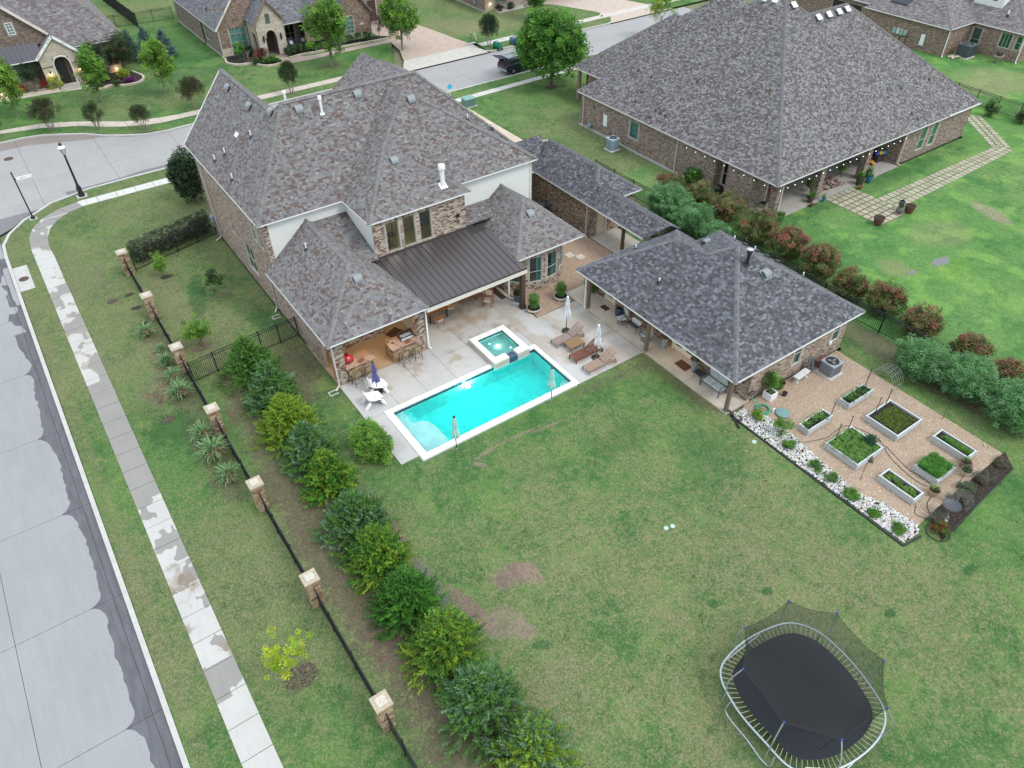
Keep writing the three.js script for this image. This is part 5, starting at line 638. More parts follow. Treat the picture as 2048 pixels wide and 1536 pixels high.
  const W3 = face(31.65, -95.9, 1, 0, true), q3 = [0.3, 2.2, 0.5, 2.6]; wall(h2, W3, 3.4, 0, 3.1, { pal: BR_H2, open: [q3] }); windowIn(h2, W3, q3, { cols: 3, rows: [0.4], m: mat('sash_tan', [0.42, 0.38, 0.33]) });
  const W4 = face(34.2, -93.3, 1, 0, true); wall(h2, W4, 4.3, 0.7, 3.1, { pal: BR_H2, gable: [[0, 3.1], [5.6, 3.1], [2.8, 6.45]] }); { const b = new GB(); for (let k = 0; k < 26; k++) b.wb(W4, 0.05 + k * 0.21, 0.1 + k * 0.21, 3.1, Math.max(3.15, 6.35 - 1.2 * Math.abs(0.08 + k * 0.21 - 2.8)), 0.005, 0.04); part(h2, 'batten', b, mat('batten_brown', [0.15, 0.11, 0.09], 0.8)); }
  const W5 = face(38.4, -92.9, 1, 0, true), q5 = [1.0, 2.1, 0.75, 2.75, 0.1, 0.14]; wall(h2, W5, 4.4, 0.7, 3.1, { pal: BR_H2, open: [q5], gable: [[0, 3.1], [4.4, 3.1], [2.2, 6.0]], ymax: 6, top: (u) => 6.05 - 1.33 * Math.abs(u - 2.2) }); windowIn(h2, W5, q5, { cols: 2, rows: [0.25, 0.5, 0.75], m: mat('sash_tan', [0.42, 0.38, 0.33]), blind: mat('blind_teal', [0.4, 0.55, 0.52]) }); stoneWall(h2, W5, 4.4, 0.02, 0.7, []); part(h2, 'house_plaque', new GB().wb(W5, 2.9, 3.45, 1.6, 1.85, 0.012, 0.03), stoneV[2]);
  wall(h2, face(42.8, -98.5, 0, 1, false), 5.6, 0, 3.1, { pal: BR_H2 }); const W6 = face(42.8, -98.5, 1, 0, true); wall(h2, W6, 5.2, 0, 3.2, { pal: BR_H2, open: [[0.7, 3.6, 0.02, 2.6]], gable: [[0, 3.2], [5.2, 3.2], [2.6, 6.8]], ymax: 4.2 }); const gd = part(h2, 'garage_door', new GB().wb(W6, 0.7, 3.6, 0.02, 2.6, -0.14, -0.1), mat('garage_brown', [0.05, 0.03, 0.025], 0.6)); for (let k = 0; k < 4; k++) for (let j = 0; j < 4; j++) part(gd, 'panel', new GB().wb(W6, 0.8 + k * 0.7, 1.42 + k * 0.7, 0.1 + j * 0.63, 0.64 + j * 0.63, -0.1, -0.075), mat('garage_brown', [0.05, 0.03, 0.025]));
  part(h2, 'inner_wall', new GB().bx(25, 47.5, 0, 3, -114.5, -99).bx(25, 34, 0, 3, -99, -96.9).bx(34.5, 42.5, 0, 3, -99, -93.8), darkIn); part(h2, 'side_wall', new GB().bx(47.9, 48.1, 0, 3.1, -112, -98.5), plainB);
}
const h3 = thing('brick_house', 'cream fronted brick house at the top edge with white gravel beds', 'house', 66, -98);
{ roof(h3, hipFaces(59.5, 76, -110, -91, 3.3, { L: 0.8, R: 0.8, F: 0.8, B: 0.8 }), PAL_H2); wall(h3, face(60.1, -109, 0, 1, true), 16, 0.12, 3.2, { pal: BR_H2 }); part(h3, 'footing', new GB().bx(60.0, 60.2, 0, 0.14, -109, -93), concrete('footing', [0.42, 0.42, 0.41]));
  const W = face(60.1, -93, 1, 0, true), q = [1.9, 3.5, 0.9, 2.8]; stoneWall(h3, W, 8, 0.02, 3.1, [q]); windowIn(h3, W, q, { cols: 2, rows: [0.5], m: mat('sash_tan', [0.42, 0.38, 0.33]), blind: mat('blind_teal', [0.4, 0.55, 0.52]) }); part(h3, 'trim_band', new GB().wb(W, 1.75, 1.9, 0.7, 2.9, 0.03, 0.07).wb(W, 3.5, 3.65, 0.7, 2.9, 0.03, 0.07).wb(W, 1.9, 3.5, 0.7, 0.9, 0.03, 0.07), mat('band_brown', [0.24, 0.18, 0.14], 0.8));
  wall(h3, face(75.5, -109, 0, 1, false), 16, 0, 3.1, { m: plainB }); wall(h3, face(68.1, -93, 1, 0, true), 7.4, 0, 3.1, { m: plainB }); part(h3, 'inner_wall', new GB().bx(60.5, 75, 0, 3, -108, -93.6), darkIn); lampGlow(h3, 60.9, 1.0, -92.7, [1, 0.72, 0.4], 0.6, 0.06); part(h3, 'meter', new GB().bx(59.9, 60.08, 0.6, 1.1, -95.6, -95.1), mat('meter_grey', [0.22, 0.27, 0.32]));
}
const h5 = thing('brick_house', 'brown brick house in the top right corner with a white dormer', 'house', 102, -48);
{ const p = { L: 0.55, R: 0.55, F: 0.55, B: 0.55 }, a = hipFaces(92.8, 103, -57, -45.6, 3.1, p), b = hipFaces(97.5, 118, -64, -39.4, 3.15, p), c = hipFaces(93.8, 108, -70, -55, 3.3, p), r = roof(h5, [...a, ...b, ...c], PAL_H1, { tw: 0.36, ex: 0.16 }); caps(r, [[[92.8, 3.1, -45.6], a.ridge[1]], [[97.5, 3.15, -39.4], b.ridge[1]], [[103, 3.1, -45.6], a.ridge[1]]], [0.17, 0.17, 0.18], 0.06, false);
  eave(h5, [[92.8, 3.1, -57], [92.8, 3.1, -45.6]], 0.4); eave(h5, [[92.8, 3.1, -45.6], [97.9, 3.1, -45.6]], 0.4); eave(h5, [[97.5, 3.15, -45.7], [97.5, 3.15, -39.4], [112, 3.15, -39.4]], 0.4); eave(h5, [[93.8, 3.3, -68], [93.8, 3.3, -57]], 0.4);
  wall(h5, face(93.1, -57, 0, 1, true), 11.2, 0, 2.95, { pal: BR_H2 }); wall(h5, face(93.1, -45.8, 1, 0, true), 4.7, 0, 2.95, { pal: BR_H2 }); const W = face(97.8, -45.8, 0, 1, true), q1 = [3.6, 4.9, 1.2, 2.8, 0.08, 0.1], q2 = [5.4, 6.2, 1.3, 2.8, 0.08, 0.1]; wall(h5, W, 6.2, 0, 3, { pal: BR_H2, open: [q1, q2, [0.3, 1.4, 0.05, 2.6]] }); windowIn(h5, W, q1, { cols: 3, rows: [], blind: mat('shade_dgreen', [0.04, 0.14, 0.1], 0.7) }); windowIn(h5, W, q2, { blind: mat('shade_dgreen', [0.04, 0.14, 0.1]) }); windowIn(h5, W, [0.3, 1.4, 0.05, 2.6], { blind: mat('shade_grey', [0.12, 0.17, 0.16], 0.7) });
  wall(h5, face(97.8, -39.6, 1, 0, true), 16, 0, 3, { pal: BR_H2 }); const WG = face(94.2, -68, 0, 1, true); wall(h5, WG, 11, 0, 3.1, { pal: BR_H2, open: [[5.5, 9.8, 0.02, 2.65]] }); const gd = part(h5, 'garage_door', new GB().wb(WG, 5.5, 9.8, 0.02, 2.65, -0.14, -0.1), black); for (let k = 0; k < 2; k++) part(gd, 'brace', new GB().plank([94.28, 0.2, -62.3 + k * 2.1], [94.28, 2.5, -60.4 + k * 2.1], 0.1, 0.08).plank([94.28, 2.5, -62.3 + k * 2.1], [94.28, 0.2, -60.4 + k * 2.1], 0.1, 0.08), mat('brace_grey', [0.06, 0.06, 0.065], 0.5));
  part(h5, 'inner_wall', new GB().bx(93.5, 102, 0, 2.8, -56.5, -46.2).bx(98.4, 116, 0, 2.8, -63, -40).bx(94.6, 107, 0, 3, -67, -57.5), darkIn);
  const d = part(h5, 'dormer', new GB().bx(99.9, 104, 4.3, 6.6, -47.6, -44.2), siding); for (const [a0, a1] of [[-47.1, -46.4], [-45.6, -45.0]]) part(d, 'window', new GB().bx(99.86, 99.9, 5.1, 6.0, a0, a1), mat('screen', [0.03, 0.08, 0.09])); for (let k = 0; k < 9; k++) part(d, 'board', new GB().bx(99.87 + 0.003 * (k % 2), 99.9, 4.3 + k * 0.25, 4.53 + k * 0.25, -47.6, -44.2), siding); part(r, 'solar_panel', new GB().plank([94.2, 4.02, -53.6], [95.4, 4.72, -53.6], 2.2, 0.06), mat('solar_blue', [0.012, 0.016, 0.035], 0.15)); ventPipe(r, 99.0, 4.2, -42.9, 0.5, 0.09); part(r, 'box_vent', new GB().box(100.6, 4.95, -41.3, 0.5, 0.16, 0.5, 0, 0, 0.5), black);
  for (const [z, c_] of [[-52.4, [0.25, 0.36, 0.42]], [-51.9, [0.45, 0.55, 0.58]], [-51.4, [0.3, 0.36, 0.38]], [-50.9, [0.3, 0.4, 0.4]]]) part(h5, 'meter_box', new GB().bx(92.9, 93.08, 1.15, 1.75, z - 0.2, z + 0.2), mat('meter_' + c_, c_, 0.5)); part(h5, 'meter_panel', new GB().bx(93.0, 93.08, 0.6, 1.8, -48.9, -48.4), mat('panel_white', [0.7, 0.78, 0.78])); downspout(h5, 93.0, -45.7, 2.9, -0.2, 0.2, white); downspout(h5, 97.7, -39.5, 2.9, -0.2, 0.2, white); part(h5, 'gate', new GB().bar([92.9, 0, -50.6], [92.9, 1.4, -50.6], 0.04).bar([91.4, 0, -50.6], [91.4, 1.4, -50.6], 0.04).bar([91.4, 1.35, -50.6], [92.9, 1.35, -50.6], 0.025).bar([91.4, 0.15, -50.6], [92.9, 0.15, -50.6], 0.025), black);
}

// ---------------------------------------------------------------- fences
function fence(name, label, pts, h, o = {}) { // posts, rails and pickets along a line; the nearest pickets are single pieces
  const t = thing(name, label, 'fence', pts[0][0], pts[0][1]), picks = [], step = o.post ?? 2.4;
  const P = new Map();
  for (let i = 0; i + 1 < pts.length; i++) {
    const [ax, az] = pts[i], [bx, bz] = pts[i + 1], L = Math.hypot(bx - ax, bz - az), n = Math.max(1, Math.round(L / step)), dx = (bx - ax) / L, dz = (bz - az) / L;
    for (const y of o.rails ?? [0.12, h - 0.18, h]) part(t, 'rail', new GB().plank([ax, y, az], [bx, y, bz], 0.035, 0.035), black);
    for (let k = 0; k <= n; k++) { const x = ax + dx * L * k / n, z = az + dz * L * k / n, key = x.toFixed(1) + z.toFixed(1); if (P.has(key) || o.noPost) continue; P.set(key, 1); const p = part(t, 'post', new GB().bx(x - 0.035, x + 0.035, -0.02, h + 0.1, z - 0.035, z + 0.035), black); }
    for (let u = 0.12; u < L - 0.06; u += 0.115) picks.push([ax + dx * u, az + dz * u]);
  }
  const g = new GB().bx(-0.01, 0.01, 0.06, h, -0.01, 0.01).geo(), far = picks.sort((a, b) => Math.hypot(...a) - Math.hypot(...b)), lim = o.single ?? 300;
  for (const [x, z] of far.slice(0, lim)) { const m = put(t, 'picket', g, black); m.position.set(x - pts[0][0], 0, z - pts[0][1]); }
  if (far.length > lim) scatter(t, 'picket', g.clone(), black, far.slice(lim).map(([x, z]) => ({ m: M4().makeTranslation(x, 0, z) })));
  return t;
}
fence('iron_fence', 'long black iron fence dividing the back lawn from the neighbour behind the red-tipped shrubs', [[40.7, -46], [41.2, -20], [41.5, -14], [41.5, 5]], 1.5, { single: 300 });
fence('iron_fence', 'short black iron fence and gate between brick wall and juniper row', [[10.4, -39.75], [9.15, -39.7], [7.9, -39.65], [3.4, -39.15]], 1.5, { post: 1.3 });
fence('iron_fence', 'black iron fence in front of the clipped hedge by the corner pillar', [[10.4, -55.85], [3.75, -54.1]], 1.5, { post: 1.9 });
fence('iron_fence', 'black iron fence running between the stone pillars beside the pavement', [[3.25, -53.6], [3.25, 5]], 1.45, { single: 0, post: 2.2 });
fence('iron_fence', 'black iron fence behind the small shrubs at the top right lawn', [[82.6, -40], [82.4, -31], [82.2, -24]], 1.5, { single: 140 });
fence('iron_fence', 'black iron fence joining the two houses across the street', [[14.9, -117], [19.3, -116.5], [24.4, -116]], 1.5, { single: 80 });
fence('iron_fence', 'tall dark iron fence running back behind the houses across the street', [[19.4, -114.2], [18.6, -131]], 1.9, { single: 0 });

// stone pillars of the street fence: every stone its own piece
const pil = [[0.42, 0.31, 0.2], [0.5, 0.4, 0.28], [0.28, 0.17, 0.1], [0.55, 0.47, 0.36], [0.36, 0.25, 0.16]].map((c, i) => mat('pillar_stone_' + i, c, 0.9, { map: rep(stoneMap, 0.5) })), capS = [mat('cap_stone', [0.5, 0.45, 0.37], 0.85, { map: rep(stoneMap, 0.6) }), mat('cap_pale', [0.62, 0.6, 0.56], 0.85, { map: rep(stoneMap, 0.5) })];
function pillar(z, label) {
  const x = 3.25, t = thing('stone_pillar', label, 'pillar', x, z, 'stone pillars of the street fence'); part(t, 'core', new GB().bx(x - 0.25, x + 0.25, 0, 1.82, z - 0.25, z + 0.25), mat('mortar', [0.36, 0.33, 0.29]));
  for (let y = 0.02; y < 1.78;) { const h = Math.min(R(0.09, 0.2), 1.82 - y); for (const [dx, dz] of [[1, 0], [-1, 0], [0, 1], [0, -1]]) { const W = face(x + dx * 0.25 - dz * 0.29, z + dz * 0.25 - dx * 0.29, Math.abs(dz) ? dz : 0, Math.abs(dx) ? dx : 0, false), e = { ...W, nx: dx, nz: dz }; let u = 0.0; while (u < 0.56) { const w = Math.min(R(0.16, 0.42), 0.58 - u); if (w > 0.05) part(t, 'stone', new GB().wb(e, u + 0.005, u + w - 0.005, y + 0.005, y + h - 0.005, -0.02, R(0.02, 0.05)), pick(pil)); u += w; } } y += h; }
  const cap = part(t, 'cap', new GB().rbox(x, 1.88, z, 0.72, 0.12, 0.72, 0.02), capS[0]); part(cap, 'top_slab', new GB().rbox(x, 1.955, z, 0.42, 0.035, 0.42, 0.012), capS[1]);
}
[['stone fence pillar at the corner next to the hedge'], ['second stone fence pillar from the hedge, above dark bare soil spots'], ['stone fence pillar where the gate fence meets the street fence'], ['stone fence pillar beside the last pair of grassy clumps and yellow juniper'], ['stone fence pillar beside the juniper with bare soil, after the grassy clumps'], ['stone fence pillar just above the yellow-leaved sapling'], ['nearest stone fence pillar, low in the picture by the blue-green juniper']].forEach(([l], i) => pillar([-53.9, -47.3, -40.65, -34.0, -27.4, -20.7, -13.9][i], l));

// ---------------------------------------------------------------- street furniture and vehicles
{ const t = thing('street_lamp', 'tall black lamp post with a lantern head at the street corner', 'street lamp', 3.0, -68.9), x = 3.0, z = -68.9;
  part(t, 'base', new GB().lathe([[0.26, 0.02], [0.26, 0.22], [0.2, 0.3], [0.2, 0.85], [0.14, 0.95], [0.11, 1.1]], x, 0, z, 12), black); part(t, 'pole', new GB().lathe([[0.1, 1.0], [0.075, 3.6], [0.11, 3.65], [0.08, 3.72]], x, 0, z, 12), black); part(t, 'footing', new GB().bx(x - 0.42, x + 0.42, -0.04, 0.04, z - 0.38, z + 0.38), concrete('footing', [0.42, 0.42, 0.41]));
  part(t, 'lantern', new GB().lathe([[0.08, 3.72], [0.16, 3.8], [0.26, 4.25], [0.27, 4.3], [0.1, 4.3]], x, 0, z, 8), mat('lantern_glass', [0.75, 0.76, 0.74], 0.3, { transmission: 0.6, thickness: 0 })); part(t, 'roof', new GB().lathe([[0.31, 4.3], [0.29, 4.36], [0.14, 4.52]], x, 0, z, 12), mat('lamp_top', [0.62, 0.65, 0.68], 0.4)); part(t, 'finial', new GB().lathe([[0.15, 4.5], [0.13, 4.66], [0.05, 4.7], [0.03, 4.82], [0, 4.85]], x, 0, z, 10), black); const fr = new GB(); for (let k = 0; k < 4; k++) { const c = Math.cos(k * 1.571 + 0.4), s = Math.sin(k * 1.571 + 0.4); fr.bar([x + c * 0.16, 3.8, z + s * 0.16], [x + c * 0.265, 4.3, z + s * 0.265], 0.014, 4); } part(t, 'cage', fr, black);
}
{ const x = -1.1, z = -67.1, t = thing('street_sign', 'black post with a white street name blade at the corner', 'street sign', x, z); part(t, 'post', new GB().lathe([[0.17, 0.02], [0.17, 0.1], [0.09, 0.3], [0.055, 0.36], [0.05, 3.9], [0.07, 3.95], [0.04, 4.05], [0, 4.1]], x, 0, z, 12), black); part(t, 'footing', new GB().bx(x - 0.28, x + 0.28, -0.03, 0.03, z - 0.25, z + 0.25), concrete('footing', [0.42, 0.42, 0.41]));
  const b = part(t, 'blade', new GB().rbox(x + 0.68, 3.45, z, 1.15, 0.26, 0.03, 0.012), white), c = document.createElement('canvas'); c.width = 512; c.height = 116; const g = c.getContext('2d'); g.fillStyle = '#eef0f0'; g.fillRect(0, 0, 512, 116); g.fillStyle = '#4a4d50'; g.beginPath(); g.ellipse(165, 54, 17, 21, 0, 0, 7); g.fill(); g.fillRect(160, 72, 10, 18); g.fillStyle = '#9aa0a3'; for (const [a, w] of [[205, 30], [245, 18], [272, 36], [318, 14]]) g.fillRect(a, 48, w, 20); const tx = new THREE.CanvasTexture(c); tx.colorSpace = THREE.SRGBColorSpace; const pl = new THREE.PlaneGeometry(1.12, 0.25); pl.translate(x + 0.68, 3.45, z + 0.0165); part(b, 'print', pl, mat('sign_print', [0.9, 0.9, 0.9], 0.6, { map: tx })); part(t, 'bracket', new GB().bx(x, x + 0.12, 3.4, 3.5, z - 0.025, z + 0.025), black); }
{ const x = 40.4, z = -66.2, t = thing('transformer_box', 'green utility transformer box on the lawn by the pavement', 'transformer box', x, z); part(t, 'body', new GB().rbox(x, 0.36, z, 1.2, 0.72, 0.95, 0.05), mat('utility_green', [0.09, 0.17, 0.155], 0.6)); part(t, 'lid', new GB().rbox(x, 0.8, z, 1.28, 0.18, 1.04, 0.06), mat('utility_lid', [0.16, 0.3, 0.27], 0.55)); part(t, 'pad', new GB().bx(x - 0.75, x + 0.75, -0.02, 0.05, z - 0.62, z + 0.62), concrete('footing', [0.42, 0.42, 0.41])); }
{ const x = 40.4, z = -69.9, t = thing('hydrant_marker', 'small bright blue marker sign at the kerb beyond the roof', 'marker sign', x, z); part(t, 'stake', new GB().bx(x - 0.03, x + 0.03, 0, 0.7, z - 0.02, z + 0.02), white); part(t, 'board', new GB().box(x, 0.85, z, 0.5, 0.5, 0.03, 0, 0, 0.78), mat('marker_blue', [0.03, 0.42, 0.75], 0.5)); }
{ const x = 70.5, z = -80.6, t = thing('yard_sign', 'small white yard sign in the verge across the street', 'yard sign', x, z); part(t, 'board', new GB().box(x, 0.6, z, 0.7, 0.45, 0.03), white); part(t, 'patch', new GB().box(x + 0.05, 0.56, z + 0.017, 0.45, 0.2, 0.006), mat('sign_rust', [0.35, 0.22, 0.18], 0.7)); part(t, 'stake', new GB().bx(x - 0.25, x - 0.23, 0, 0.4, z - 0.01, z + 0.01).bx(x + 0.23, x + 0.25, 0, 0.4, z - 0.01, z + 0.01), steel); }
{ const x = 51.7, z = -83.4, t = thing('wooden_stake', 'thin wooden stake standing in the lawn by the driveway', 'stake', x, z); part(t, 'stake', new GB().bar([x, 0, z], [x + 0.05, 1.1, z], 0.05, 6), greyWood); part(t, 'tip', new GB().bar([x + 0.05, 1.1, z], [x + 0.055, 1.25, z], 0.055, 6, 0.02), pipeM); single('cable_box', 'short pale leaning utility pedestal beside the wooden stake', 'utility pedestal', new GB().bar([52.6, 0, -83.6], [52.45, 0.75, -83.8], 0.12, 8).sphere(52.45, 0.78, -83.8, 0.12, 0.6, 10), mat('pedestal', [0.42, 0.38, 0.3], 0.7), 52.6, -83.6); single('valve_pad', 'small concrete pad in the grass beside the wooden stake', 'concrete pad', new GB().rbox(51.5, 0.03, -82.9, 1.0, 0.09, 0.5, 0.02), concrete('footing', [0.42, 0.42, 0.41]), 51.5, -82.9); }
function bin(x, z, ry, c, label, up) { // a wheeled bin, tipped over with its lid flung open, or upright
  const t = thing('wheelie_bin', label, 'wheelie bin', 0, 0), m = mat('bin_' + c, c, 0.45), body = new THREE.CylinderGeometry(0.44, 0.34, 1.0, 4, 1); body.rotateY(Math.PI / 4); body.translate(0, 0.55, 0);
  part(t, 'body', new GB().add(body).box(0, 1.05, 0, 0.72, 0.08, 0.72).box(0, 0.98, -0.38, 0.6, 0.06, 0.1), m); for (let k = -1; k < 2; k++) part(t, 'rib', new GB().box(k * 0.16, 0.55, 0.3, 0.03, 0.8, 0.04, 0, -0.09), m); for (const s of [-0.3, 0.3]) part(t, 'wheel', new GB().bar([s - 0.04, 0.12, -0.34], [s + 0.04, 0.12, -0.34], 0.13, 14), black); part(t, 'axle', new GB().bar([-0.3, 0.12, -0.34], [0.3, 0.12, -0.34], 0.02), steel);
  part(t, 'lid', up ? new GB().rbox(0, 1.13, 0, 0.76, 0.07, 0.8, 0.03) : new GB().box(0, 1.3, -0.68, 0.7, 0.05, 0.7, 0, 0.9), up ? m : black); part(t, 'label_patch', new GB().box(0, 0.8, 0.315, 0.2, 0.14, 0.01, 0, -0.09), white);
  t.position.set(x, up ? 0 : 0.36, z); t.rotation.order = 'YXZ'; t.rotation.set(up ? 0 : -Math.PI / 2 + 0.06, ry, 0); return t;
}
bin(53.05, -78.7, 0.15, [0.0, 0.16, 0.09], 'green wheeled bin tipped on its side at the kerb, lid open'); bin(55.6, -78.9, 0.1, [0.01, 0.04, 0.3], 'blue wheeled bin tipped on its side at the kerb, lid open'); bin(81.6, -79.6, 0.1, [0.0, 0.13, 0.06], 'dark green wheeled bin standing at the far end of the street', true);
{ // the parked car with its tailgate up; it faces +x
  const t = thing('parked_suv', 'dark blue SUV parked at the kerb with its tailgate raised', 'car', 51.2, -72.1), navy = mat('navy_paint', [0.012, 0.02, 0.045], 0.25, { clearcoat: 1, clearcoatRoughness: 0.05, metalness: 0.3 }), X = (u) => 48.7 + u, zc = -72.1, w = 0.96;
  const side = (pts, half, bev) => { const s = new THREE.Shape(pts.map((p) => new THREE.Vector2(p[0], p[1]))), g = new THREE.ExtrudeGeometry(s, { depth: half * 2 - bev * 2, bevelEnabled: true, bevelSize: bev, bevelThickness: bev, bevelSegments: 3, curveSegments: 8 }); g.translate(48.7, -0.12, zc - half + bev); return g; };
  const body = [[0.05, 0.42], [0.0, 0.7], [0.08, 1.05], [0.95, 1.1], [3.45, 1.1], [4.75, 1.0], [4.98, 0.78], [4.98, 0.42], [4.55, 0.36], [4.5, 0.62], [4.3, 0.78], [3.95, 0.78], [3.72, 0.62], [3.66, 0.34], [1.42, 0.34], [1.36, 0.62], [1.14, 0.78], [0.8, 0.78], [0.58, 0.62], [0.52, 0.4]];
  part(t, 'body', new GB().add(side(body, w, 0.07)), navy); part(t, 'cabin', new GB().add(side([[0.12, 1.05], [0.3, 1.62], [0.42, 1.72], [2.35, 1.76], [2.75, 1.68], [3.55, 1.1], [0.9, 1.08]], w - 0.1, 0.1)), navy);
  const gl = mat('car_glass', [0.01, 0.012, 0.016], 0.05), win = (pts, z) => { const s = new THREE.Shape(pts.map((p) => new THREE.Vector2(p[0], p[1]))); const g = new THREE.ExtrudeGeometry(s, { depth: 0.02, bevelEnabled: false }); g.translate(48.7, -0.12, z); return g; };
  for (const z of [zc + w - 0.09, zc - w + 0.07]) { part(t, 'window', new GB().add(win([[0.5, 1.18], [0.6, 1.55], [1.3, 1.6], [1.3, 1.18]], z)), gl); part(t, 'window', new GB().add(win([[1.36, 1.18], [1.36, 1.6], [2.15, 1.62], [2.2, 1.18]], z)), gl); part(t, 'window', new GB().add(win([[2.26, 1.18], [2.22, 1.62], [2.5, 1.6], [3.1, 1.18]], z)), gl); part(t, 'window_trim', new GB().tube([[X(0.45), 1.03, z + 0.015], [X(0.55), 1.46, z + 0.015], [X(1.4), 1.52, z + 0.015], [X(2.5), 1.5, z + 0.015], [X(3.2), 1.03, z + 0.015]], 0.016, 30), steel); }
  part(t, 'windscreen', new GB().plank([X(2.78), 1.5, zc], [X(3.5), 1.0, zc], 1.5, 0.03), gl); part(t, 'sunroof', new GB().rbox(X(1.5), 1.647, zc, 1.6, 0.02, 1.1, 0.01), gl); for (const s of [-0.66, 0.66]) part(t, 'roof_rail', new GB().tube([[X(0.5), 1.6, zc + s], [X(0.6), 1.7, zc + s], [X(2.2), 1.72, zc + s], [X(2.4), 1.64, zc + s]], 0.022, 16), steel);
  part(t, 'boot', new GB().bx(X(-0.01), X(0.05), 0.55, 1.3, zc - 0.68, zc + 0.68).poly([[X(0.06), 0.95, zc - 0.66], [X(0.06), 0.95, zc + 0.66], [X(0.24), 1.5, zc + 0.6], [X(0.24), 1.5, zc - 0.6]]), darkIn); part(t, 'cargo', new GB().rbox(X(0.0), 0.78, zc - 0.2, 0.1, 0.25, 0.35, 0.03), mat('cargo_red', [0.25, 0.02, 0.015], 0.6)); part(t, 'cargo', new GB().rbox(X(0.0), 0.8, zc + 0.25, 0.1, 0.3, 0.3, 0.03), mat('cargo_blue', [0.02, 0.05, 0.2], 0.6));
  const tg = part(t, 'tailgate', new GB().plank([X(0.42), 1.62, zc], [X(-0.75), 1.86, zc], 1.5, 0.09), navy); part(tg, 'rear_window', new GB().plank([X(0.25), 1.71, zc], [X(-0.35), 1.835, zc], 1.25, 0.012), gl); part(t, 'strut', new GB().bar([X(0.1), 1.2, zc + 0.62], [X(-0.2), 1.74, zc + 0.62], 0.015).bar([X(0.1), 1.2, zc - 0.62], [X(-0.2), 1.74, zc - 0.62], 0.015), steel);
  part(t, 'bumper', new GB().rbox(X(-0.02), 0.38, zc, 0.16, 0.2, 1.86, 0.06), mat('bumper_silver', [0.4, 0.42, 0.45], 0.3, { metalness: 0.7 })); part(t, 'bumper', new GB().rbox(X(5.0), 0.38, zc, 0.14, 0.22, 1.8, 0.06), black); for (const s of [-0.84, 0.84]) { part(t, 'tail_light', new GB().rbox(X(0.03), 0.82, zc + s, 0.1, 0.28, 0.16, 0.03), mat('tail_red', [0.3, 0.01, 0.01], 0.2)); part(t, 'headlight', new GB().rbox(X(4.93), 0.72, zc + s * 0.9, 0.14, 0.14, 0.34, 0.03), mat('headlight', [0.6, 0.62, 0.65], 0.1)); part(t, 'mirror', new GB().rbox(X(3.1), 1.05, zc + s * 1.22, 0.14, 0.16, 0.2, 0.04), navy); }
  for (const u of [0.97, 4.12]) for (const s of [-1, 1]) { const wz = zc + s * 0.84, wh = part(t, 'wheel', new GB().add(new THREE.TorusGeometry(0.27, 0.1, 10, 26), M4().makeTranslation(X(u), 0.24, wz)), mat('tyre', [0.012, 0.012, 0.013], 0.9)); const rim = new GB().bar([X(u), 0.24, wz + s * 0.02], [X(u), 0.24, wz + s * 0.075], 0.07, 12); for (let k = 0; k < 5; k++) rim.bar([X(u), 0.24, wz + s * 0.06], [X(u) + 0.2 * Math.cos(k * 1.2566), 0.24 + 0.2 * Math.sin(k * 1.2566), wz + s * 0.05], 0.03, 6); rim.add(new THREE.TorusGeometry(0.2, 0.02, 6, 24), M4().makeTranslation(X(u), 0.24, wz + s * 0.05)); part(wh, 'rim', rim, mat('alloy', [0.55, 0.56, 0.58], 0.3, { metalness: 0.8 })); }
}

// ---------------------------------------------------------------- loose stone, mulch and gravel
const pebbleGeo = (() => { const g = new THREE.IcosahedronGeometry(0.5, 0); g.scale(1, 0.5, 0.8); return boxUV(g); })(), pebbleM = mat('pebble', [1, 1, 1], 0.9);
function bedOf(name, label, cat, poly, m, y, n, size, cols) { // a bed of loose pieces that nobody would count
  const g = new GB().slab(poly, -0.02, y).geo(), o = single(name, label, cat, g, m); o.userData.kind = 'stuff';
  const xs = poly.map((p) => p[0]), zs = poly.map((p) => p[1]), P = poly.map((p) => [p[0], 0, p[1]]), L = [];
  for (let i = 0; i < n * 3 && L.length < n; i++) { const x = R(Math.min(...xs), Math.max(...xs)), z = R(Math.min(...zs), Math.max(...zs)); if (!inPoly(P, x, z)) continue; const s = size * R(0.6, 1.5); L.push({ m: M4().compose(V3(x, y + s * 0.1, z), new THREE.Quaternion().setFromEuler(new THREE.Euler(R(-0.3, 0.3), R(0, 6.3), R(-0.3, 0.3))), V3(s, s * 0.8, s)), c: pick(cols).map((v) => v * R(0.8, 1.15)) }); }
  scatter(o, 'pebble', pebbleGeo.clone(), pebbleM, L); return o;
}
const chip = colourMap(512, 512, (u, v, x, y) => { const k = hash2(x >> 1, y >> 1), q = vn(x * 0.11, y * 0.11), j = hash2(x >> 2, (y >> 1) + 77); return mixc(mixc([0.3, 0.22, 0.155], [0.45, 0.35, 0.26], k), [0.14, 0.1, 0.08], j > 0.8 ? 0.7 : 0.15 * q); });
const gravelM = mat('tan_gravel', [1, 1, 1], 1, { map: rep(chip, 3.2), bumpMap: grit, bumpScale: 0.015 }), TAN = [[0.42, 0.32, 0.23], [0.5, 0.4, 0.3], [0.3, 0.22, 0.165], [0.55, 0.47, 0.38]];
bedOf('gravel', 'tan gravel of the kitchen garden around the raised beds', 'gravel', [[29.1, -18.4], [37.6, -18.4], [37.45, -7.6], [31, -7.5], [29.4, -7.4], [29.2, -9.3], [28.75, -10.4], [29.0, -12.8], [29.3, -14.9], [29.4, -16.8], [28.7, -18.2]], gravelM, 0.02, 9000, 0.055, TAN);
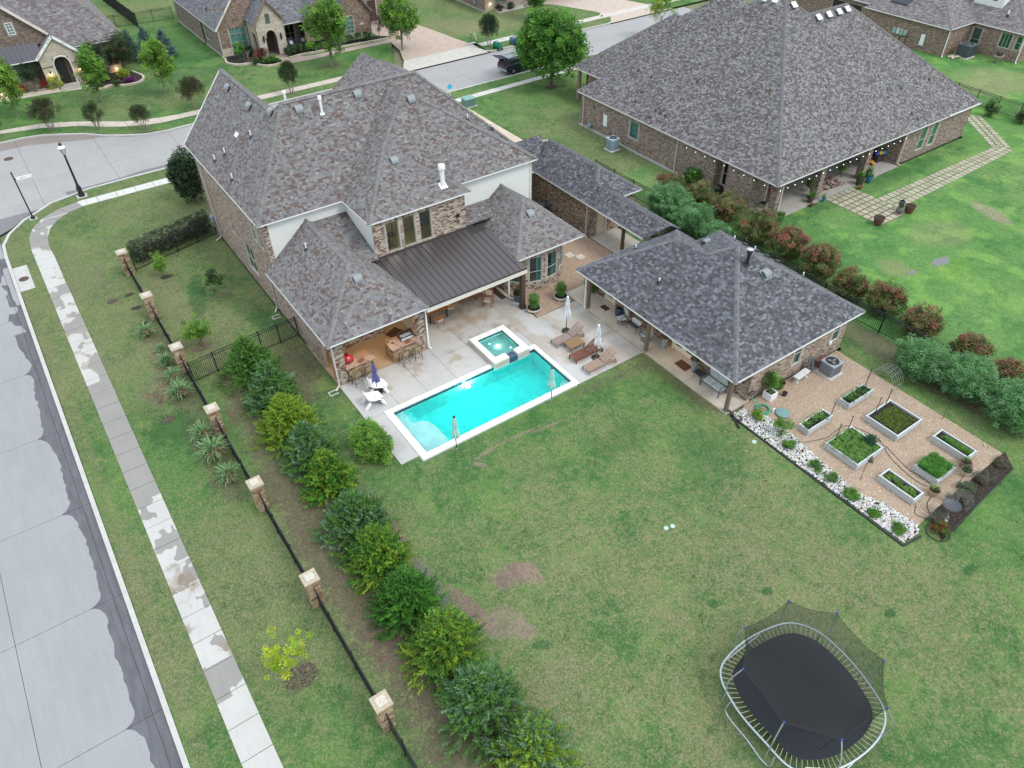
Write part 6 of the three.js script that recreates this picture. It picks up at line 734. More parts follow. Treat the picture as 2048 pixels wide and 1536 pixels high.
bedOf('gravel', 'tan gravel of the courtyard between the house bay and covered walk', 'gravel', [[24.3, -38.6], [33.65, -39.6], [33.65, -31.9], [29.6, -31.9], [29.55, -33.35], [27.6, -33.35], [27.4, -32.4], [24.3, -32.25]], mat('courtyard_gravel', [0.95, 0.9, 0.88], 1, { map: rep(chip, 3.2), bumpMap: grit, bumpScale: 0.015 }), 0.02, 5000, 0.055, TAN);
bedOf('white_rocks', 'strip of white river rocks along the edge of the kitchen garden', 'rocks', [[27.75, -18.2], [28.7, -18.2], [29.4, -16.8], [29.3, -14.9], [29.0, -12.8], [28.75, -10.4], [29.2, -9.3], [29.4, -7.4], [28.9, -7.1], [27.85, -7.2]], soil, 0.03, 3600, 0.11, [[0.5, 0.5, 0.48], [0.42, 0.41, 0.39], [0.56, 0.55, 0.53], [0.33, 0.32, 0.31]]);
bedOf('soil_bed', 'dark planting bed along the far edge of the kitchen garden', 'planting bed', [[29.5, -6.3], [30.6, -6.2], [36.9, -6.75], [37.7, -7.6], [31, -7.5]], soil, 0.025, 900, 0.05, [[0.06, 0.045, 0.035], [0.1, 0.075, 0.06]]);
single('bed_edging', 'black edging strip between the white rocks and the lawn', 'edging', new GB().bx(27.64, 27.74, -0.02, 0.07, -18.2, -7.1).plank([27.7, 0.03, -7.1], [28.9, 0.03, -6.95], 0.08, 0.09).plank([29.4, 0.02, -6.2], [36.9, 0.02, -6.7], 0.06, 0.09), black, 27.7, -12);
bedOf('river_rocks', 'patch of brown river rocks beside the neighbour patio', 'rocks', [[53.6, -32.6], [57.0, -32.2], [57.1, -33.9], [54.2, -34.2]], soil, 0.08, 260, 0.2, [[0.3, 0.2, 0.17], [0.42, 0.35, 0.3], [0.18, 0.13, 0.12], [0.36, 0.24, 0.18]]);
bedOf('white_gravel', 'white gravel bed in front of the cream fronted house', 'gravel', [[61.4, -91.4], [67.4, -91.4], [67.4, -92.9], [61.4, -92.9]], mat('white_gravel', [0.5, 0.5, 0.48], 1, { map: rep(stoneMap, 0.4) }), 0.06, 300, 0.12, [[0.6, 0.6, 0.58], [0.45, 0.45, 0.44]]);
function edgedBed(label, pts, border, m = soil) { // a planting bed with a low stone border
  const o = single('planting_bed', label, 'planting bed', new GB().slab([...pts, ...border], -0.02, 0.06), m), c = new THREE.CatmullRomCurve3(pts.map((p) => V3(p[0], 0, p[1]))), n = Math.round(c.getLength() / 0.55);
  for (let i = 0; i < n; i++) { const a = c.getPointAt(i / n), b = c.getPointAt((i + 1) / n); part(o, 'edging_stone', new GB().plank([a.x, 0.1, a.z], [b.x, 0.1, b.z], 0.22, 0.2), pick(stoneV)); }
}
edgedBed('curved planting bed with stone border beside the arched cream entry', [[8.9, -96.0], [10, -94.1], [11.3, -94.6], [12.8, -93.6], [14.4, -93.9], [15, -95.2], [14.4, -97.8]], [[13.5, -98.8], [9.4, -98.8]]); edgedBed('straight stone-edged bed with red chairs behind it', [[6.4, -96.9], [4.4, -97.0], [2.2, -97.2], [0.2, -97.4]], [[0.2, -98], [2, -97.6], [6.4, -97.6]]);
edgedBed('stone-edged black mulch bed under the tall window of the tan brick house', [[24.6, -95.6], [24.3, -93.8], [25.2, -92.5], [26.6, -92.1], [27.5, -90.4], [28.8, -89.9], [29.9, -90.6], [29.4, -92.6]], [[28.2, -93.2], [28, -96.2], [24.8, -96.3]], mat('black_mulch', [0.016, 0.014, 0.014], 1)); edgedBed('black mulch bed behind the box hedge of the tan brick house', [[30.9, -91.2], [32.6, -91.5], [34.5, -91.3], [38, -91.2], [42, -90.8], [44.6, -90.5]], [[44.6, -91.4], [43, -92.8], [38.3, -92.8], [34.4, -93.2], [31.8, -93]], mat('black_mulch', [0.016, 0.014, 0.014]));
{ const t = thing('tree_ring', 'round bed of white stones with black edging around a young tree', 'tree ring', 63.5, -86.2); part(t, 'edging', new GB().add(new THREE.TorusGeometry(1.0, 0.06, 6, 36), M4().makeRotationX(Math.PI / 2).setPosition(63.5, 0.04, -86.2)), black); const L = []; for (let i = 0; i < 260; i++) { const a = R(0, 6.28), r = Math.sqrt(rnd()) * 0.95, s = R(0.1, 0.22); L.push({ m: M4().compose(V3(63.5 + Math.cos(a) * r, 0.06, -86.2 + Math.sin(a) * r), new THREE.Quaternion().setFromEuler(new THREE.Euler(0, R(0, 6), 0)), V3(s, s, s)), c: [0.55, 0.55, 0.53].map((v) => v * R(0.75, 1.15)) }); } scatter(t, 'pebble', pebbleGeo.clone(), pebbleM, L); }
for (const [x, z, a, b, l] of [[30.85, -37.1, 0.62, 0.62, 'square stepping stone in the courtyard gravel nearer the house bay'], [31.35, -36.45, 0.62, 0.62, 'square stepping stone in the courtyard gravel nearer the guest house']]) single('stepping_stone', l, 'stepping stone', new GB().rbox(x, 0.04, z, a, 0.06, b, 0.015), concrete('step_stone', [0.5, 0.46, 0.4]), x, z);
{ // neighbour's paver walk: every paver its own piece
  const g = struct('paver_walk', new GB().slab(rect(53.4, 57, -31.5, -26.2), -0.02, 0.006), mat('paver_bed', [0.1, 0.12, 0.05], 1)), pv = [[0.42, 0.4, 0.33], [0.37, 0.35, 0.28], [0.46, 0.44, 0.37]].map((c, i) => mat('paver_' + i, c, 0.9, { map: rep(stoneMap, 0.6) })); let n = 0;
  const pave = (x, z, ry, w = 0.5, d = 0.46) => { if (n++ < 300) part(g, 'paver', new GB().box(x, 0.022, z, w, 0.03, d, ry), pick(pv)); };
  for (let i = 0; i < 6; i++) for (let j = 0; j < 9; j++) pave(53.7 + i * 0.6 + 0.0, -31.3 + j * 0.6, 0); for (let i = 0; i < 30; i++) for (let j = 0; j < 3; j++) { const x = 57.3 + i * 0.6, f = i / 30; pave(x, -28.75 + 0.15 * f + j * (0.72 - 0.22 * f), 0, 0.5, 0.58 - 0.16 * f); } for (let i = 0; i < 13; i++) for (let j = 0; j < 3; j++) { const t = i / 12; pave(74.95 + t * 4.5 + (j - 1) * 0.42, -28.6 - t * 5.3 + (j - 1) * 0.42, -0.86, 0.45, 0.48); }
}
for (const [x, z, r, l] of [[52.5, -20.5, 1.1, 'shallow rain puddle lying in the bright green lawn'], [49.4, -20.9, 0.5, 'small rain puddle in the lawn beside the yellow-green patch']]) { const p = []; for (let k = 0; k < 22; k++) { const a = k / 22 * 6.283, q = r * (0.6 + 0.75 * vn(k * 0.9 + r * 9, 3)); p.push([x + Math.cos(a) * q, z + Math.sin(a) * q * 0.42]); } const o = struct('puddle', new GB().slab(p, -0.01, 0.006), mat('puddle_water', [0.12, 0.125, 0.12], 0.03)); }

// ---------------------------------------------------------------- pool furniture
const teak = (key, c) => mat(key, c, 0.8, { map: rep(woodMap, 0.5) }), brown = teak('teak_brown', [0.2, 0.1, 0.055]), greyT = teak('teak_grey', [0.3, 0.235, 0.215]), dullT = teak('teak_dull', [0.34, 0.25, 0.2]), red = teak('teak_red', [0.17, 0.062, 0.04]);
function lounger(z, m, label) { // slatted chaise: foot at x 23.3, raised back at the far end
  const t = thing('sun_lounger', label, 'sun lounger', 24.4, z), y = 0.33, D = 0.03;
  for (const s of [-0.31, 0.31]) { part(t, 'side_rail', new GB().bx(23.3, 25.5, y - 0.09, y, z + s - 0.02, z + s + 0.02), m); for (const x of [23.36, 25.42]) part(t, 'leg', new GB().bx(x - 0.035, x + 0.035, D, y - 0.01, z + s * 1.06 - 0.03, z + s * 1.06 + 0.03), m); }
  for (let k = 0; k < 13; k++) part(t, 'slat', new GB().rbox(23.36 + k * 0.096, y + 0.014, z, 0.078, 0.026, 0.66, 0.006), m); const b = (u, o) => [24.6 + u * 0.86, y + 0.03 + u * 0.5 + o, z];
  for (const s of [-0.3, 0.3]) part(t, 'back_rail', new GB().plank([24.6, y, z + s], [25.46, y + 0.5, z + s], 0.035, 0.06), m); for (let k = 0; k < 9; k++) { const p = b((k + 0.5) / 9, 0.02); part(t, 'slat', new GB().box(p[0], p[1], z, 0.085, 0.024, 0.64, 0, 0, 0.526), m); } part(t, 'prop', new GB().plank([25.2, y + 0.36, z], [25.46, y - 0.02, z], 0.5, 0.03), m); for (const s of [-0.33, 0.33]) part(t, 'wheel', new GB().bar([25.45, D + 0.11, z + s * 1.1 - 0.02], [25.45, D + 0.11, z + s * 1.1 + 0.02], 0.1, 14), m);
}
lounger(-29.17, greyT, 'weathered grey wooden lounger, leftmost of three beside the pool'); lounger(-27.28, red, 'dark reddish wooden lounger, middle one beside the pool'); lounger(-25.98, dullT, 'pale brown wooden lounger, nearest the lawn corner');
{ const t = thing('low_table', 'low square slatted wooden table between two loungers', 'table', 24.3, -28.3), m = teak('teak_gold', [0.27, 0.17, 0.09]); for (let k = 0; k < 11; k++) part(t, 'slat', new GB().rbox(23.8 + k * 0.1, 0.42, -28.32, 0.088, 0.03, 0.8, 0.006), m); for (const [x, z] of [[23.8, -28.66], [23.8, -27.98], [24.8, -28.66], [24.8, -27.98]]) part(t, 'leg', new GB().bx(x - 0.035, x + 0.035, 0.03, 0.41, z - 0.035, z + 0.035), m); part(t, 'apron', new GB().bx(23.8, 24.8, 0.32, 0.4, -28.69, -28.66).bx(23.8, 24.8, 0.32, 0.4, -27.98, -27.95), m); }
function parasol(x, z, h, c, label, dish = true, y0 = 0.03) { // closed: folds of cloth hanging round the pole
  const t = thing('closed_parasol', label, 'parasol', x, z), cl = mat('cloth_' + c, c, 0.95), dark = mat('pole_dark', [0.04, 0.035, 0.032], 0.5); part(t, 'pole', new GB().bar([x, y0, z], [x, h, z], 0.025, 8), dark);
  if (dish) part(t, 'base', new GB().lathe([[0.3, 0], [0.3, 0.05], [0.1, 0.09], [0.06, 0.3], [0.04, 0.3]], x, y0, z, 20), dark); else part(t, 'ground_sleeve', new GB().lathe([[0.07, 0], [0.055, 0.35], [0.03, 0.36]], x, y0, z, 10), steel);
  const n = 48, rows = 12, pos = [], idx = [], H0 = h - 0.06, H1 = h - 1.45; for (let j = 0; j <= rows; j++) for (let i = 0; i < n; i++) { const v = j / rows, a = i / n * 6.2832, tie = 0.06 + 0.1 * Math.sin(v * 2.6) + (v > 0.62 ? (v - 0.62) * 0.3 : 0) - 0.045 * Math.exp(-Math.pow((v - 0.58) * 9, 2)), r = tie * (0.78 + 0.34 * Math.cos(a * 8 + v * 1.5) + 0.12 * Math.sin(a * 3 + x)); pos.push(x + Math.cos(a) * r, H0 + (H1 - H0) * v - (v > 0.9 ? 0.09 * Math.cos(a * 8) : 0), z + Math.sin(a) * r); }
  for (let j = 0; j < rows; j++) for (let i = 0; i < n; i++) { const a = j * n + i, b = j * n + (i + 1) % n; idx.push(a, b, a + n, b, b + n, a + n); } const g = new THREE.BufferGeometry(); g.setAttribute('position', new THREE.Float32BufferAttribute(pos, 3)); g.setIndex(idx); g.computeVertexNormals(); part(t, 'canopy', new GB().add(g), cl);
  part(t, 'cap', new GB().lathe([[0.075, -0.04], [0.07, 0.02], [0.03, 0.06], [0, 0.06]], x, h, z, 12), c[0] > 0.5 ? white : dark); part(t, 'tie', new GB().add(new THREE.TorusGeometry(0.11, 0.012, 5, 18), M4().makeRotationX(Math.PI / 2).setPosition(x, h - 0.87, z)), cl);
}
const CW = [0.66, 0.68, 0.7], CM = [0.42, 0.68, 0.63]; parasol(24.92, -29.95, 2.75, CW, 'closed white parasol behind the leftmost wooden lounger'); parasol(24.75, -26.68, 2.6, CW, 'closed white parasol between the two right loungers'); parasol(13.35, -24.88, 2.75, CM, 'closed mint parasol at the lawn edge by the tanning ledge', false, 0); parasol(19.94, -25.03, 2.75, CM, 'closed mint parasol at the lawn edge by the deep end', false, 0); parasol(12.05, -31.75, 2.45, [0.13, 0.13, 0.32], 'closed purple parasol between the white moulded chairs');
{ // white moulded lounge chairs
  const mk = (label, x, z, ry) => { const t = thing('moulded_chair', label, 'chair', 0, 0, 'white moulded chairs under the purple parasol'), prof = [[-0.52, 0.98], [-0.44, 0.7], [-0.3, 0.36], [-0.05, 0.31], [0.25, 0.37], [0.42, 0.34], [0.5, 0.18], [0.55, 0]], pos = [], idx = [], N = 10; prof.forEach(([u, y], j) => { for (let i = 0; i <= N; i++) { const s = i / N * 2 - 1, w = j < 2 ? 0.26 + j * 0.07 : 0.36, k = Math.pow(Math.abs(s), 3) * (j > 1 && j < 6 ? 0.2 : 0.06); pos.push(u + (j < 3 ? k * 0.5 : 0), y + k, s * w); } }); for (let j = 0; j + 1 < prof.length; j++) for (let i = 0; i < N; i++) { const a = j * (N + 1) + i, b = a + N + 1; idx.push(a, a + 1, b, a + 1, b + 1, b); } const g = new THREE.BufferGeometry(); g.setAttribute('position', new THREE.Float32BufferAttribute(pos, 3)); g.setIndex(idx); g.computeVertexNormals(); const g2 = g.clone(); g2.translate(0, -0.035, 0);
    part(t, 'seat', new GB().add(g).add(g2), mat('moulded_white', [0.78, 0.79, 0.8], 0.4)); for (const [u, s, l] of [[-0.5, 0.34, -0.62], [-0.5, -0.34, -0.62], [0.5, 0.34, 0.6], [0.5, -0.34, 0.6]]) part(t, 'leg', new GB().plank([u < 0 ? -0.28 : 0.4, 0.38, s * 0.98], [l, 0, s], 0.07, 0.16, V3(0, 0, 1)).plank([u < 0 ? -0.3 : 0.4, 0.36, s], [l * 0.95, 0.02, s], 0.05, 0.2), mat('moulded_white', [0.78, 0.79, 0.8])); for (const s of [-0.37, 0.37]) part(t, 'arm', new GB().tube([[-0.4, 0.72, s * 0.85], [-0.1, 0.56, s], [0.3, 0.5, s], [0.48, 0.34, s]], 0.035, 14), mat('moulded_white', [0.78, 0.79, 0.8])); t.position.set(x, 0.03, z); t.rotation.y = ry; };
  mk('white moulded lounge chair nearest the lawn, left of the purple parasol', 11.45, -31.05, -0.15); mk('white moulded lounge chair behind the purple parasol pole', 12.15, -31.95, -0.35);
}

// ---------------------------------------------------------------- covered kitchen and patio
const bronze = mat('bronze_frame', [0.09, 0.065, 0.045], 0.45, { metalness: 0.4 }), tanSeat = mat('tan_seat', [0.26, 0.2, 0.13], 0.8);
const granite = mat('red_granite', [1, 1, 1], 0.3, { map: rep(colourMap(256, 256, (u, v, x, y) => { const n = fbm(x * 0.03 + 2 * fbm(x * 0.02, y * 0.02, 2), y * 0.012, 4); return mixc([0.16, 0.08, 0.06], [0.36, 0.27, 0.22], sst(0.42, 0.6, n)); }), 1.6) });
function stoneBase(t, x0, x1, z0, z1, h) { part(t, 'core', new GB().bx(x0 + 0.05, x1 - 0.05, 0.03, h, z0 + 0.05, z1 - 0.05), mat('mortar', [0.36, 0.33, 0.29])); for (const [W, len] of [[face(x0 + 0.05, z1 - 0.05, 1, 0, true), x1 - x0 - 0.1], [face(x0 + 0.05, z0 + 0.05, 0, 1, true), z1 - z0 - 0.1]]) for (let y = 0.04; y < h - 0.03;) { const hh = Math.min(R(0.1, 0.2), h - y); for (let u = 0; u < len - 0.03;) { const w = Math.min(R(0.14, 0.36), len - u); if (w > 0.05) part(t, 'stone', new GB().wb(W, u + 0.004, u + w - 0.004, y, y + hh - 0.008, 0, R(0.02, 0.045)), pick(pil)); u += w; } y += hh; } }
{ const t = thing('bar_counter', 'short stone bar with red granite top holding the red kamado grill', 'bar counter', 12, -34); stoneBase(t, 11.15, 12.85, -34.7, -33.62, 1.02); part(t, 'counter_top', new GB().rbox(12.0, 1.08, -33.76, 1.95, 0.06, 0.5, 0.015), granite); part(t, 'lower_top', new GB().rbox(12.45, 1.04, -34.4, 0.9, 0.04, 0.75, 0.012), mat('tan_granite', [0.4, 0.28, 0.2], 0.35, { map: rep(stoneMap, 0.3) }));
  const u = thing('bar_counter', 'long stone bar with red granite top beside the right brick pier', 'bar counter', 15.1, -34.2); stoneBase(u, 14.2, 15.98, -34.85, -33.62, 0.95); part(u, 'counter_top', new GB().rbox(15.08, 1.1, -33.73, 1.95, 0.06, 0.5, 0.015), granite); part(u, 'riser', new GB().bx(14.25, 15.95, 0.95, 1.07, -33.85, -33.7), mat('mortar', [0.36, 0.33, 0.29])); part(u, 'lower_top', new GB().rbox(14.65, 0.98, -34.4, 0.95, 0.05, 0.9, 0.012), granite); part(u, 'sink', new GB().lathe([[0.22, 0.0], [0.22, 0.03], [0.18, 0.03], [0.14, 0.0]], 14.55, 1.005, -34.35, 16), steel); }
{ const t = thing('kamado_grill', 'round red kamado grill set in the left stone bar', 'grill', 11.5, -34.35), rd = mat('grill_red', [0.42, 0.012, 0.02], 0.2, { clearcoat: 0.8 }); part(t, 'body', new GB().lathe([[0.2, 0.75], [0.34, 0.9], [0.37, 1.1]], 11.5, 0, -34.35, 24), rd); part(t, 'lid', new GB().lathe([[0.38, 1.12], [0.36, 1.25], [0.28, 1.4], [0.16, 1.49], [0.1, 1.5]], 11.5, 0, -34.35, 24), rd); part(t, 'band', new GB().lathe([[0.375, 1.09], [0.39, 1.09], [0.39, 1.13], [0.375, 1.13]], 11.5, 0, -34.35, 24), black); part(t, 'chimney_cap', new GB().lathe([[0.1, 1.5], [0.1, 1.58], [0.07, 1.62], [0, 1.62]], 11.5, 0, -34.35, 12), black); part(t, 'handle', new GB().tube([[11.36, 1.2, -33.98], [11.38, 1.22, -33.92], [11.62, 1.22, -33.92], [11.64, 1.2, -33.98]], 0.018, 10), black);
  const g = thing('gas_grill', 'stainless gas grill with dark hood on the right stone bar', 'grill', 15.5, -34.4), X = 15.52; part(g, 'hood', new GB().add(new THREE.CylinderGeometry(0.3, 0.3, 0.92, 16, 1, false, 0, Math.PI), M4().makeRotationZ(Math.PI / 2).setPosition(X, 1.14, -34.45)).bx(X - 0.46, X + 0.46, 1.0, 1.16, -34.74, -34.16), mat('hood_dark', [0.09, 0.085, 0.08], 0.3, { metalness: 0.6 })); part(g, 'front_panel', new GB().box(X, 1.1, -34.1, 0.9, 0.16, 0.06, 0, -0.5), steel); part(g, 'handle', new GB().bar([X - 0.38, 1.3, -34.16], [X + 0.38, 1.3, -34.16], 0.018), steel); for (let k = 0; k < 4; k++) part(g, 'knob', new GB().bar([X - 0.3 + k * 0.2, 1.09, -34.07], [X - 0.3 + k * 0.2, 1.06, -34.03], 0.03, 10), black); }
function stool(label) { const t = thing('bar_stool', label, 'bar stool', 0, 0, 'bar stools along the stone bars'); for (const [s, q] of [[-1, -1], [1, -1], [-1, 1], [1, 1]]) part(t, 'leg', new GB().bar([s * 0.24, 0, q * 0.24], [s * 0.2, 0.74, q * 0.19], 0.018), bronze); part(t, 'footrest', new GB().bar([-0.23, 0.28, -0.22], [0.23, 0.28, -0.22], 0.014).bar([-0.23, 0.28, 0.22], [0.23, 0.28, 0.22], 0.014).bar([-0.23, 0.22, -0.22], [-0.23, 0.22, 0.22], 0.014).bar([0.23, 0.22, -0.22], [0.23, 0.22, 0.22], 0.014), bronze); part(t, 'seat', new GB().rbox(0, 0.76, 0, 0.46, 0.05, 0.44, 0.02), tanSeat); part(t, 'back_frame', new GB().tube([[-0.21, 0.74, 0.2], [-0.23, 1.15, 0.28], [-0.15, 1.2, 0.29], [0.15, 1.2, 0.29], [0.23, 1.15, 0.28], [0.21, 0.74, 0.2]], 0.018, 24), bronze); part(t, 'backrest', new GB().box(0, 1.02, 0.26, 0.4, 0.28, 0.02, 0, -0.15), tanSeat); part(t, 'arm', new GB().tube([[-0.23, 0.98, 0.24], [-0.26, 0.97, -0.05], [-0.22, 0.75, -0.15]], 0.014, 10).tube([[0.23, 0.98, 0.24], [0.26, 0.97, -0.05], [0.22, 0.75, -0.15]], 0.014, 10), bronze); return t; }
{ const a = stool('tan bar stool at the outer left end of the short stone bar'); a.position.set(11.42, 0.03, -33.12); a.rotation.y = 0.15; copy(a, 12.28, -33.2, -0.1, 'tan bar stool behind the purple parasol at the short stone bar').position.y = 0.03; copy(a, 14.68, -33.15, 0.12, 'tan bar stool at the left end of the long stone bar').position.y = 0.03; copy(a, 15.58, -33.15, -0.05, 'tan bar stool beside the right brick pier').position.y = 0.03; }
function flatMat(x, z, w, d, ry, label, c = [0.085, 0.045, 0.026]) { single('door_mat', label, 'door mat', new GB().rbox(0, 0, 0, w, 0.018, d, 0.008).geo().applyMatrix4(M4().makeRotationY(ry).setPosition(x, z < -31.5 || x < 27 ? 0.042 : 0.087, z)), mat('coir_' + c, c, 1, { map: rep(stoneMap, 0.2), bumpMap: grit, bumpScale: 0.006 }), x, z); }
flatMat(15.63, -36.4, 1.0, 0.72, 0.38, 'dark brown mat on the kitchen floor behind the gas grill'); flatMat(23.7, -36.1, 0.45, 1.5, 0, 'long dark mat at the right end of the covered patio'); flatMat(28.62, -30.4, 0.42, 0.62, 0, 'small brown mat at the left door of the guest house'); flatMat(28.62, -22.95, 0.66, 0.95, 0, 'large brown mat at the double doors of the guest house', [0.14, 0.062, 0.034]);
const orangeW = teak('orange_wood', [0.36, 0.15, 0.05]), cream = mat('cream_cushion', [0.6, 0.5, 0.4], 0.95);
{ const t = thing('patio_table', 'orange wooden dining table under the metal roof', 'table', 18.8, -36.3); for (let k = 0; k < 8; k++) part(t, 'board', new GB().rbox(18.75, 0.76, -36.85 + k * 0.14, 1.5, 0.03, 0.13, 0.005), orangeW); for (const [x, z] of [[18.1, -36.8], [19.4, -36.8], [18.1, -35.88], [19.4, -35.88]]) part(t, 'leg', new GB().bx(x - 0.04, x + 0.04, 0.03, 0.74, z - 0.04, z + 0.04), mat('table_leg', [0.04, 0.025, 0.018], 0.6)); }
function patioChair(label, x, z, ry) { const t = thing('patio_chair', label, 'chair', 0, 0); for (const [a, b, h] of [[-0.25, -0.24, 0.62], [0.25, -0.24, 0.62], [-0.25, 0.24, 0.9], [0.25, 0.24, 0.9]]) part(t, 'leg', new GB().bar([a, 0, b * 1.15], [a, h, b], 0.022, 6), orangeW); part(t, 'seat', new GB().rbox(0, 0.43, 0, 0.54, 0.1, 0.52, 0.04), cream); for (let k = 0; k < 4; k++) part(t, 'back_slat', new GB().box(0, 0.58 + k * 0.1, 0.25 + k * 0.012, 0.5, 0.075, 0.02), orangeW); for (const s of [-0.27, 0.27]) part(t, 'arm', new GB().rbox(s, 0.64, 0, 0.06, 0.03, 0.56, 0.01), orangeW); t.position.set(x, 0.03, z); t.rotation.y = ry; }
patioChair('wooden patio chair with cream cushion at the near side of the orange table', 18.5, -35.45, 0.05); patioChair('wooden patio chair with cream cushion right of the orange table', 19.85, -36.2, 1.2);
{ const t = thing('patio_bench', 'low orange wooden bench under the metal roof', 'bench', 21.6, -36.6); for (let k = 0; k < 4; k++) part(t, 'slat', new GB().rbox(21.55, 0.46, -36.8 + k * 0.13, 1.25, 0.03, 0.115, 0.005), orangeW); for (const [x, z] of [[21.0, -36.82], [22.1, -36.82], [21.0, -36.38], [22.1, -36.38]]) part(t, 'leg', new GB().bx(x - 0.03, x + 0.03, 0.03, 0.45, z - 0.03, z + 0.03), orangeW); }
function rocker(label, x, z, ry) { const t = thing('rocking_chair', label, 'rocking chair', 0, 0); for (const s of [-0.28, 0.28]) { part(t, 'rocker', new GB().tube([[s, 0.12, -0.5], [s, 0.02, -0.1], [s, 0.02, 0.25], [s, 0.14, 0.62]], 0.022, 14), orangeW); part(t, 'arm', new GB().rbox(s * 1.05, 0.68, -0.02, 0.08, 0.03, 0.6, 0.01), orangeW); part(t, 'leg', new GB().bar([s, 0.05, -0.26], [s, 0.67, -0.28], 0.02).bar([s, 0.05, 0.26], [s, 1.15, 0.42], 0.02), orangeW); } part(t, 'seat', new GB().rbox(0, 0.44, 0, 0.52, 0.11, 0.54, 0.04, 0, 0.08), cream); for (let k = 0; k < 5; k++) part(t, 'back_slat', new GB().box(0, 0.6 + k * 0.12, 0.3 + k * 0.03, 0.54, 0.08, 0.02, 0, -0.22), orangeW); part(t, 'back_cushion', new GB().rbox(0, 0.82, 0.31, 0.46, 0.55, 0.08, 0.03, 0, -0.22), cream); t.position.set(x, 0.03, z); t.rotation.y = ry; }
rocker('orange wooden rocking chair with cream cushions at the patio edge', 22.35, -35.35, 2.3); rocker('orange wooden rocking chair behind the other one, under the metal roof', 22.75, -36.4, 2.0);
function potOf(name, label, cat, x, z, pts, c, rough = 0.7, n = 20, y = 0) { const t = thing(name, label, cat, x, z); part(t, 'pot', new GB().lathe(pts, x, y, z, n), mat('pot_' + c, c, rough)); const top = pts.reduce((a, p) => (p[1] > a[1] ? p : a)); part(t, 'soil', new GB().lathe([[0, top[1] - 0.06], [top[0] * 0.93, top[1] - 0.06]], x, y, z, n), soil); return t; }
const tallPot = (r, h) => [[r * 0.65, 0], [r * 0.72, 0.02], [r, h], [r * 0.88, h], [r * 0.86, h - 0.1]], bowl = (r, h) => [[r * 0.55, 0], [r * 0.9, h * 0.5], [r, h], [r * 0.9, h], [r * 0.8, h * 0.6]];

// ---------------------------------------------------------------- guest patio
const blueM = mat('blue_metal', [0.03, 0.055, 0.1], 0.5), sling = mat('blue_sling', [0.55, 0.66, 0.74], 0.9, { map: rep(stoneMap, 0.35) });
function swivel(label, x, z, ry) { const t = thing('swivel_chair', label, 'chair', 0, 0); part(t, 'base_ring', new GB().add(new THREE.TorusGeometry(0.28, 0.018, 6, 26), M4().makeRotationX(Math.PI / 2).setPosition(0, 0.03, 0)).bar([0, 0.05, 0], [0, 0.34, 0], 0.035, 8).bar([-0.28, 0.03, 0], [0.28, 0.06, 0], 0.016).bar([0, 0.03, -0.28], [0, 0.06, 0.28], 0.016), blueM); part(t, 'seat', new GB().rbox(0, 0.42, -0.02, 0.54, 0.09, 0.54, 0.04), sling); part(t, 'backrest', new GB().rbox(0, 0.78, 0.31, 0.54, 0.68, 0.08, 0.04, 0, -0.28), sling); for (const s of [-0.3, 0.3]) part(t, 'arm', new GB().tube([[s, 0.36, 0.28], [s, 0.68, 0.24], [s, 0.66, -0.2], [s, 0.5, -0.3], [s, 0.36, -0.2]], 0.024, 18), blueM); t.position.set(x, 0.075, z); t.rotation.y = ry; }
swivel('pale blue swivel chair facing the pool by the left guest door', 28.4, -28.45, 1.35); swivel('pale blue swivel chair behind the middle timber post', 28.45, -26.2, 0.15);
{ const t = thing('loveseat', 'pale blue two-seat glider at the right end of the guest patio', 'loveseat', 0, 0); for (const s of [-0.72, 0.72]) { part(t, 'arm', new GB().tube([[s, 0.1, 0.3], [s, 0.62, 0.26], [s, 0.64, -0.22], [s, 0.5, -0.34], [s, 0.1, -0.34]], 0.026, 20), blueM); part(t, 'skid', new GB().tube([[s, 0.03, -0.42], [s, 0.03, 0.42], [s, 0.16, 0.34], [s, 0.16, -0.34]], 0.02, 14, 6, true), blueM); } for (const s of [-0.34, 0.34]) { part(t, 'seat', new GB().rbox(s, 0.42, 0, 0.66, 0.1, 0.58, 0.04), sling); part(t, 'backrest', new GB().rbox(s, 0.76, 0.33, 0.66, 0.62, 0.09, 0.04, 0, -0.28), sling); } part(t, 'frame', new GB().bar([-0.72, 0.35, 0.26], [0.72, 0.35, 0.26], 0.022).bar([-0.72, 0.35, -0.28], [0.72, 0.35, -0.28], 0.022), blueM); t.position.set(28.5, 0.075, -20.35); t.rotation.y = Math.PI / 2; }
for (const [x, z, w, d, l] of [[28.55, -27.45, 0.5, 0.9, 'dark low table against the brick between the swivel chairs'], [28.5, -21.5, 0.55, 0.6, 'dark glass side table beside the blue glider']]) { const t = thing('side_table', l, 'table', x, z); part(t, 'top', new GB().rbox(x, 0.55, z, w, 0.025, d, 0.01), mat('dark_glass', [0.04, 0.045, 0.05], 0.15)); for (const s of [-1, 1]) for (const q of [-1, 1]) part(t, 'leg', new GB().bar([x + s * w * 0.46, 0.075, z + q * d * 0.46], [x + s * w * 0.46, 0.55, z + q * d * 0.46], 0.016), blueM); part(t, 'rim', new GB().bx(x - w / 2, x + w / 2, 0.53, 0.56, z - d / 2 - 0.012, z - d / 2).bx(x - w / 2, x + w / 2, 0.53, 0.56, z + d / 2, z + d / 2 + 0.012), blueM); }
{ const t = thing('planter_box', 'white rectangular planter with round holes on the low dark table', 'planter', 28.72, -27.4); part(t, 'box', new GB().rbox(28.72, 0.69, -27.4, 0.2, 0.24, 0.75, 0.015), white); for (let k = 0; k < 4; k++) part(t, 'hole', new GB().bar([28.61, 0.7, -27.67 + k * 0.18], [28.625, 0.7, -27.67 + k * 0.18], 0.055, 12), darkIn); }
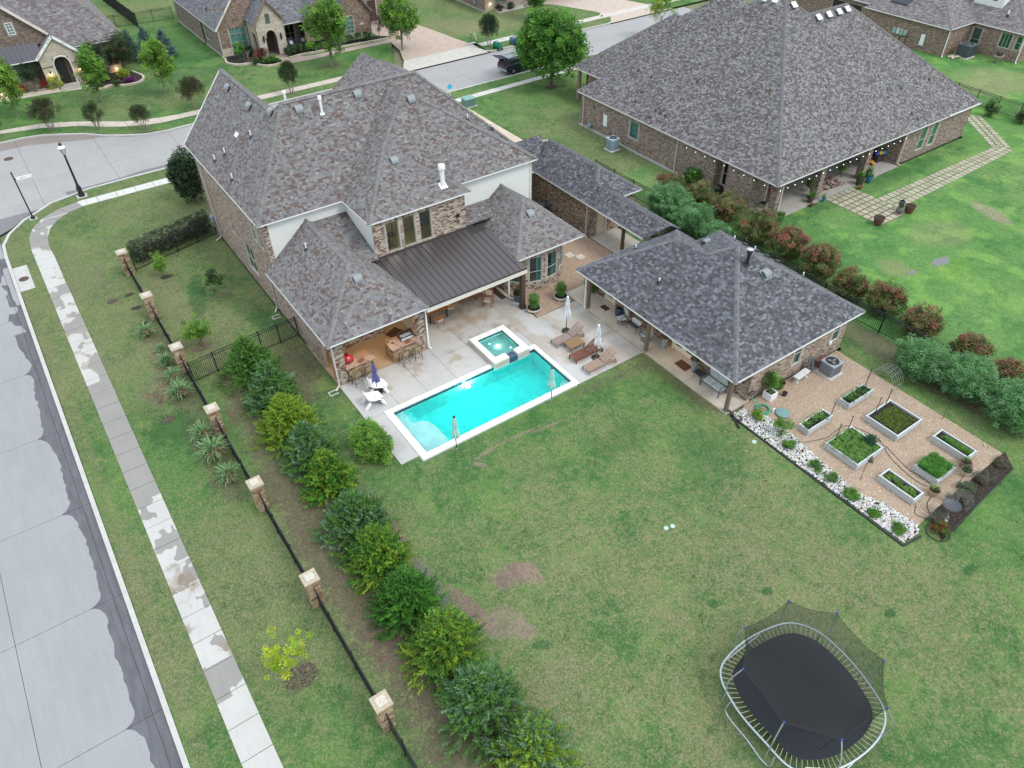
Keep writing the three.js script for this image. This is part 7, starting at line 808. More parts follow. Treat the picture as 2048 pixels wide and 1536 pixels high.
const navyPot = potOf('garden_pot', 'dark blue rounded pot left of the swivel chair', 'pot', 28.75, -29.15, [[0.18, 0.075], [0.28, 0.35], [0.27, 0.65], [0.2, 0.72], [0.17, 0.72]], [0.025, 0.04, 0.09], 0.4);

// ---------------------------------------------------------------- kitchen garden
const galv = mat('pale_steel', [0.42, 0.44, 0.44], 0.45, { metalness: 0.3 }), galvIn = mat('pale_steel_rim', [0.5, 0.56, 0.58], 0.4, { metalness: 0.3 });
function raisedBed(x0, x1, z0, z1, label) { const t = thing('raised_bed', label, 'raised bed', (x0 + x1) / 2, (z0 + z1) / 2), h = 0.42; for (const [a, b, c, d] of [[x0, x1, z1 - 0.03, z1], [x0, x1, z0, z0 + 0.03], [x0, x0 + 0.03, z0 + 0.03, z1 - 0.03], [x1 - 0.03, x1, z0 + 0.03, z1 - 0.03]]) { const g = new GB().bx(a, b, 0.01, h, c, d); for (let k = 0; k < 5; k++) { const y = 0.06 + k * 0.08; if (b - a > d - c) g.bar([a + 0.05, y, c < z0 + 0.1 ? c : d], [b - 0.05, y, c < z0 + 0.1 ? c : d], 0.018, 6); else g.bar([a < x0 + 0.1 ? a : b, y, c + 0.02], [a < x0 + 0.1 ? a : b, y, d - 0.02], 0.018, 6); } part(t, 'panel', g, galv); } for (const [x, z] of [[x0, z0], [x1, z0], [x0, z1], [x1, z1]]) part(t, 'corner', new GB().bar([x, 0, z], [x, h + 0.015, z], 0.045, 10), galvIn); part(t, 'rim', new GB().bx(x0, x1, h, h + 0.02, z1 - 0.06, z1 + 0.01).bx(x0, x1, h, h + 0.02, z0 - 0.01, z0 + 0.06).bx(x0 - 0.01, x0 + 0.06, h, h + 0.02, z0 + 0.06, z1 - 0.06).bx(x1 - 0.06, x1 + 0.01, h, h + 0.02, z0 + 0.06, z1 - 0.06), galvIn); part(t, 'soil', new GB().bx(x0 + 0.03, x1 - 0.03, 0.02, 0.27, z0 + 0.03, z1 - 0.03), soil); return t; }
const beds = [[33.55, 35.7, -15.25, -14.6, 'narrow raised bed with leafy plants next to the wire arch'], [29.95, 32.0, -15.25, -14.6, 'narrow raised bed with leafy plants nearest the brick wall and hose'], [33.55, 35.8, -13.5, -11.5, 'large square raised bed with thin yellow-green seedlings'], [29.95, 32.15, -13.45, -11.45, 'large square raised bed full of light green leaves'], [35.15, 36.0, -10.4, -8.4, 'long narrow raised bed with a single row of greens, near the lawn edge'], [32.4, 33.9, -9.7, -8.4, 'small raised bed overflowing with bright green carrot tops'], [30.25, 31.05, -10.35, -8.35, 'long narrow raised bed with sparse plants beside the white rocks']].map((b) => raisedBed(...b));
function acUnit(x, z, w, h, label, c, fanY) { const t = thing('air_conditioner', label, 'air conditioner', x, z), m = mat('ac_' + c, c, 0.5, { metalness: 0.2 }); part(t, 'pad', new GB().rbox(x, 0.04, z, w + 0.25, 0.1, w + 0.25, 0.02), concrete('ac_pad', [0.5, 0.49, 0.46])); part(t, 'casing', new GB().rbox(x, 0.09 + h / 2, z, w, h, w, 0.12), m); const lv = new GB(); for (let k = 0; k < 16; k++) { const o = -w / 2 + 0.1 + k * (w - 0.2) / 15; lv.bx(x + o - 0.012, x + o + 0.012, 0.16, h - 0.02, z + w / 2 - 0.01, z + w / 2 + 0.012).bx(x - w / 2 - 0.012, x - w / 2 + 0.01, 0.16, h - 0.02, z + o - 0.012, z + o + 0.012); } part(t, 'louvre', lv, m); part(t, 'top', new GB().rbox(x, h + 0.1, z, w + 0.04, 0.07, w + 0.04, 0.03), mat('ac_top_' + c, c.map((v) => v * 1.2), 0.5)); part(t, 'fan_opening', new GB().lathe([[0, h + 0.137], [w * 0.4, h + 0.138], [w * 0.42, h + 0.145], [w * 0.42, h + 0.132]], x, 0, z, 28), darkIn); const f = new GB(); for (let k = 0; k < 3; k++) f.box(x + Math.cos(k * 2.09) * w * 0.15, h + 0.146, z + Math.sin(k * 2.09) * w * 0.15, w * 0.3, 0.01, 0.15, -k * 2.09); part(t, 'fan', f, mat('fan_grey', [0.2, 0.2, 0.2], 0.5)); const gr = new GB(); for (let k = 1; k < 5; k++) gr.add(new THREE.TorusGeometry(w * 0.1 * k, 0.006, 4, 30), M4().makeRotationX(Math.PI / 2).setPosition(x, h + 0.16, z)); part(t, 'grille', gr, black); }
acUnit(35.4, -17.35, 0.95, 0.8, 'grey air conditioner on a pad in the kitchen garden gravel', [0.2, 0.22, 0.25]); acUnit(45.5, -49.3, 0.9, 1.0, 'blue grey air conditioner on the lawn by the brown brick wall', [0.3, 0.38, 0.47]); acUnit(33.0, -43.4, 0.85, 0.8, 'dark air conditioner in the gap behind the bay roof', [0.06, 0.07, 0.08]); acUnit(95.3, -44.3, 1.5, 1.3, 'large dark air conditioner at the top right house corner', [0.07, 0.09, 0.1]);
single('water_butt', 'dark barrel beside the large air conditioner at the top right', 'barrel', new GB().lathe([[0.5, 0], [0.58, 0.2], [0.6, 0.8], [0.52, 1.1], [0, 1.12]], 97.0, 0, -44.6, 18), mat('barrel_dark', [0.05, 0.06, 0.075], 0.5), 97, -44.6); { const t = thing('rock_heap', 'heap of white stones at the foot of a white downspout, top right', 'stones', 93.6, -44.8); for (let k = 0; k < 16; k++) part(t, 'stone', new GB().sphere(93.2 + R(0, 1.6), 0.12, -45.2 + R(0, 0.9), R(0.1, 0.24), 0.7, 7), pick(stoneV)); const g = thing('fire_table', 'small metal fire table on legs beside the top right house', 'fire table', 96.3, -40.9); part(g, 'bowl', new GB().rbox(96.3, 0.75, -40.9, 1.0, 0.14, 0.8, 0.03), mat('pan_tan', [0.3, 0.26, 0.2], 0.6)); part(g, 'lid', new GB().box(96.3, 0.92, -40.9, 0.9, 0.03, 0.7, 0.2, 0.3), black); for (const s of [-0.42, 0.42]) for (const q of [-0.32, 0.32]) part(g, 'leg', new GB().bar([96.3 + s, 0, -40.9 + q], [96.3 + s * 0.9, 0.7, -40.9 + q * 0.9], 0.03), mat('pan_tan', [0.3, 0.26, 0.2])); }
{ const t = thing('stone_bench', 'white concrete garden bench against the guest house wall', 'bench', 33.5, -18.0), m = concrete('bench_stone', [0.56, 0.56, 0.54], 1); part(t, 'seat', new GB().rbox(33.5, 0.44, -17.95, 1.25, 0.09, 0.42, 0.03, 0.08), m); for (const s of [-0.42, 0.42]) part(t, 'leg', new GB().lathe([[0.2, 0.02], [0.17, 0.08], [0.09, 0.18], [0.1, 0.3], [0.17, 0.4]], 33.5 + s, 0, -17.95, 14, 0.55, 1), m); }
{ const t = thing('garden_hose', 'coiled green hose lying on the gravel at the garden corner', 'hose', 29.5, -17.5), p = []; for (let k = 0; k < 110; k++) { const a = k * 0.36, r = 0.42 + 0.035 * Math.sin(k * 1.7) - k * 0.0006; p.push([29.55 + Math.cos(a) * r, 0.05 + (k / 110) * 0.1, -17.45 + Math.sin(a) * r]); } p.push([29.6, 0.12, -17.9], [29.5, 0.3, -18.2], [29.45, 0.6, -18.4]); part(t, 'coil', new GB().tube(p, 0.022, 420, 6), mat('hose_green', [0.03, 0.33, 0.22], 0.5)); part(t, 'nozzle', new GB().bar([29.15, 0.08, -17.6], [29.05, 0.09, -17.75], 0.03, 8), black); part(t, 'wall_reel', new GB().lathe([[0.2, 0], [0.2, 0.1], [0.06, 0.1]], 29.5, 0.62, -18.36, 14), mat('reel_dark', [0.06, 0.065, 0.06], 0.6)); }
{ const t = thing('tank_lid', 'round blue green tank lid standing a little above the gravel', 'tank lid', 30.2, -16.55); part(t, 'riser', new GB().lathe([[0.36, 0], [0.36, 0.12]], 30.2, 0, -16.55, 24), darkIn); part(t, 'lid', new GB().lathe([[0.4, 0.1], [0.4, 0.15], [0.36, 0.18], [0, 0.19]], 30.2, 0, -16.55, 28), mat('lid_teal', [0.14, 0.25, 0.25], 0.6)); const r = new GB(); for (let k = 0; k < 8; k++) r.box(30.2 + Math.cos(k * 0.785) * 0.22, 0.19, -16.55 + Math.sin(k * 0.785) * 0.22, 0.24, 0.012, 0.02, -k * 0.785); part(t, 'rib', r, mat('lid_teal', [0.14, 0.25, 0.25])); single('clean_out', 'short white capped pipe beside the round tank lid', 'pipe', new GB().lathe([[0.05, 0], [0.05, 0.28], [0.065, 0.28], [0.065, 0.34], [0, 0.35]], 29.85, 0.02, -16.95, 10), white, 29.85, -16.95); single('lawn_lid', 'pale green round lid set in the grass left of the white rocks', 'lid', new GB().lathe([[0.13, 0], [0.13, 0.04], [0, 0.045]], 27.2, 0, -16.0, 16), mat('lid_pale', [0.35, 0.48, 0.43], 0.6), 27.2, -16); single('lawn_lid', 'pale green pair of valve lids in the middle of the back lawn', 'lid', new GB().lathe([[0.12, 0], [0.12, 0.04], [0, 0.045]], 19.1, 0, -14.5, 16), mat('lid_pale', [0.35, 0.48, 0.43]), 19.1, -14.5); single('lawn_lid', 'pale green valve lid, right one of two in the back lawn', 'lid', new GB().lathe([[0.12, 0], [0.12, 0.04], [0, 0.045]], 19.45, 0, -14.4, 16), mat('lid_pale', [0.35, 0.48, 0.43]), 19.45, -14.4); }
{ const t = thing('planter_box', 'white cube planter with a climbing plant against the brick wall', 'planter', 30.7, -17.95); part(t, 'box', new GB().bx(30.4, 31.0, 0.02, 0.5, -18.25, -18.19).bx(30.4, 31.0, 0.02, 0.5, -17.71, -17.65).bx(30.4, 30.46, 0.02, 0.5, -18.19, -17.71).bx(30.94, 31, 0.02, 0.5, -18.19, -17.71), white); part(t, 'soil', new GB().bx(30.46, 30.94, 0.02, 0.42, -18.19, -17.71), soil); const tr = new GB(); for (let k = 0; k < 5; k++) tr.bar([30.45 + k * 0.13, 0.4, -18.3], [30.35 + k * 0.18, 1.6, -18.38], 0.014, 5); for (let k = 0; k < 4; k++) tr.bar([30.36, 0.7 + k * 0.27, -18.34], [31.08, 0.7 + k * 0.27, -18.34], 0.012, 5); part(t, 'trellis', tr, greyWood); }
const TERRA = [0.38, 0.26, 0.18]; const pots = [potOf('garden_pot', 'tan pot with green leaves right of the white cube planter', 'pot', 31.4, -18.0, tallPot(0.26, 0.4), [0.42, 0.32, 0.22]), potOf('garden_pot', 'dark tan pot against the brick behind the tan pot', 'pot', 31.95, -18.15, tallPot(0.24, 0.42), [0.22, 0.16, 0.11]), potOf('garden_pot', 'small black pot on the gravel in front of the tan pots', 'pot', 31.55, -17.55, tallPot(0.15, 0.26), [0.03, 0.025, 0.022]), potOf('garden_pot', 'cream clay pot with plant at the gravel corner', 'pot', 34.35, -7.95, tallPot(0.29, 0.4), [0.46, 0.36, 0.27]), potOf('garden_pot', 'brown clay pot behind the cream pot at the gravel corner', 'pot', 34.85, -8.3, tallPot(0.29, 0.42), [0.24, 0.15, 0.11]), potOf('garden_pot', 'clay pot next to the sparse narrow raised bed', 'pot', 31.75, -8.15, tallPot(0.3, 0.4), TERRA)];
for (let k = 0; k < 1; k++) { const t = thing('folded_screen', 'two grey folded panels leaning on the wall beside the air conditioner', 'panel', 34.4, -18.1); for (const [x, d] of [[34.3, 0], [34.55, 0.1]]) part(t, 'panel', new GB().rbox(x, 0.55, -18.15 + d, 0.26, 1.1, 0.09, 0.03, 0.2, -0.12), mat('screen_grey', [0.09, 0.11, 0.13], 0.6)); single('garden_cart', 'small rust brown cart behind the air conditioner', 'cart', new GB().bx(35.2, 36.2, 0.25, 0.45, -18.35, -18.0).bar([35.3, 0.15, -18.35], [35.3, 0.15, -17.95], 0.14, 12).bar([36.1, 0.15, -18.35], [36.1, 0.15, -17.95], 0.14, 12).bar([36.2, 0.4, -18.2], [36.6, 0.8, -18.2], 0.02), mat('rust_brown', [0.13, 0.06, 0.045], 0.8), 35.7, -18.2); }
for (const [x, z, h, l] of [[36.15, -15.3, 1.35, 'black garden pole behind the narrow raised bed near the arch'], [34.25, -13.4, 1.5, 'black garden pole at the left back corner of the seedling bed'], [35.3, -13.45, 1.5, 'black garden pole at the right back corner of the seedling bed'], [30.75, -13.4, 1.4, 'black garden pole at the left back corner of the leafy square bed'], [31.75, -13.4, 1.45, 'black garden pole at the right back corner of the leafy square bed'], [32.0, -14.7, 1.3, 'black garden pole at the end of the narrow bed near the hose']]) single('garden_pole', l, 'pole', new GB().bar([x, 0, z], [x, h, z], 0.022, 7).sphere(x, h, z, 0.045, 1, 8), black, x, z);
for (const [x, z, l] of [[29.55, -10.9, 'black shepherd hook with a feeder beside the leafy square bed'], [33.2, -7.7, 'black shepherd hook by the clay pots at the gravel corner'], [37.2, -11.0, 'thin black shepherd hook standing in the gravel edge']]) { const t = thing('shepherd_hook', l, 'hook', x, z); part(t, 'hook', new GB().tube([[x, 0, z], [x, 1.5, z], [x + 0.08, 1.72, z], [x + 0.25, 1.72, z], [x + 0.3, 1.58, z]], 0.013, 24, 5).tube([[x, 0.3, z], [x + 0.15, 0.15, z], [x + 0.15, 0, z]], 0.01, 8, 5), black); if (x < 34) part(t, 'feeder', new GB().lathe([[0.02, 0.2], [0.12, 0.12], [0.08, 0.1], [0.08, -0.06], [0.14, -0.1], [0, -0.1]], x + 0.3, 1.38, z, 10), mat('feeder_brown', [0.12, 0.08, 0.06], 0.6)); }
{ const t = thing('wire_arch', 'silver wire panel arch behind the narrow raised bed', 'trellis', 36.9, -14.8), m = mat('wire_silver', [0.36, 0.38, 0.38], 0.4, { metalness: 0.6 }), P = (a, k) => [36.85 + k * 0.12, 1.15 * Math.sin(a), -14.8 + 0.85 * Math.cos(a)]; for (let k = 0; k <= 5; k++) part(t, 'wire', new GB().tube([0, 1, 2, 3, 4, 5, 6, 7, 8].map((i) => P(i * Math.PI / 8, k * 1.6)), 0.009, 26, 4), m); for (let i = 0; i <= 9; i++) part(t, 'wire', new GB().bar(P(i * Math.PI / 9, 0), P(i * Math.PI / 9, 8), 0.008, 4), m); }
{ const t = thing('bird_bath', 'dark scalloped bird bath at the garden corner', 'bird bath', 31.0, -6.95); part(t, 'pedestal', new GB().lathe([[0.2, 0], [0.16, 0.08], [0.08, 0.2], [0.07, 0.6], [0.14, 0.72]], 31, 0, -6.95, 14), mat('bath_stone', [0.12, 0.12, 0.12], 0.7)); const g = new THREE.LatheGeometry([[0, 0.76], [0.3, 0.78], [0.4, 0.86], [0.44, 0.9], [0.42, 0.86], [0.28, 0.72], [0, 0.7]].map((p) => new THREE.Vector2(...p)), 60), p = g.attributes.position; for (let i = 0; i < p.count; i++) { const x = p.getX(i), z = p.getZ(i), r = Math.hypot(x, z), a = Math.atan2(z, x), k = 1 + 0.05 * Math.cos(a * 16) * r / 0.44; p.setX(i, x * k); p.setZ(i, z * k); } g.computeVertexNormals(); part(t, 'basin', new GB().add(g, M4().makeTranslation(31, 0, -6.95)), mat('bath_dark', [0.05, 0.055, 0.065], 0.5)); single('glass_bottle', 'small upturned clear glass jar in the dark bed by the bird bath', 'jar', new GB().lathe([[0.1, 0], [0.12, 0.2], [0.06, 0.26], [0, 0.27]], 30.55, 0.02, -6.75, 12), mat('jar_glass', [0.55, 0.6, 0.58], 0.15), 30.55, -6.75); single('fountain_spout', 'thin black hoop of irrigation pipe around the rose bush', 'hose', new GB().add(new THREE.TorusGeometry(0.55, 0.02, 6, 36), M4().makeRotationX(Math.PI / 2).setPosition(29.75, 0.05, -6.6)), black, 29.75, -6.6); }
{ const p = [[29.3, -14.4], [30.6, -13.9], [32.4, -13.8], [32.9, -12.2], [32.2, -10.8], [31.9, -9.0], [32.2, -8.2]].map(([x, z]) => [x, 0.045, z]), q = [[32.8, -11.6], [32.3, -9.9], [32.2, -8.4], [30.9, -7.9], [30.2, -7.3], [29.9, -7.9], [30.4, -8.2]].map(([x, z]) => [x, 0.045, z]); single('drip_hose', 'thin black drip hose winding past the leafy beds', 'hose', new GB().tube(p, 0.014, 60, 5), black, 31, -12); single('drip_hose', 'thin black drip hose looping by the bird bath corner', 'hose', new GB().tube(q, 0.014, 60, 5), black, 31, -9); single('drain_elbow', 'black corrugated drain pipe at the guest patio corner post', 'pipe', new GB().tube([[27.75, 0.25, -18.45], [27.75, 0.12, -18.1], [27.5, 0.07, -17.6], [27.3, 0.07, -17.2]], 0.06, 20, 8).tube([[27.5, 0.1, -17.9], [27.9, 0.12, -17.5], [27.8, 0.3, -17.8]], 0.04, 12, 6), black, 27.6, -17.8); }

// ---------------------------------------------------------------- plants
rnd = mulberry(4242);
const leafM = mat('leaf', [1, 1, 1], 0.75, { transmission: 0.3, thickness: 0, specularIntensity: 0.5 }), barkM = mat('bark', [0.16, 0.125, 0.1], 0.95, { map: rep(woodMap, 0.4) }), barkG = mat('bark_grey', [0.27, 0.25, 0.225], 0.95, { map: rep(woodMap, 0.4) });
function clumpGeo(n, w, l, seed, flat = 0.5) { // n leaves, each a folded blade, spread through a ball of radius 1
  const r = mulberry(seed), pos = [], q = new THREE.Quaternion(), e = new THREE.Euler();
  for (let i = 0; i < n; i++) { const c = V3(r() * 2 - 1, r() * 2 - 1, r() * 2 - 1); if (c.length() > 1) { i--; continue; } q.setFromEuler(e.set((r() - 0.5) * 2.4 * flat + 0.35, r() * 6.28, (r() - 0.5) * 2.4 * flat)); const k = 0.7 + 0.6 * r(), P = [[0, 0, 0], [w * k, 0.12 * l, l * 0.45 * k], [0, 0.04 * l, l * k], [-w * k, 0.12 * l, l * 0.45 * k]].map((p) => V3(...p).applyQuaternion(q).add(c)); for (const t of [[0, 1, 2], [0, 2, 3]]) for (const j of t) pos.push(P[j].x, P[j].y, P[j].z); }
  const g = new THREE.BufferGeometry(); g.setAttribute('position', new THREE.Float32BufferAttribute(pos, 3)); g.computeVertexNormals(); return boxUV(g);
}
const CL = { broad: clumpGeo(26, 0.2, 0.62, 1), fine: clumpGeo(60, 0.1, 0.36, 2), round: clumpGeo(40, 0.16, 0.4, 3), thin: clumpGeo(34, 0.09, 0.55, 4), stiff: clumpGeo(46, 0.075, 0.5, 5, 1) };
const sprayGeo = (seed, n, droop) => { // a feathery juniper spray along +y, curving over, with scale-leaved twigs to both sides
  const r = mulberry(seed), pos = [], tri = (a, b, c) => pos.push(...a, ...b, ...c), ax = (t) => [0.1 * Math.sin(t * 3), t, droop * t * t]; for (let i = 0; i < 6; i++) { const a = ax(i / 6), b = ax((i + 1) / 6); tri([a[0] - 0.012, a[1], a[2]], [a[0] + 0.012, a[1], a[2]], b); }
  for (let i = 0; i < n; i++) { const t = 0.08 + 0.92 * i / n, a = ax(t), L = 0.34 * (1.08 - t * 0.85) * (0.7 + 0.6 * r()), an = r() * 6.283, up = 0.5 + 0.35 * r(), d = [Math.cos(an), up, Math.sin(an)], k = Math.hypot(...d), w = 0.034; const B = [0, 1, 2].map((j) => a[j] + d[j] / k * L), s = [-Math.sin(an) * w, 0.02, Math.cos(an) * w], M1 = [0, 1, 2].map((j) => a[j] + d[j] / k * L * 0.55); tri(a, M1.map((v, j) => v + s[j]), B); tri(a, B, M1.map((v, j) => v - s[j])); for (const q of [-1, 1]) { const a2 = an + q * 0.8, E = [M1[0] + Math.cos(a2) * L * 0.45, M1[1] + L * 0.3, M1[2] + Math.sin(a2) * L * 0.45]; tri(M1.map((v) => v - 0.008), M1.map((v, j) => v + (j === 1 ? 0.03 : 0.01)), E); } }
  const g = new THREE.BufferGeometry(); g.setAttribute('position', new THREE.Float32BufferAttribute(pos, 3)); g.computeVertexNormals(); return boxUV(g); };
const SP = [sprayGeo(11, 30, 0.25), sprayGeo(12, 34, 0.5)];
const vary = (pal) => { const c = pick(pal), k = R(0.75, 1.25); return [c[0] * k, c[1] * k, c[2] * k]; };
const trunkOf = (t, x, z, h, r, m = barkM, lean = 0) => part(t, 'trunk', new GB().tube([[x, -0.05, z], [x + lean * 0.3, h * 0.3, z], [x + lean * 0.6 + r * 0.4, h * 0.65, z + r * 0.3], [x + lean, h, z]], r, 10, 7), m);
function limbs(b, x, y, z, n, len, r, up = 0.8) { for (let k = 0; k < n; k++) { const a = k * 2.4 + R(0, 0.8), d = [Math.cos(a), up * R(0.7, 1.3), Math.sin(a)], y0 = y * R(0.55, 0.95); b.bar([x, y0, z], [x + d[0] * len * 0.6, y0 + d[1] * len * 0.7, z + d[2] * len * 0.6], r, 5, r * 0.55); b.bar([x + d[0] * len * 0.6, y0 + d[1] * len * 0.7, z + d[2] * len * 0.6], [x + d[0] * len, y0 + d[1] * len * 1.25 + R(0, 0.2), z + d[2] * len], r * 0.55, 4, r * 0.2); } return b; }
function crown(t, x, y, z, rx, ry, rz, n, size, geo, pal, o = {}) { // clumps through a lumpy ellipsoid with hollows
  const L = [], lobes = []; for (let k = 0; k < (o.lobes ?? 9); k++) { const a = R(0, 6.283), v = R(-0.75, 0.95), h = Math.sqrt(1 - v * v); lobes.push([Math.cos(a) * h, v, Math.sin(a) * h, R(0.35, 0.6)]); }
  for (let i = 0; i < n; i++) { let p; if (o.lobes === 0 || rnd() < 0.3) { const a = R(0, 6.283), v = R(-1, 1), h = Math.sqrt(1 - v * v), q = Math.pow(rnd(), 0.4) * (0.85 + 0.3 * rnd()); p = [Math.cos(a) * h * q, v * q, Math.sin(a) * h * q]; } else { const l = pick(lobes), a = R(0, 6.283), v = R(-1, 1), h = Math.sqrt(1 - v * v), q = l[3] * Math.pow(rnd(), 0.35); p = [l[0] * 0.62 + Math.cos(a) * h * q, l[1] * 0.62 + v * q * 0.8, l[2] * 0.62 + Math.sin(a) * h * q]; }
    if (o.flat && p[1] < -0.6) p[1] = -0.6 + 0.1 * rnd(); const s = size * R(0.65, 1.3); L.push({ m: M4().compose(V3(x + p[0] * rx, Math.max(0.06, y + p[1] * ry), z + p[2] * rz), new THREE.Quaternion().setFromEuler(new THREE.Euler(R(-0.5, 0.5), R(0, 6.28), R(-0.5, 0.5))), V3(s, s, s)), c: vary(o.tips && p[1] > 0.25 && rnd() < o.tipShare ? o.tips : pal) }); }
  return scatter(t, 'crown', geo.clone(), leafM, L);
}
const OAK = [[0.08, 0.23, 0.022], [0.11, 0.28, 0.03], [0.06, 0.17, 0.02]], LIME = [[0.15, 0.3, 0.03], [0.12, 0.26, 0.03], [0.19, 0.34, 0.04]], MID = [[0.1, 0.23, 0.04], [0.13, 0.28, 0.05], [0.07, 0.17, 0.03]], DARK = [[0.025, 0.065, 0.02], [0.035, 0.085, 0.025], [0.02, 0.05, 0.018]], MYR = [[0.045, 0.085, 0.025], [0.06, 0.1, 0.03], [0.09, 0.06, 0.035]], BOX = [[0.035, 0.1, 0.02], [0.05, 0.13, 0.025]], YG = [[0.32, 0.42, 0.02], [0.26, 0.36, 0.02], [0.38, 0.46, 0.03]], LIG = [[0.09, 0.24, 0.075], [0.13, 0.3, 0.11], [0.065, 0.18, 0.05], [0.17, 0.34, 0.15]], PHO = [[0.1, 0.16, 0.035], [0.14, 0.17, 0.045], [0.2, 0.145, 0.06], [0.07, 0.11, 0.03]], PHT = [[0.26, 0.075, 0.06], [0.24, 0.13, 0.065], [0.28, 0.11, 0.08]], BLUE = [[0.14, 0.23, 0.22], [0.2, 0.3, 0.29], [0.09, 0.16, 0.15]], RED = [[0.25, 0.025, 0.03], [0.18, 0.03, 0.03], [0.08, 0.06, 0.03]], GRN = [[0.1, 0.25, 0.03], [0.14, 0.32, 0.045], [0.07, 0.18, 0.025]];
function tree(name, label, x, z, h, rad, pal, o = {}) { const t = thing(name, label, 'tree', x, z), th = h * (o.th ?? 0.45), b = new GB(); trunkOf(t, x, z, th, o.tr ?? 0.09, o.bark ?? barkM, o.lean ?? 0); part(t, 'limb', limbs(b, x + (o.lean ?? 0), th, z, o.limbs ?? 7, rad * 0.75, (o.tr ?? 0.09) * 0.5), o.bark ?? barkM); crown(t, x + (o.lean ?? 0), h * (o.cy ?? 0.62), z, rad, h * (o.ch ?? 0.4), rad, o.n ?? 420, o.size ?? 0.32, o.geo ?? CL.broad, pal, o); return t; }
tree('oak_tree', 'large full dark green tree on the lawn beside the neighbour house', 50.5, -65.3, 7.6, 3.7, OAK, { n: 1500, size: 0.42, tr: 0.2, ch: 0.45, cy: 0.6, th: 0.5, limbs: 12, lobes: 16 });
tree('young_tree', 'bushy bright green tree right of the arched porch of the tan brick house', 33.9, -85.6, 7.3, 2.5, MID.concat(LIME), { n: 800, size: 0.36, tr: 0.14, bark: barkG, ch: 0.42 }); tree('young_tree', 'bright green tree beside the pink driveway of the tan brick house', 43.3, -85.8, 6.6, 2.2, MID.concat(LIME), { n: 560, size: 0.34, tr: 0.12, bark: barkG, ch: 0.4 });
tree('young_tree', 'slender light green tree on the lawn right of the arched cream entry', 15.4, -87.4, 6.2, 1.75, LIME, { n: 330, size: 0.3, tr: 0.08, bark: barkG, ch: 0.4 }); tree('young_tree', 'slender light green tree in front of the arched cream entry', 9.4, -89.9, 5.8, 1.45, LIME.concat(GRN), { n: 300, size: 0.3, tr: 0.07, bark: barkG, ch: 0.42 }); tree('young_tree', 'slender light green tree at the left edge before the red chairs', 1.4, -91.2, 5.6, 1.6, LIME, { n: 300, size: 0.3, tr: 0.07, bark: barkG, ch: 0.42 });
tree('plum_tree', 'small purple-leaved tree before the dark garage door', 43.0, -91.3, 3.4, 0.95, [[0.1, 0.045, 0.05], [0.14, 0.07, 0.07], [0.2, 0.14, 0.13]], { n: 120, size: 0.2, tr: 0.05, geo: CL.thin }); tree('young_tree', 'young tree standing in the round bed of white stones', 63.5, -86.2, 5.2, 1.5, OAK, { n: 300, size: 0.3, tr: 0.07 }); tree('young_tree', 'pale yellow-green tree showing over the left of the huge hipped roof', 71.5, -70.5, 5.6, 1.9, LIME.concat(YG), { n: 200, size: 0.28, tr: 0.06, geo: CL.thin });
tree('holly_tree', 'dense dark evergreen at the far left corner of the two-storey house', 10.6, -62.3, 4.4, 1.35, DARK.concat([[0.07, 0.1, 0.045]]), { n: 520, size: 0.28, ch: 0.5, cy: 0.52, th: 0.3 });
function myrtle(label, x, z, h, rad, n, pal = MYR) { const t = thing('crape_myrtle', label, 'small tree', x, z), b = new GB(); for (let k = 0; k < 6; k++) { const a = k * 1.05 + R(0, 0.5), e = [x + Math.cos(a) * rad * 0.55, h * 0.75, z + Math.sin(a) * rad * 0.55]; b.bar([x + Math.cos(a) * 0.1, 0, z + Math.sin(a) * 0.1], e, 0.035, 5, 0.015); } part(t, 'trunk', b, barkG); const L = []; for (let i = 0; i < n; i++) { const a = R(0, 6.283), v = Math.pow(rnd(), 0.7), q = rad * (0.25 + 0.75 * rnd()) * (0.45 + 0.55 * Math.sin(Math.PI * Math.min(1, v * 0.85 + 0.15))); const s = R(0.16, 0.3); L.push({ m: M4().compose(V3(x + Math.cos(a) * q, h * (0.4 + 0.6 * v), z + Math.sin(a) * q), new THREE.Quaternion().setFromEuler(new THREE.Euler(R(-0.6, 0.6), R(0, 6), R(-0.6, 0.6))), V3(s, s * 1.4, s)), c: vary(pal) }); } scatter(t, 'crown', CL.stiff.clone(), leafM, L); }
myrtle('dark green vase-shaped small tree by the tipped green bin', 52.4, -80.4, 3.6, 1.35, 240, DARK); myrtle('dark small tree in the verge behind the two-storey roof', 26.7, -80.2, 3.3, 1.05, 180, DARK.concat(MYR)); myrtle('largest purplish multi-stemmed small tree in the verge of the bulge', 3.6, -85.4, 3.0, 1.6, 190); myrtle('thin dark small tree, middle of three in the verge of the bulge', 7.4, -82.8, 2.5, 1.0, 75, DARK.concat(MYR)); myrtle('dark bushy small tree, rightmost of three in the verge of the bulge', 11.1, -79.9, 2.3, 1.05, 110, DARK.concat(MYR)); myrtle('purplish bushy small tree just left of the two-storey roof peak', 17.0, -82.4, 3.0, 1.45, 190); myrtle('dark purplish small tree cut by the left edge of the picture', -1.2, -86.9, 2.4, 0.9, 80);
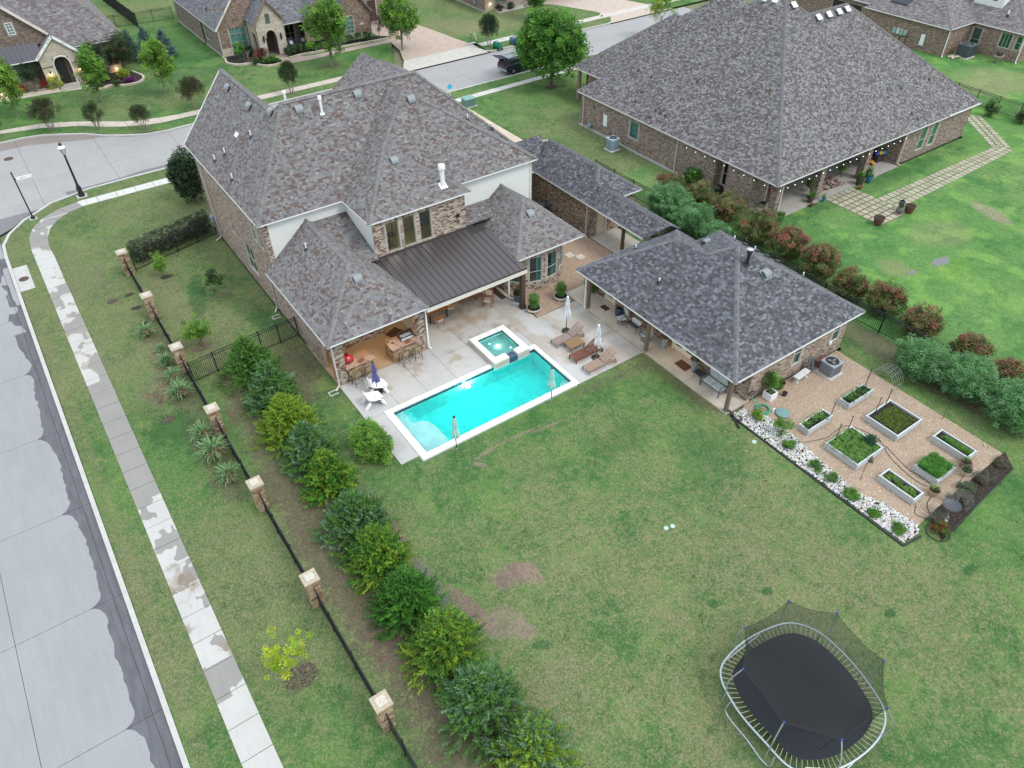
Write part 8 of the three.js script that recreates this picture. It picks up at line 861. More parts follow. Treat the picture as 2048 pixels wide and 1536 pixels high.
function bush(name, label, x, z, r, h, pal, o = {}) { const t = thing(name, label, o.cat ?? 'shrub', x, z), y0 = o.y ?? 0; const b = new GB(); for (let k = 0; k < 3; k++) b.bar([x + R(-0.08, 0.08), y0, z + R(-0.08, 0.08)], [x + R(-0.4, 0.4) * r, y0 + h * 0.6, z + R(-0.4, 0.4) * r], 0.022, 5); part(t, 'stem', b, barkM); crown(t, x, y0 + h * 0.52, z, r, h * 0.52, o.rz ?? r, o.n ?? 160, o.size ?? 0.16, o.geo ?? CL.round, pal, { lobes: 8, ...o }); return t; }
// red-tipped shrubs beyond the back fence, leafy shrubs on this side
[[43.3, -39.6, 1.25, 2.0, 'rusty red-tipped shrub at the far end of the row, by the iron fence gate'], [44.0, -36.8, 1.45, 2.1, 'rusty brown shrub in front of the neighbour brick buttress'], [43.8, -33.6, 1.6, 2.4, 'large brown green shrub behind the leafy green ones'], [43.6, -30.4, 1.55, 2.5, 'dark red-tipped shrub in front of the neighbour corner post'], [43.3, -27.4, 1.45, 2.5, 'rounded shrub with the brightest red tips, middle of the row'], [43.3, -24.6, 1.45, 2.5, 'orange-tipped shrub right of the brightest red one'], [43.2, -21.8, 1.15, 2.0, 'smaller red-brown shrub behind the guest roof corner'], [43.35, -19.2, 1.15, 2.3, 'upright red-tipped shrub behind the bare stretch of fence'], [43.3, -16.5, 1.25, 2.0, 'orange-brown shrub just above the first leafy green shrub'], [43.6, -13.3, 1.1, 1.5, 'low orange shrub between fence and leafy green shrubs'], [43.6, -10.8, 0.9, 1.2, 'last low orange shrub at the right edge of the fence']].forEach(([x, z, r, h, l], i) => bush('photinia_shrub', l, x, z, r, h, PHO, { n: 620, size: 0.2, geo: CL.round, tips: PHT, tipShare: [0.2, 0.06, 0.1, 0.22, 0.42, 0.34, 0.22, 0.3, 0.36, 0.3, 0.3][i], lobes: 12 }));
[[40.2, -36.6, 1.75, 3.0, 'tallest leafy green shrub beside the covered walk roof'], [40.4, -33.9, 1.5, 2.5, 'middle leafy green shrub behind the covered walk roof'], [40.2, -31.6, 1.3, 2.0, 'leafy green shrub directly behind the guest house roof'], [39.7, -14.3, 1.55, 2.3, 'rounded leafy green shrub nearest the guest house corner'], [40.2, -11.7, 1.6, 2.3, 'middle rounded leafy green shrub along the fence'], [40.0, -8.9, 1.65, 2.4, 'rounded leafy green shrub at the right edge of the picture']].forEach(([x, z, r, h, l]) => bush('privet_shrub', l, x, z, r, h, LIG, { n: 950, size: 0.22, geo: CL.fine, lobes: 14 }));
bush('laurel_shrub', 'broad glossy two-part shrub at the corner of the pool deck', 9.55, -27.6, 1.0, 1.7, GRN.concat(LIME), { n: 620, size: 0.19, rz: 1.55, lobes: 9 });
{ const t = thing('clipped_hedge', 'clipped dark variegated hedge behind the iron fence at the lawn corner', 'hedge', 7, -56), L = []; for (let i = 0; i < 2600; i++) { const u = rnd(), f = rnd(), s = R(0.09, 0.16); const x = 3.9 + u * 6.3, z = -54.75 - u * 1.6 - R(0, 1.25), y = f < 0.5 ? R(1.15, 1.45) : R(0.1, 1.4); L.push({ m: M4().compose(V3(x, y, z), new THREE.Quaternion().setFromEuler(new THREE.Euler(R(-1, 1), R(0, 6), R(-1, 1))), V3(s, s, s)), c: vary([[0.06, 0.1, 0.04], [0.08, 0.13, 0.055], [0.24, 0.26, 0.17], [0.045, 0.08, 0.03]]) }); } scatter(t, 'foliage', CL.round.clone(), leafM, L); const st = new GB(); for (let k = 0; k < 14; k++) st.bar([4 + k * 0.45, 0, -55.3 - k * 0.11], [4 + k * 0.45, 1.1, -55.4 - k * 0.11], 0.03, 5); part(t, 'stem', st, barkM); }
// the row of junipers
const JG = [[0.1, 0.25, 0.04], [0.14, 0.3, 0.05], [0.075, 0.19, 0.035]], JY = [[0.22, 0.36, 0.03], [0.17, 0.31, 0.03], [0.27, 0.41, 0.04]], JB = [[0.15, 0.29, 0.14], [0.21, 0.35, 0.2], [0.1, 0.22, 0.08]], JD = [[0.065, 0.22, 0.025], [0.09, 0.27, 0.03], [0.05, 0.165, 0.022]];
function juniper(label, x, z, h, rad, pal, n = 900) { rad *= 1.12; h *= 1.08; const t = thing('juniper', label, 'juniper', x, z); trunkOf(t, x, z, h * 0.85, 0.07); for (let g = 0; g < 2; g++) { const L = []; for (let i = 0; i < n / 2; i++) { const v = Math.pow(rnd(), 0.85), a = R(0, 6.283), R0 = rad * Math.pow(1 - v, 0.8) * (0.86 + 0.28 * vn(a * 1.3 + x, v * 6)), q = R0 * (i % 3 ? 0.55 + 0.45 * rnd() : rnd() * 0.6), el = 0.35 + 0.75 * v + R(-0.3, 0.35), d = V3(Math.cos(a) * Math.cos(el), Math.sin(el), Math.sin(a) * Math.cos(el)), s = R(0.5, 1.0) * (1 - 0.3 * v), p = V3(x + Math.cos(a) * q, 0.05 + v * h * 0.9, z + Math.sin(a) * q).addScaledVector(d, -s * 0.4); p.y = Math.max(0.03, p.y); const qt = new THREE.Quaternion().setFromUnitVectors(UPV, d).multiply(new THREE.Quaternion().setFromAxisAngle(UPV, R(0, 6.28))); L.push({ m: M4().compose(p, qt, V3(s * 0.85, s, s * 0.85)), c: vary(pal) }); } scatter(t, 'crown', SP[g].clone(), leafM, L); } return t; }
[[6.45, -37.4, 2.9, 1.75, JG, 'feathery green juniper at the far end of the row by the gate fence'], [6.7, -34.5, 2.9, 1.5, JG.concat(JB), 'green juniper with bluish tips, second from the gate fence'], [6.5, -31.6, 2.7, 1.7, JY, 'yellow-green juniper, third from the gate fence'], [6.6, -29.0, 2.5, 1.45, JG.concat(JB), 'mid green juniper between the yellow one and the middle of the row'], [6.6, -26.4, 2.7, 1.3, JD.concat(JY), 'bright green pointed juniper left of the glossy deck shrub'], [6.6, -23.3, 2.4, 1.75, JB.concat(JG), 'broad greyish green juniper in the middle of the row'], [6.5, -20.7, 2.7, 1.5, JY.concat(JD), 'bright yellowish juniper with long shoots above the dark green one'], [6.45, -17.9, 2.6, 1.5, JD, 'darkest pure green juniper in the row'], [6.7, -15.1, 2.7, 1.65, JG.concat(JY), 'juniper with loose shoots beside the bare soil patches'], [6.6, -12.2, 2.9, 1.75, JB.concat(JG), 'blue-green juniper with plume-like tips near the lowest pillar'], [7.2, -9.5, 2.4, 1.5, JY.concat(JB), 'yellowish juniper cut by the lower edge of the picture']].forEach(([x, z, h, r, p, l]) => juniper(l, x, z, h, r, p));
// blue spruces, shrubs and flowers across the street
[[15.6, -101.6, 3.2, 1.1, 'left pale blue spruce behind the arched entry house'], [17.2, -100.2, 3.8, 1.3, 'tallest pale blue spruce between the houses across the street'], [19.2, -100.4, 3.0, 1.1, 'right pale blue spruce beside the slender light tree']].forEach(([x, z, h, r, l]) => { const t = juniper(l, x, z, h, r, BLUE, 420); t.name = numbered('blue_spruce'); t.userData.category = 'spruce'; });
tree('dark_tree', 'dark purple-green tree right of the arched entry', 10.6, -97.0, 4.4, 1.6, DARK.concat(MYR), { n: 330, size: 0.25, geo: CL.fine }); tree('dark_tree', 'dark purple-green tree at the right end of the curved bed', 13.6, -97.4, 4.6, 1.7, DARK.concat(MYR), { n: 360, size: 0.25, geo: CL.fine }); tree('porch_tree', 'small dark tree between the two red chairs', 4.2, -97.5, 3.2, 1.1, DARK, { n: 150, size: 0.22, geo: CL.thin });
[[11.4, -96.3, 0.95, 2.1, DARK, 'dense dark green shrub under the teal window'], [6.2, -97.3, 0.95, 1.6, YG, 'round yellow-green shrub left of the black arched door'], [13.2, -95.9, 0.6, 1.1, YG.concat(LIME), 'small yellow-green shrub by the glowing lamp'], [13.4, -94.6, 0.55, 0.5, [[0.2, 0.02, 0.2], [0.14, 0.02, 0.14]], 'low magenta flowers in the curved bed'], [12.1, -94.6, 0.6, 0.45, MYR, 'low grey-purple plants along the curved border'], [1.0, -97.9, 0.7, 1.1, LIME, 'light green shrub at the left edge under the stone wall'], [25.9, -94.2, 0.75, 2.0, GRN, 'conical green shrub at the house corner under the tall window'], [27.3, -94.6, 0.6, 1.3, DARK, 'dark shrub under the tall window'], [28.2, -92.6, 0.95, 1.3, RED, 'red-leaved shrub before the arched porch'], [27.9, -90.9, 0.42, 0.75, BOX.concat(GRN), 'clipped round shrub nearest the lawn in the bean-shaped bed'], [28.9, -91.4, 0.42, 0.75, BOX.concat(GRN), 'clipped round shrub below the red-leaved one'], [29.3, -90.6, 0.42, 0.75, BOX.concat(GRN), 'clipped round shrub at the tip of the bean-shaped bed'], [27.0, -91.7, 0.4, 0.7, BOX, 'clipped round shrub left of the red-leaved one']].forEach(([x, z, r, h, p, l]) => bush('front_shrub', l, x, z, r, h, p, { n: 170, size: 0.15, geo: CL.fine, lobes: 5 }));
['first box shrub of the porch hedge, beside the arch', 'second box shrub of the porch hedge', 'third box shrub of the porch hedge', 'fourth box shrub of the porch hedge, before the blue chairs', 'last box shrub of the porch hedge, behind the bushy tree'].forEach((l, i) => bush('box_shrub', l, 31.3 + i * 0.78, -92.3 + 0.03 * i, 0.55, 1.15, BOX, { n: 130, size: 0.13, geo: CL.fine, lobes: 5 })); ['left', 'middle', 'right'].forEach((l, i) => bush('box_shrub', l + ' box shrub of three under the two-part window', 39.2 + i * 1.15, -91.9 + 0.12 * i, 0.6, 1.2, BOX, { n: 130, size: 0.13, geo: CL.fine, lobes: 5 }));
[[61.9, -92.1, 'dark spiky shrub at the corner of the cream fronted house'], [63.8, -92.0, 'dark small shrub under the window of the cream fronted house'], [67.3, -91.8, 'dark shrub at the end of the white gravel bed']].forEach(([x, z, l]) => bush('front_shrub', l, x, z, 0.6, 0.9, DARK.concat(MYR), { n: 90, size: 0.16, geo: CL.stiff })); bush('fence_shrub', 'small brownish shrub against the top right fence, upper one', 80.9, -33.0, 0.75, 1.7, MYR.concat(MID), { n: 170 }); bush('fence_shrub', 'small brownish shrub against the top right fence, lower one', 81.7, -30.3, 0.75, 1.7, MYR.concat(DARK), { n: 170 }); bush('corner_shrub', 'dark green shrub behind a fence post against the brown brick wall', 46.0, -39.6, 0.8, 1.8, GRN.concat(DARK), { n: 260, geo: CL.broad, size: 0.2 }); bush('guest_shrub', 'bright yellow-green round shrub at the left end of the guest house', 29.5, -32.5, 0.7, 1.3, LIME.concat(GRN), { n: 240, geo: CL.fine });
// saplings, bare trees and grassy clumps of the verge
tree('sapling', 'small lime green sapling just inside the clipped hedge corner', 5.2, -52.1, 2.0, 0.55, LIME, { n: 90, size: 0.16, tr: 0.02, geo: CL.round }); tree('sapling', 'thin dark leafy sapling in the middle of the side lawn', 7.65, -47.3, 2.3, 0.6, MID.concat(DARK), { n: 75, size: 0.17, tr: 0.03, bark: barkG, ch: 0.45, cy: 0.65 }); tree('sapling', 'wide leafy sapling beside the far green juniper', 4.9, -42.4, 2.2, 0.95, GRN.concat(LIME), { n: 130, size: 0.17, tr: 0.035, ch: 0.36 });
{ const s = tree('sapling', 'yellow-leaved sapling in a mulch ring near the nearest pillars', 1.15, -17.9, 3.0, 1.0, YG.concat([[0.24, 0.4, 0.02]]), { n: 62, size: 0.15, tr: 0.035, bark: barkG, limbs: 11, ch: 0.38, cy: 0.66, lean: -0.15 }); const L = []; for (let i = 0; i < 420; i++) { const a = R(0, 6.28), q = Math.sqrt(rnd()) * 0.72, k = R(0.05, 0.13); L.push({ m: M4().compose(V3(1.2 + Math.cos(a) * q, 0.02, -17.75 + Math.sin(a) * q * 0.8), new THREE.Quaternion().setFromEuler(new THREE.Euler(R(-0.4, 0.4), R(0, 6), 0)), V3(k, k * 0.6, k * 0.5)), c: vary([[0.08, 0.055, 0.045], [0.16, 0.12, 0.1], [0.05, 0.04, 0.035]]) }); } scatter(s, 'mulch', pebbleGeo.clone(), pebbleM, L); }
for (const [x, z, h, l, c] of [[1.25, -51.2, 2.9, 'bare thin grey tree on the lawn near the corner pillars', null], [1.05, -36.9, 2.9, 'thin tree with faint pink buds beside the grassy clumps', [[0.3, 0.17, 0.14], [0.24, 0.16, 0.13]]], [25.4, -88.6, 2.6, 'bare pale small tree before the bean-shaped bed', null], [28.0, -93.6, 2.4, 'bare branching shrub in front of the tall window', null]]) { const t = thing('bare_tree', l, 'tree', x, z), b = new GB(); b.bar([x, 0, z], [x - 0.05, h * 0.45, z], 0.035, 6, 0.026).bar([x - 0.05, h * 0.45, z], [x, h, z], 0.026, 5, 0.006); part(t, 'trunk', b, barkG); const w = new GB(); for (let k = 0; k < 34; k++) { const y = h * R(0.35, 0.95), a = R(0, 6.28), L = (h - y) * 0.4 + 0.25, e = [x + Math.cos(a) * L, y + L * 0.9, z + Math.sin(a) * L]; w.bar([x - 0.03, y, z], e, 0.009, 4, 0.003); w.bar(e, [e[0] + R(-0.25, 0.25), e[1] + 0.22, e[2] + R(-0.25, 0.25)], 0.004, 3, 0.002); } part(t, 'twig', w, barkG); if (c) crown(t, x, h * 0.62, z, 0.75, h * 0.3, 0.75, 60, 0.12, CL.thin, c, { lobes: 0 }); const S = []; for (let i = 0; i < 90; i++) { const a = R(0, 6.28), q = Math.sqrt(rnd()) * 0.4, k = R(0.05, 0.11); S.push({ m: M4().compose(V3(x + 0.1 + Math.cos(a) * q, 0.02, z + 0.1 + Math.sin(a) * q * 0.6), new THREE.Quaternion(), V3(k, k * 0.6, k)), c: vary([[0.07, 0.055, 0.045], [0.12, 0.09, 0.08]]) }); } scatter(t, 'mulch', pebbleGeo.clone(), pebbleM, S); }
const bladeGeo = (() => { const pos = [], P = [0, 0.25, 0.5, 0.75, 1].map((t) => [t * 0.85, 0.75 * Math.sin(t * 2.1), 0.035 * (1 - t * t)]); for (let i = 0; i < 4; i++) { const [a, b] = [P[i], P[i + 1]], q = [[a[0], a[1], -a[2]], [a[0], a[1], a[2]], [b[0], b[1], b[2]], [b[0], b[1], -b[2]]]; for (const j of [0, 1, 2, 0, 2, 3]) pos.push(...q[j]); } const g = new THREE.BufferGeometry(); g.setAttribute('position', new THREE.Float32BufferAttribute(pos, 3)); g.computeVertexNormals(); return boxUV(g); })();
function grassy(label, x, z, s, dry = true, n = 150) { const t = thing('grassy_clump', label, 'grass clump', x, z), L = [], D = []; for (let i = 0; i < n; i++) { const a = R(0, 6.28), k = s * R(0.65, 1.15); L.push({ m: M4().compose(V3(x + R(-0.08, 0.08), 0.0, z + R(-0.08, 0.08)), new THREE.Quaternion().setFromEuler(new THREE.Euler(0, a, R(-0.25, 0.5), 'YXZ')), V3(k, k * R(0.7, 1.2), k)), c: vary([[0.15, 0.29, 0.11], [0.11, 0.23, 0.08], [0.23, 0.36, 0.18]]) }); } scatter(t, 'blade', bladeGeo.clone(), leafM, L); if (dry) { for (let i = 0; i < 150; i++) { const a = R(0, 6.28), q = Math.sqrt(rnd()) * 0.3 * s, k = R(0.06, 0.13) * s; D.push({ m: M4().compose(V3(x + 0.05 + Math.cos(a) * q, 0.3 * s + 0.28 * s * Math.cos(q / s * 4.2), z + 0.1 + Math.sin(a) * q), new THREE.Quaternion().setFromEuler(new THREE.Euler(R(-1, 1), R(0, 6), R(-1, 1))), V3(k, k, k)), c: vary([[0.33, 0.22, 0.15], [0.24, 0.15, 0.1], [0.42, 0.3, 0.22]]) }); } scatter(t, 'dry_heads', CL.thin.clone(), leafM, D); } }
[[2.3, -45.6, 0.85, true, 'grassy clump with dry heads below the second pillar'], [2.6, -43.3, 0.6, true, 'small sparse clump left of the gate fence pillar'], [2.5, -41.8, 0.8, false, 'all-green grassy clump beside the gate fence pillar'], [2.5, -40.0, 0.9, true, 'grassy clump with dry heads just below the gate fence pillar'], [2.35, -38.3, 1.05, true, 'large grassy clump beside the tree with pink buds'], [2.35, -34.0, 1.0, true, 'grassy clump with dry heads beside the fourth pillar'], [2.4, -32.1, 1.3, true, 'largest round grassy clump with a brown centre'], [2.5, -30.1, 1.05, true, 'last grassy clump with dry heads, nearest the camera']].forEach(([x, z, s, d, l]) => grassy(l, x, z, s, d));
// plants in pots, beds and along the rocks
const sprig = (t, x, y, z, rx, h, n, size, geo, pal, name = 'greens', rz = rx) => { const L = []; for (let i = 0; i < n; i++) { const s = size * R(0.6, 1.3); L.push({ m: M4().compose(V3(x + R(-rx, rx), y + R(0, h), z + R(-rz, rz)), new THREE.Quaternion().setFromEuler(new THREE.Euler(R(-0.5, 0.5), R(0, 6), R(-0.5, 0.5))), V3(s, s, s)), c: vary(pal) }); } return scatter(t, name, geo.clone(), leafM, L); };
const LET = [[0.13, 0.28, 0.05], [0.18, 0.34, 0.08], [0.09, 0.2, 0.03]], SEED = [[0.16, 0.24, 0.025], [0.11, 0.18, 0.02]];
sprig(beds[0], 34.6, 0.32, -14.93, 0.95, 0.22, 60, 0.15, CL.broad, LET.concat(DARK), 'greens', 0.22); sprig(beds[1], 30.8, 0.32, -14.93, 0.8, 0.2, 48, 0.15, CL.broad, LET.concat(DARK), 'greens', 0.22); sprig(beds[2], 34.75, 0.28, -12.45, 0.85, 0.04, 420, 0.07, CL.thin, SEED, 'greens', 0.75); sprig(beds[3], 31.0, 0.34, -12.5, 0.98, 0.16, 520, 0.12, CL.round, LET, 'greens', 0.92); sprig(beds[3], 31.9, 0.5, -12.1, 0.2, 0.25, 26, 0.2, CL.broad, [[0.02, 0.09, 0.04], [0.03, 0.11, 0.05]], 'dark_greens'); sprig(beds[4], 35.62, 0.3, -9.3, 0.14, 0.12, 110, 0.1, CL.fine, GRN, 'greens', 0.8); sprig(beds[5], 33.15, 0.38, -9.05, 0.66, 0.3, 420, 0.14, CL.fine, [[0.07, 0.24, 0.025], [0.1, 0.3, 0.035], [0.05, 0.18, 0.02]], 'greens', 0.56); sprig(beds[6], 30.65, 0.3, -9.35, 0.24, 0.1, 42, 0.13, CL.broad, LET.concat(SEED), 'greens', 0.85);
for (const [i, k] of [[0, 14], [1, 8], [3, 14], [4, 5], [5, 5]]) { const p = pots[i].position; sprig(pots[i], p.x, 0.4, p.z, 0.16, 0.2, k, 0.13, CL.broad, i > 2 ? MYR.concat(LET) : GRN); }
for (const [x, z, l] of [[24.55, -33.05, 'white bowl planter with a leafy bush, nearer the covered patio'], [26.9, -33.1, 'white bowl planter with a leafy bush, nearer the guest house']]) { const t = potOf('bowl_planter', l, 'planter', x, z, bowl(0.52, 0.3), [0.6, 0.6, 0.57], 0.7, 28); sprig(t, x, 0.35, z, 0.24, 0.9, 110, 0.16, CL.thin, GRN.concat(LET)); part(t, 'stem', limbs(new GB(), x, 0.8, z, 6, 0.35, 0.012, 1.6), barkM); }
{ const t = potOf('tall_planter', 'slate blue tall planter with a small shrub at the patio corner', 'planter', 24.3, -34.6, tallPot(0.3, 0.65), [0.07, 0.09, 0.12]); sprig(t, 24.3, 0.65, -34.6, 0.16, 0.3, 40, 0.12, CL.fine, DARK); for (const [x, z, l] of [[28.85, -24.95, 'tall grey planter with flowers left of the double doors'], [28.8, -22.25, 'tall grey planter with flowers right of the double doors']]) { const q = potOf('tall_planter', l, 'planter', x, z, tallPot(0.3, 0.85).map(([a, b]) => [a, b + 0.075]), [0.25, 0.29, 0.31], 0.6, 4); sprig(q, x, 0.92, z, 0.22, 0.22, 50, 0.11, CL.round, [[0.05, 0.11, 0.03], [0.3, 0.22, 0.2], [0.07, 0.14, 0.04], [0.12, 0.05, 0.04]]); } }
bush('climbing_plant', 'leafy climbing plant in the white cube planter', 30.75, -18.05, 0.42, 1.7, GRN.concat(LET), { n: 70, size: 0.15, geo: CL.broad, y: 0.3, lobes: 5 });
[[28.7, -17.2, 0.35, 0.6, GRN.concat(YG), 'small yellow-flowered plant at the top of the white rocks'], [28.8, -15.5, 0.5, 1.2, GRN, 'tallest leafy plant growing in the white rocks'], [28.4, -14.6, 0.35, 0.5, GRN.concat(MID), 'leafy plant beside the tallest one in the white rocks'], [28.3, -12.8, 0.4, 0.3, MID, 'low green tuft in the upper middle of the white rocks'], [28.35, -11.9, 0.4, 0.3, MID, 'low green tuft in the middle of the white rocks'], [28.3, -10.5, 0.45, 0.32, GRN, 'low green tuft in the lower part of the white rocks'], [28.2, -9.1, 0.35, 0.25, GRN, 'low green tuft near the lower end of the white rocks'], [28.3, -7.8, 0.4, 0.25, GRN.concat(MID), 'low green tuft at the lower end of the white rocks'], [29.75, -6.6, 0.42, 0.75, GRN.concat(RED), 'small rose bush with red blooms inside a black hoop'], [30.4, -7.1, 0.45, 0.5, [[0.1, 0.12, 0.08], [0.14, 0.13, 0.1]], 'grey-green tuft left of the bird bath'], [32.3, -7.1, 0.6, 0.6, [[0.14, 0.15, 0.12], [0.18, 0.16, 0.15]], 'large grey lavender tuft right of the bird bath'], [33.3, -7.3, 0.45, 0.45, [[0.12, 0.14, 0.1], [0.1, 0.16, 0.06]], 'grey lavender tuft in the middle of the dark bed'], [34.8, -7.2, 0.5, 0.4, [[0.16, 0.13, 0.11], [0.1, 0.12, 0.07]], 'dry grey tuft before the clay pots'], [36.6, -7.2, 0.4, 0.3, [[0.14, 0.11, 0.09], [0.08, 0.1, 0.05]], 'small dry tuft at the right end of the dark bed']].forEach(([x, z, r, h, p, l]) => bush('garden_plant', l, x, z, r, h, p, { n: Math.round(60 + 120 * r), size: 0.11, geo: CL.thin, lobes: 4, cat: 'plant' }));
// grass tufts that stand up out of the back lawn
{ const g = clumpGeo(16, 0.09, 0.9, 8, 0.4), L = []; const P = [[3.4, 0, -56], [10.3, 0, -56], [10.3, 0, -25.9], [11.4, 0, -25.2], [27.5, 0, -25.2], [27.5, 0, -7], [37, 0, -6.3], [37.8, 0, -18], [41, 0, -18], [41, 0, 4], [3.4, 0, 4]]; for (let i = 0; i < 60000; i++) { const x = R(3.4, 41), z = R(-56, 0); if (!inPoly(P, x, z)) continue; const d = fbm(x * 0.45 + 31, z * 0.45, 3), k = rnd() < 0.012 ? R(0.1, 0.2) : R(0.03, 0.06); if (rnd() > d * 1.2) continue; L.push({ m: M4().compose(V3(x, 0, z), new THREE.Quaternion().setFromEuler(new THREE.Euler(0, R(0, 6.28), 0)), V3(k, k * 0.55, k)), c: vary([GRASS, [0.055, 0.12, 0.035], GRASS_L]) }); } const o = new THREE.Group(); tag(o, 'green grass tufts standing in the back lawn', 'grass'); o.userData.kind = 'stuff'; o.name = 'grass'; scene.add(o); scatter(o, 'tuft', g, leafM, L); }

// ---------------------------------------------------------------- trampoline
{ const t = thing('trampoline', 'large rounded rectangular trampoline with a black safety net on the back lawn', 'trampoline', 17.3, -5), silver = mat('galvanised', [0.4, 0.46, 0.48], 0.4, { metalness: 0.5 }), net = mat('net_black', [0.012, 0.014, 0.014], 0.9, { transparent: true, opacity: 0.46 }), navyM = mat('mat_navy', [0.03, 0.037, 0.056], 0.75, { map: rep(cloudy, 0.6) });
  const ring = [[15.3, -7.5], [16.6, -7.85], [18.1, -7.75], [19.4, -7.3], [20.0, -6.4], [20.05, -5.0], [19.75, -3.6], [19.3, -2.65], [18.6, -2.25], [17.2, -2.15], [15.7, -2.5], [14.7, -3.3], [14.6, -4.6], [14.72, -6.2]], c = new THREE.CatmullRomCurve3(ring.map(([x, z]) => V3(x, 0.86, z)), true), C0 = V3(17.32, 0.86, -4.98), N = 84, P = []; for (let i = 0; i < N; i++) P.push(c.getPointAt(i / N)); const inner = P.map((p) => p.clone().lerp(C0, 0.155));
  part(t, 'ring', new GB().add(new THREE.TubeGeometry(c, 140, 0.045, 8, true)), silver); part(t, 'jump_mat', new GB().slab(inner.map((p) => [p.x, p.z]), 0.83, 0.85), navyM); const sp = mat('spring', [0.5, 0.47, 0.4], 0.4, { metalness: 0.6 }); P.forEach((p, i) => part(t, 'spring', new GB().bar([p.x, 0.86, p.z], [inner[i].x, 0.845, inner[i].z], 0.011, 5), sp)); part(t, 'edge_band', new GB().add(new THREE.TubeGeometry(new THREE.CatmullRomCurve3(inner.map((p) => V3(p.x, 0.85, p.z)), true), 140, 0.02, 5, true)), black);
  const tops = [[16.5, -7.75], [18.9, -7.55], [20.05, -6.05], [19.8, -3.7], [18.3, -2.5], [15.95, -2.75], [14.75, -4.35], [15.1, -6.6]].map(([x, z]) => V3(x, 2.72, z)), near = (q) => P.reduce((a, p) => (Math.hypot(p.x - q.x, p.z - q.z) < Math.hypot(a.x - q.x, a.z - q.z) ? p : a));
  for (const q of tops) { const b = near(q), o = b.clone().sub(C0).setY(0).normalize(), p = part(t, 'net_pole', new GB().tube([[b.x + o.x * 0.08, 0.25, b.z + o.z * 0.08], [b.x + o.x * 0.06, 0.9, b.z + o.z * 0.06], [b.x + o.x * 0.12, 1.8, b.z + o.z * 0.12], [b.x * 0.5 + q.x * 0.5 + o.x * 0.06, 2.35, b.z * 0.5 + q.z * 0.5 + o.z * 0.06], [q.x, 2.72, q.z]], 0.026, 22, 8), silver); part(p, 'pole_cap', new GB().sphere(q.x, 2.75, q.z, 0.05, 1.1, 10), mat('cap_blue', [0.02, 0.06, 0.28], 0.4)); }
  const pos = [], K = 96; const topAt = (s) => { const k = Math.floor(s), f = s - k, p = tops[k % 8].clone().lerp(tops[(k + 1) % 8], f); p.y -= 0.09 * Math.sin(f * Math.PI); p.lerp(V3(C0.x, p.y, C0.z), 0.03 * Math.sin(f * Math.PI)); return p; }; const innerAt = (q) => inner.reduce((a, p) => (Math.hypot(p.x - q.x, p.z - q.z) < Math.hypot(a.x - q.x, a.z - q.z) ? p : a)); const top = [], bot = []; for (let i = 0; i < K; i++) top.push(topAt(i * 8 / K)); { const s0 = inner.indexOf(innerAt(top[0])), s1 = inner.indexOf(innerAt(top[4])), dir = ((s1 - s0 + N) % N) / 1 > 0 && Math.hypot(inner[(s0 + 6) % N].x - top[7].x, inner[(s0 + 6) % N].z - top[7].z) < Math.hypot(inner[(s0 + 78) % N].x - top[7].x, inner[(s0 + 78) % N].z - top[7].z) ? -1 : 1; for (let i = 0; i < K; i++) { const u = ((s0 + dir * i * N / K) % N + N) % N, k = Math.floor(u), f = u - k; bot.push(inner[k].clone().lerp(inner[(k + 1) % N], f)); } }
  const rows = 5; for (let i = 0; i < K; i++) for (let j = 0; j < rows; j++) { const q = (a, v) => { const p = bot[a % K].clone().lerp(top[a % K], v); p.lerp(V3(C0.x, p.y, C0.z), 0.035 * Math.sin(v * Math.PI)); return p; }, a = q(i, j / rows), b = q(i + 1, j / rows), d = q(i + 1, (j + 1) / rows), e = q(i, (j + 1) / rows); for (const p of [a, b, d, a, d, e]) pos.push(p.x, p.y, p.z); } const g = new THREE.BufferGeometry(); g.setAttribute('position', new THREE.Float32BufferAttribute(pos, 3)); g.computeVertexNormals(); part(t, 'safety_net', boxUV(g), net); part(t, 'net_rope', new GB().add(new THREE.TubeGeometry(new THREE.CatmullRomCurve3(top, true), 200, 0.011, 4, true)), black); part(t, 'net_zip', new GB().tube([[16.0, 0.9, -3.2], [16.02, 1.5, -3.1], [16.1, 2.3, -3.0]], 0.012, 14, 5), black);
  for (const [a, b] of [[[14.75, -6.4], [14.5, -4.0]], [[19.95, -6.2], [19.9, -4.2]], [[16.2, -2.4], [18.4, -2.3]], [[16.0, -7.8], [18.4, -7.8]]]) { const o = V3((a[0] + b[0]) / 2, 0, (a[1] + b[1]) / 2).sub(V3(C0.x, 0, C0.z)).normalize().multiplyScalar(0.12); part(t, 'leg', new GB().tube([[a[0], 0.86, a[1]], [a[0] + o.x, 0.1, a[1] + o.z], [(a[0] + b[0]) / 2 + o.x, 0.05, (a[1] + b[1]) / 2 + o.z], [b[0] + o.x, 0.1, b[1] + o.z], [b[0], 0.86, b[1]]], 0.035, 40, 7), silver); } part(t, 'torn_pad', new GB().box(15.3, 0.885, -2.75, 0.28, 0.025, 0.75, 0.9).box(15.45, 0.89, -2.6, 0.3, 0.02, 0.3, 0.6), mat('pad_white', [0.5, 0.49, 0.47], 0.8)); }

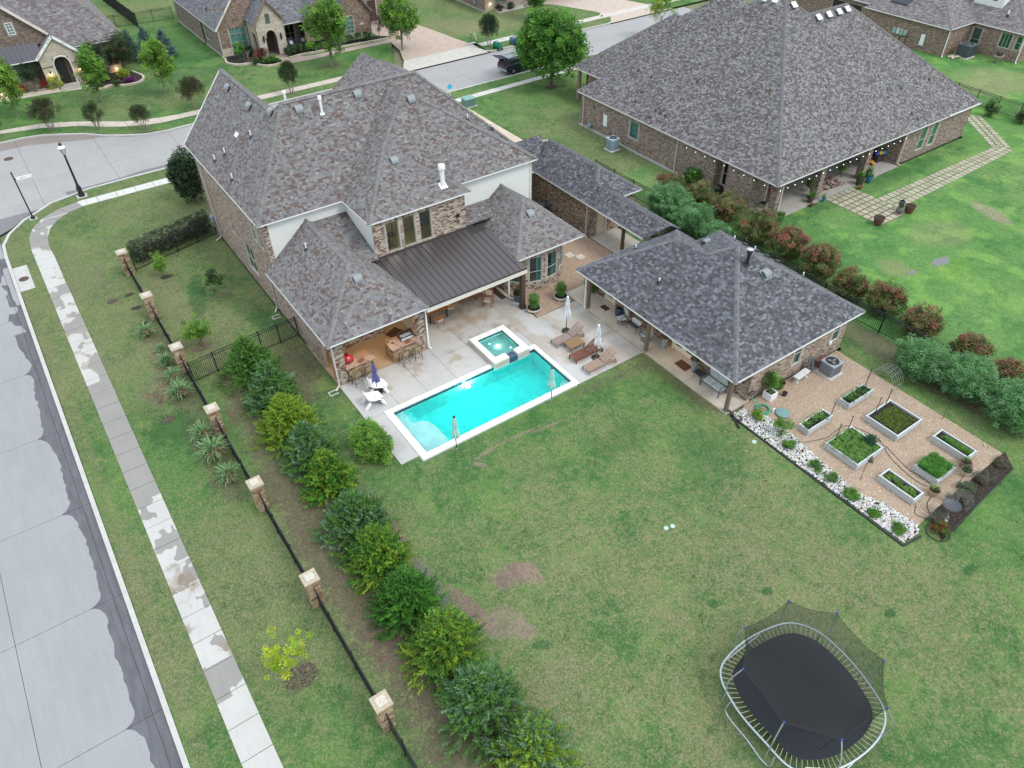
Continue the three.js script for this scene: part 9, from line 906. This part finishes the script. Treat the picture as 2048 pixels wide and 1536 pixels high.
// ---------------------------------------------------------------- neighbour's patio, red chairs, porch chairs
{ const NP = [[51.9, -31.9, tallPot(0.28, 0.5), [0.06, 0.045, 0.04], 'dark urn at the foot of the second neighbour patio pier', 16], [57.9, -31.5, tallPot(0.38, 0.75), [0.045, 0.05, 0.035], 'large dark pot with leaves beside the third neighbour pier', 22], [58.9, -31.3, tallPot(0.3, 0.6), [0.02, 0.14, 0.24], 'blue pot nearer the lawn beside the third neighbour pier', 8], [59.6, -31.9, tallPot(0.3, 0.6), [0.015, 0.1, 0.17], 'blue pot behind the nearer blue one', 8], [57.3, -31.0, bowl(0.22, 0.18), [0.3, 0.12, 0.06], 'small terracotta dish on the neighbour patio edge', 0], [53.0, -31.4, tallPot(0.15, 0.35), [0.02, 0.2, 0.35], 'small blue pot behind the second neighbour pier', 4], [47.6, -31.4, tallPot(0.26, 0.4), [0.03, 0.06, 0.1], 'round blue pot with green ball plant at the neighbour corner', 22], [47.0, -31.0, tallPot(0.2, 0.3), [0.04, 0.04, 0.04], 'dark small pot in front of the neighbour corner post', 10], [47.4, -34.3, tallPot(0.3, 0.5), [0.03, 0.035, 0.03], 'dark bucket with green lid liner beside the neighbour buttress', 0], [48.1, -33.6, tallPot(0.25, 0.45), [0.02, 0.02, 0.022], 'black empty bucket on the neighbour side patio', 0], [53.35, -26.5, tallPot(0.42, 0.6), [0.11, 0.04, 0.035], 'dark red pot at the near corner of the paver walk', 0], [57.0, -26.2, tallPot(0.42, 0.6), [0.12, 0.045, 0.035], 'dark red pot lying beside the stone urns on the paver walk', 0], [51.5, -31.4, bowl(0.22, 0.2), [0.2, 0.11, 0.06], 'brown bowl on the neighbour patio edge', 0]];
  for (const [x, z, p, c, l, n] of NP) { const t = potOf('garden_pot', l, 'pot', x, z, p, c, 0.6, 18, 0.06); if (n) sprig(t, x, p.reduce((a, b) => Math.max(a, b[1]), 0) + 0.05, z, 0.2, 0.3, n, 0.16, CL.broad, GRN); } const u = thing('stone_urn', 'pair of grey stone jars fallen together on the paver walk', 'urn', 56.3, -26.4); part(u, 'jar', new GB().lathe([[0.1, 0], [0.28, 0.2], [0.3, 0.45], [0.18, 0.62], [0.2, 0.68]], 56.15, 0.03, -26.5, 16), mat('jar_grey', [0.12, 0.12, 0.11], 0.8)); part(u, 'jar', new GB().lathe([[0.1, 0], [0.2, 0.3], [0.22, 0.7], [0.2, 0.85], [0.16, 0.85]], 56.7, 0.03, -26.8, 16), mat('jar_dark', [0.05, 0.05, 0.05], 0.7));
  const ch = (x, z, ry, l) => { const t = thing('metal_chair', l, 'chair', 0, 0), d = mat('chair_dark', [0.03, 0.028, 0.026], 0.6); part(t, 'frame', new GB().tube([[-0.25, 0.02, -0.25], [-0.28, 0.6, -0.2], [-0.26, 0.62, 0.2], [-0.24, 1.0, 0.35], [0.24, 1.0, 0.35], [0.26, 0.62, 0.2], [0.28, 0.6, -0.2], [0.25, 0.02, -0.25]], 0.022, 40, 6).bar([-0.26, 0.6, 0.2], [-0.24, 0.02, 0.32], 0.02).bar([0.26, 0.6, 0.2], [0.24, 0.02, 0.32], 0.02), d); part(t, 'seat', new GB().rbox(0, 0.42, 0, 0.5, 0.06, 0.5, 0.02), d); part(t, 'backrest', new GB().box(0, 0.75, 0.29, 0.48, 0.5, 0.03, 0, -0.25), d); t.position.set(x, 0.06, z); t.rotation.y = ry; }; ch(56.0, -34.3, 0.6, 'dark metal chair behind the river rocks patch'); ch(61.0, -33.6, 0.9, 'dark metal chair at the right end of the neighbour patio'); ch(60.0, -34.4, -0.9, 'dark metal chair behind the third neighbour pier');
  for (const [x, z, l] of [[53.4, -33.2, 'small plant stand with a round green plant, nearer the corner post'], [57.8, -33.4, 'small plant stand with a round green plant behind the river rocks'], [54.6, -34.6, 'small plant stand with a green plant against the neighbour house wall']]) { const t = thing('plant_stand', l, 'plant stand', x, z), s = new GB(); for (let k = 0; k < 3; k++) s.bar([x + 0.25 * Math.cos(k * 2.09), 0.06, z + 0.25 * Math.sin(k * 2.09)], [x, 0.6, z], 0.018, 5); part(t, 'stand', s, black); sprig(t, x, 0.6, z, 0.24, 0.4, 46, 0.14, CL.fine, GRN); }
  const k = thing('kayak_seat', 'orange curved lounge cushion under the neighbour eave', 'cushion', 49.5, -34.0); part(k, 'cushion', new GB().tube([[49.2, 0.3, -33.6], [49.4, 0.5, -33.9], [49.7, 0.95, -34.3]], 0.2, 16, 10), mat('cushion_orange', [0.5, 0.16, 0.04], 0.7)); part(k, 'frame', new GB().bar([49.2, 0.06, -33.7], [49.8, 0.9, -34.4], 0.03).bar([49.6, 0.06, -34.2], [49.8, 0.9, -34.4], 0.03), black); single('grill_cover', 'black covered kettle on the neighbour side patio', 'grill', new GB().lathe([[0.3, 0.02], [0.38, 0.3], [0.36, 0.6], [0.2, 0.75], [0, 0.78]], 46.9, 0.05, -37.4, 16), black, 46.9, -37.4);
  const b = thing('pool_toys', 'heap of blue and yellow pool toys on a dark box', 'toys', 63.1, -33.6); part(b, 'box', new GB().rbox(63.0, 0.35, -33.4, 1.0, 0.6, 0.7, 0.04), mat('box_dark', [0.04, 0.035, 0.03], 0.7)); for (const [dx, dz, c] of [[-0.3, 0, [0.05, 0.06, 0.3]], [0.1, 0.1, [0.6, 0.45, 0.03]], [0.4, 0.2, [0.02, 0.3, 0.5]], [0, -0.2, [0.1, 0.05, 0.25]]]) part(b, 'toy', new GB().sphere(63.0 + dx, 0.82, -33.4 + dz, 0.24, 0.8, 10), mat('toy_' + c, c, 0.5)); const y = thing('toy_slide', 'small orange yellow plastic toy seat on the neighbour patio', 'toy', 62.0, -33.2); part(y, 'seat', new GB().box(62.0, 0.3, -33.2, 0.5, 0.08, 0.6, 0.3, 0.5).box(61.8, 0.25, -33.4, 0.5, 0.4, 0.08, 0.3), mat('toy_amber', [0.5, 0.26, 0.03], 0.5)); part(y, 'bar', new GB().bar([61.8, 0.06, -33.0], [62.2, 0.7, -33.5], 0.03), black); }
for (const [x, z, ry, c, l] of [[3.0, -97.9, 0.5, [0.34, 0.012, 0.015], 'red adirondack chair left of the small porch tree'], [5.2, -98.2, -0.35, [0.34, 0.012, 0.015], 'red adirondack chair right of the small porch tree'], [32.7, -94.2, 0.2, [0.02, 0.03, 0.06], 'dark blue porch chair beside the white arch, with a pale cushion'], [34.2, -94.3, -0.1, [0.02, 0.03, 0.06], 'dark blue porch chair with a pale cushion behind the box hedge']]) { const t = thing('garden_chair', l, 'chair', 0, 0), m = mat('chair_' + c, c, 0.6); for (let k = 0; k < 5; k++) { part(t, 'back_slat', new GB().plank([-0.24 + k * 0.12, 0.34, -0.22], [-0.28 + k * 0.14, 1.05 + (k === 2 ? 0.06 : 0), -0.55], 0.105, 0.02, V3(0, 0, 1)), m); part(t, 'seat_slat', new GB().box(0, 0.36 - k * 0.012 + 0.02 * k, -0.2 + k * 0.12, 0.56, 0.022, 0.105, 0, 0), m); } for (const s of [-0.34, 0.34]) part(t, 'arm', new GB().rbox(s, 0.58, 0, 0.14, 0.025, 0.72, 0.01).bx(s - 0.03, s + 0.03, 0.0, 0.57, 0.26, 0.34).bx(s - 0.03, s + 0.03, 0.0, 0.57, -0.32, -0.26), m); if (z > -96) part(t, 'cushion', new GB().rbox(0, 0.62, -0.3, 0.42, 0.42, 0.1, 0.04, 0, -0.4), mat('cushion_pale', [0.42, 0.5, 0.6], 0.9)); t.position.set(x, 0.09, z); t.rotation.y = ry; }
renderer.render(scene, camera);
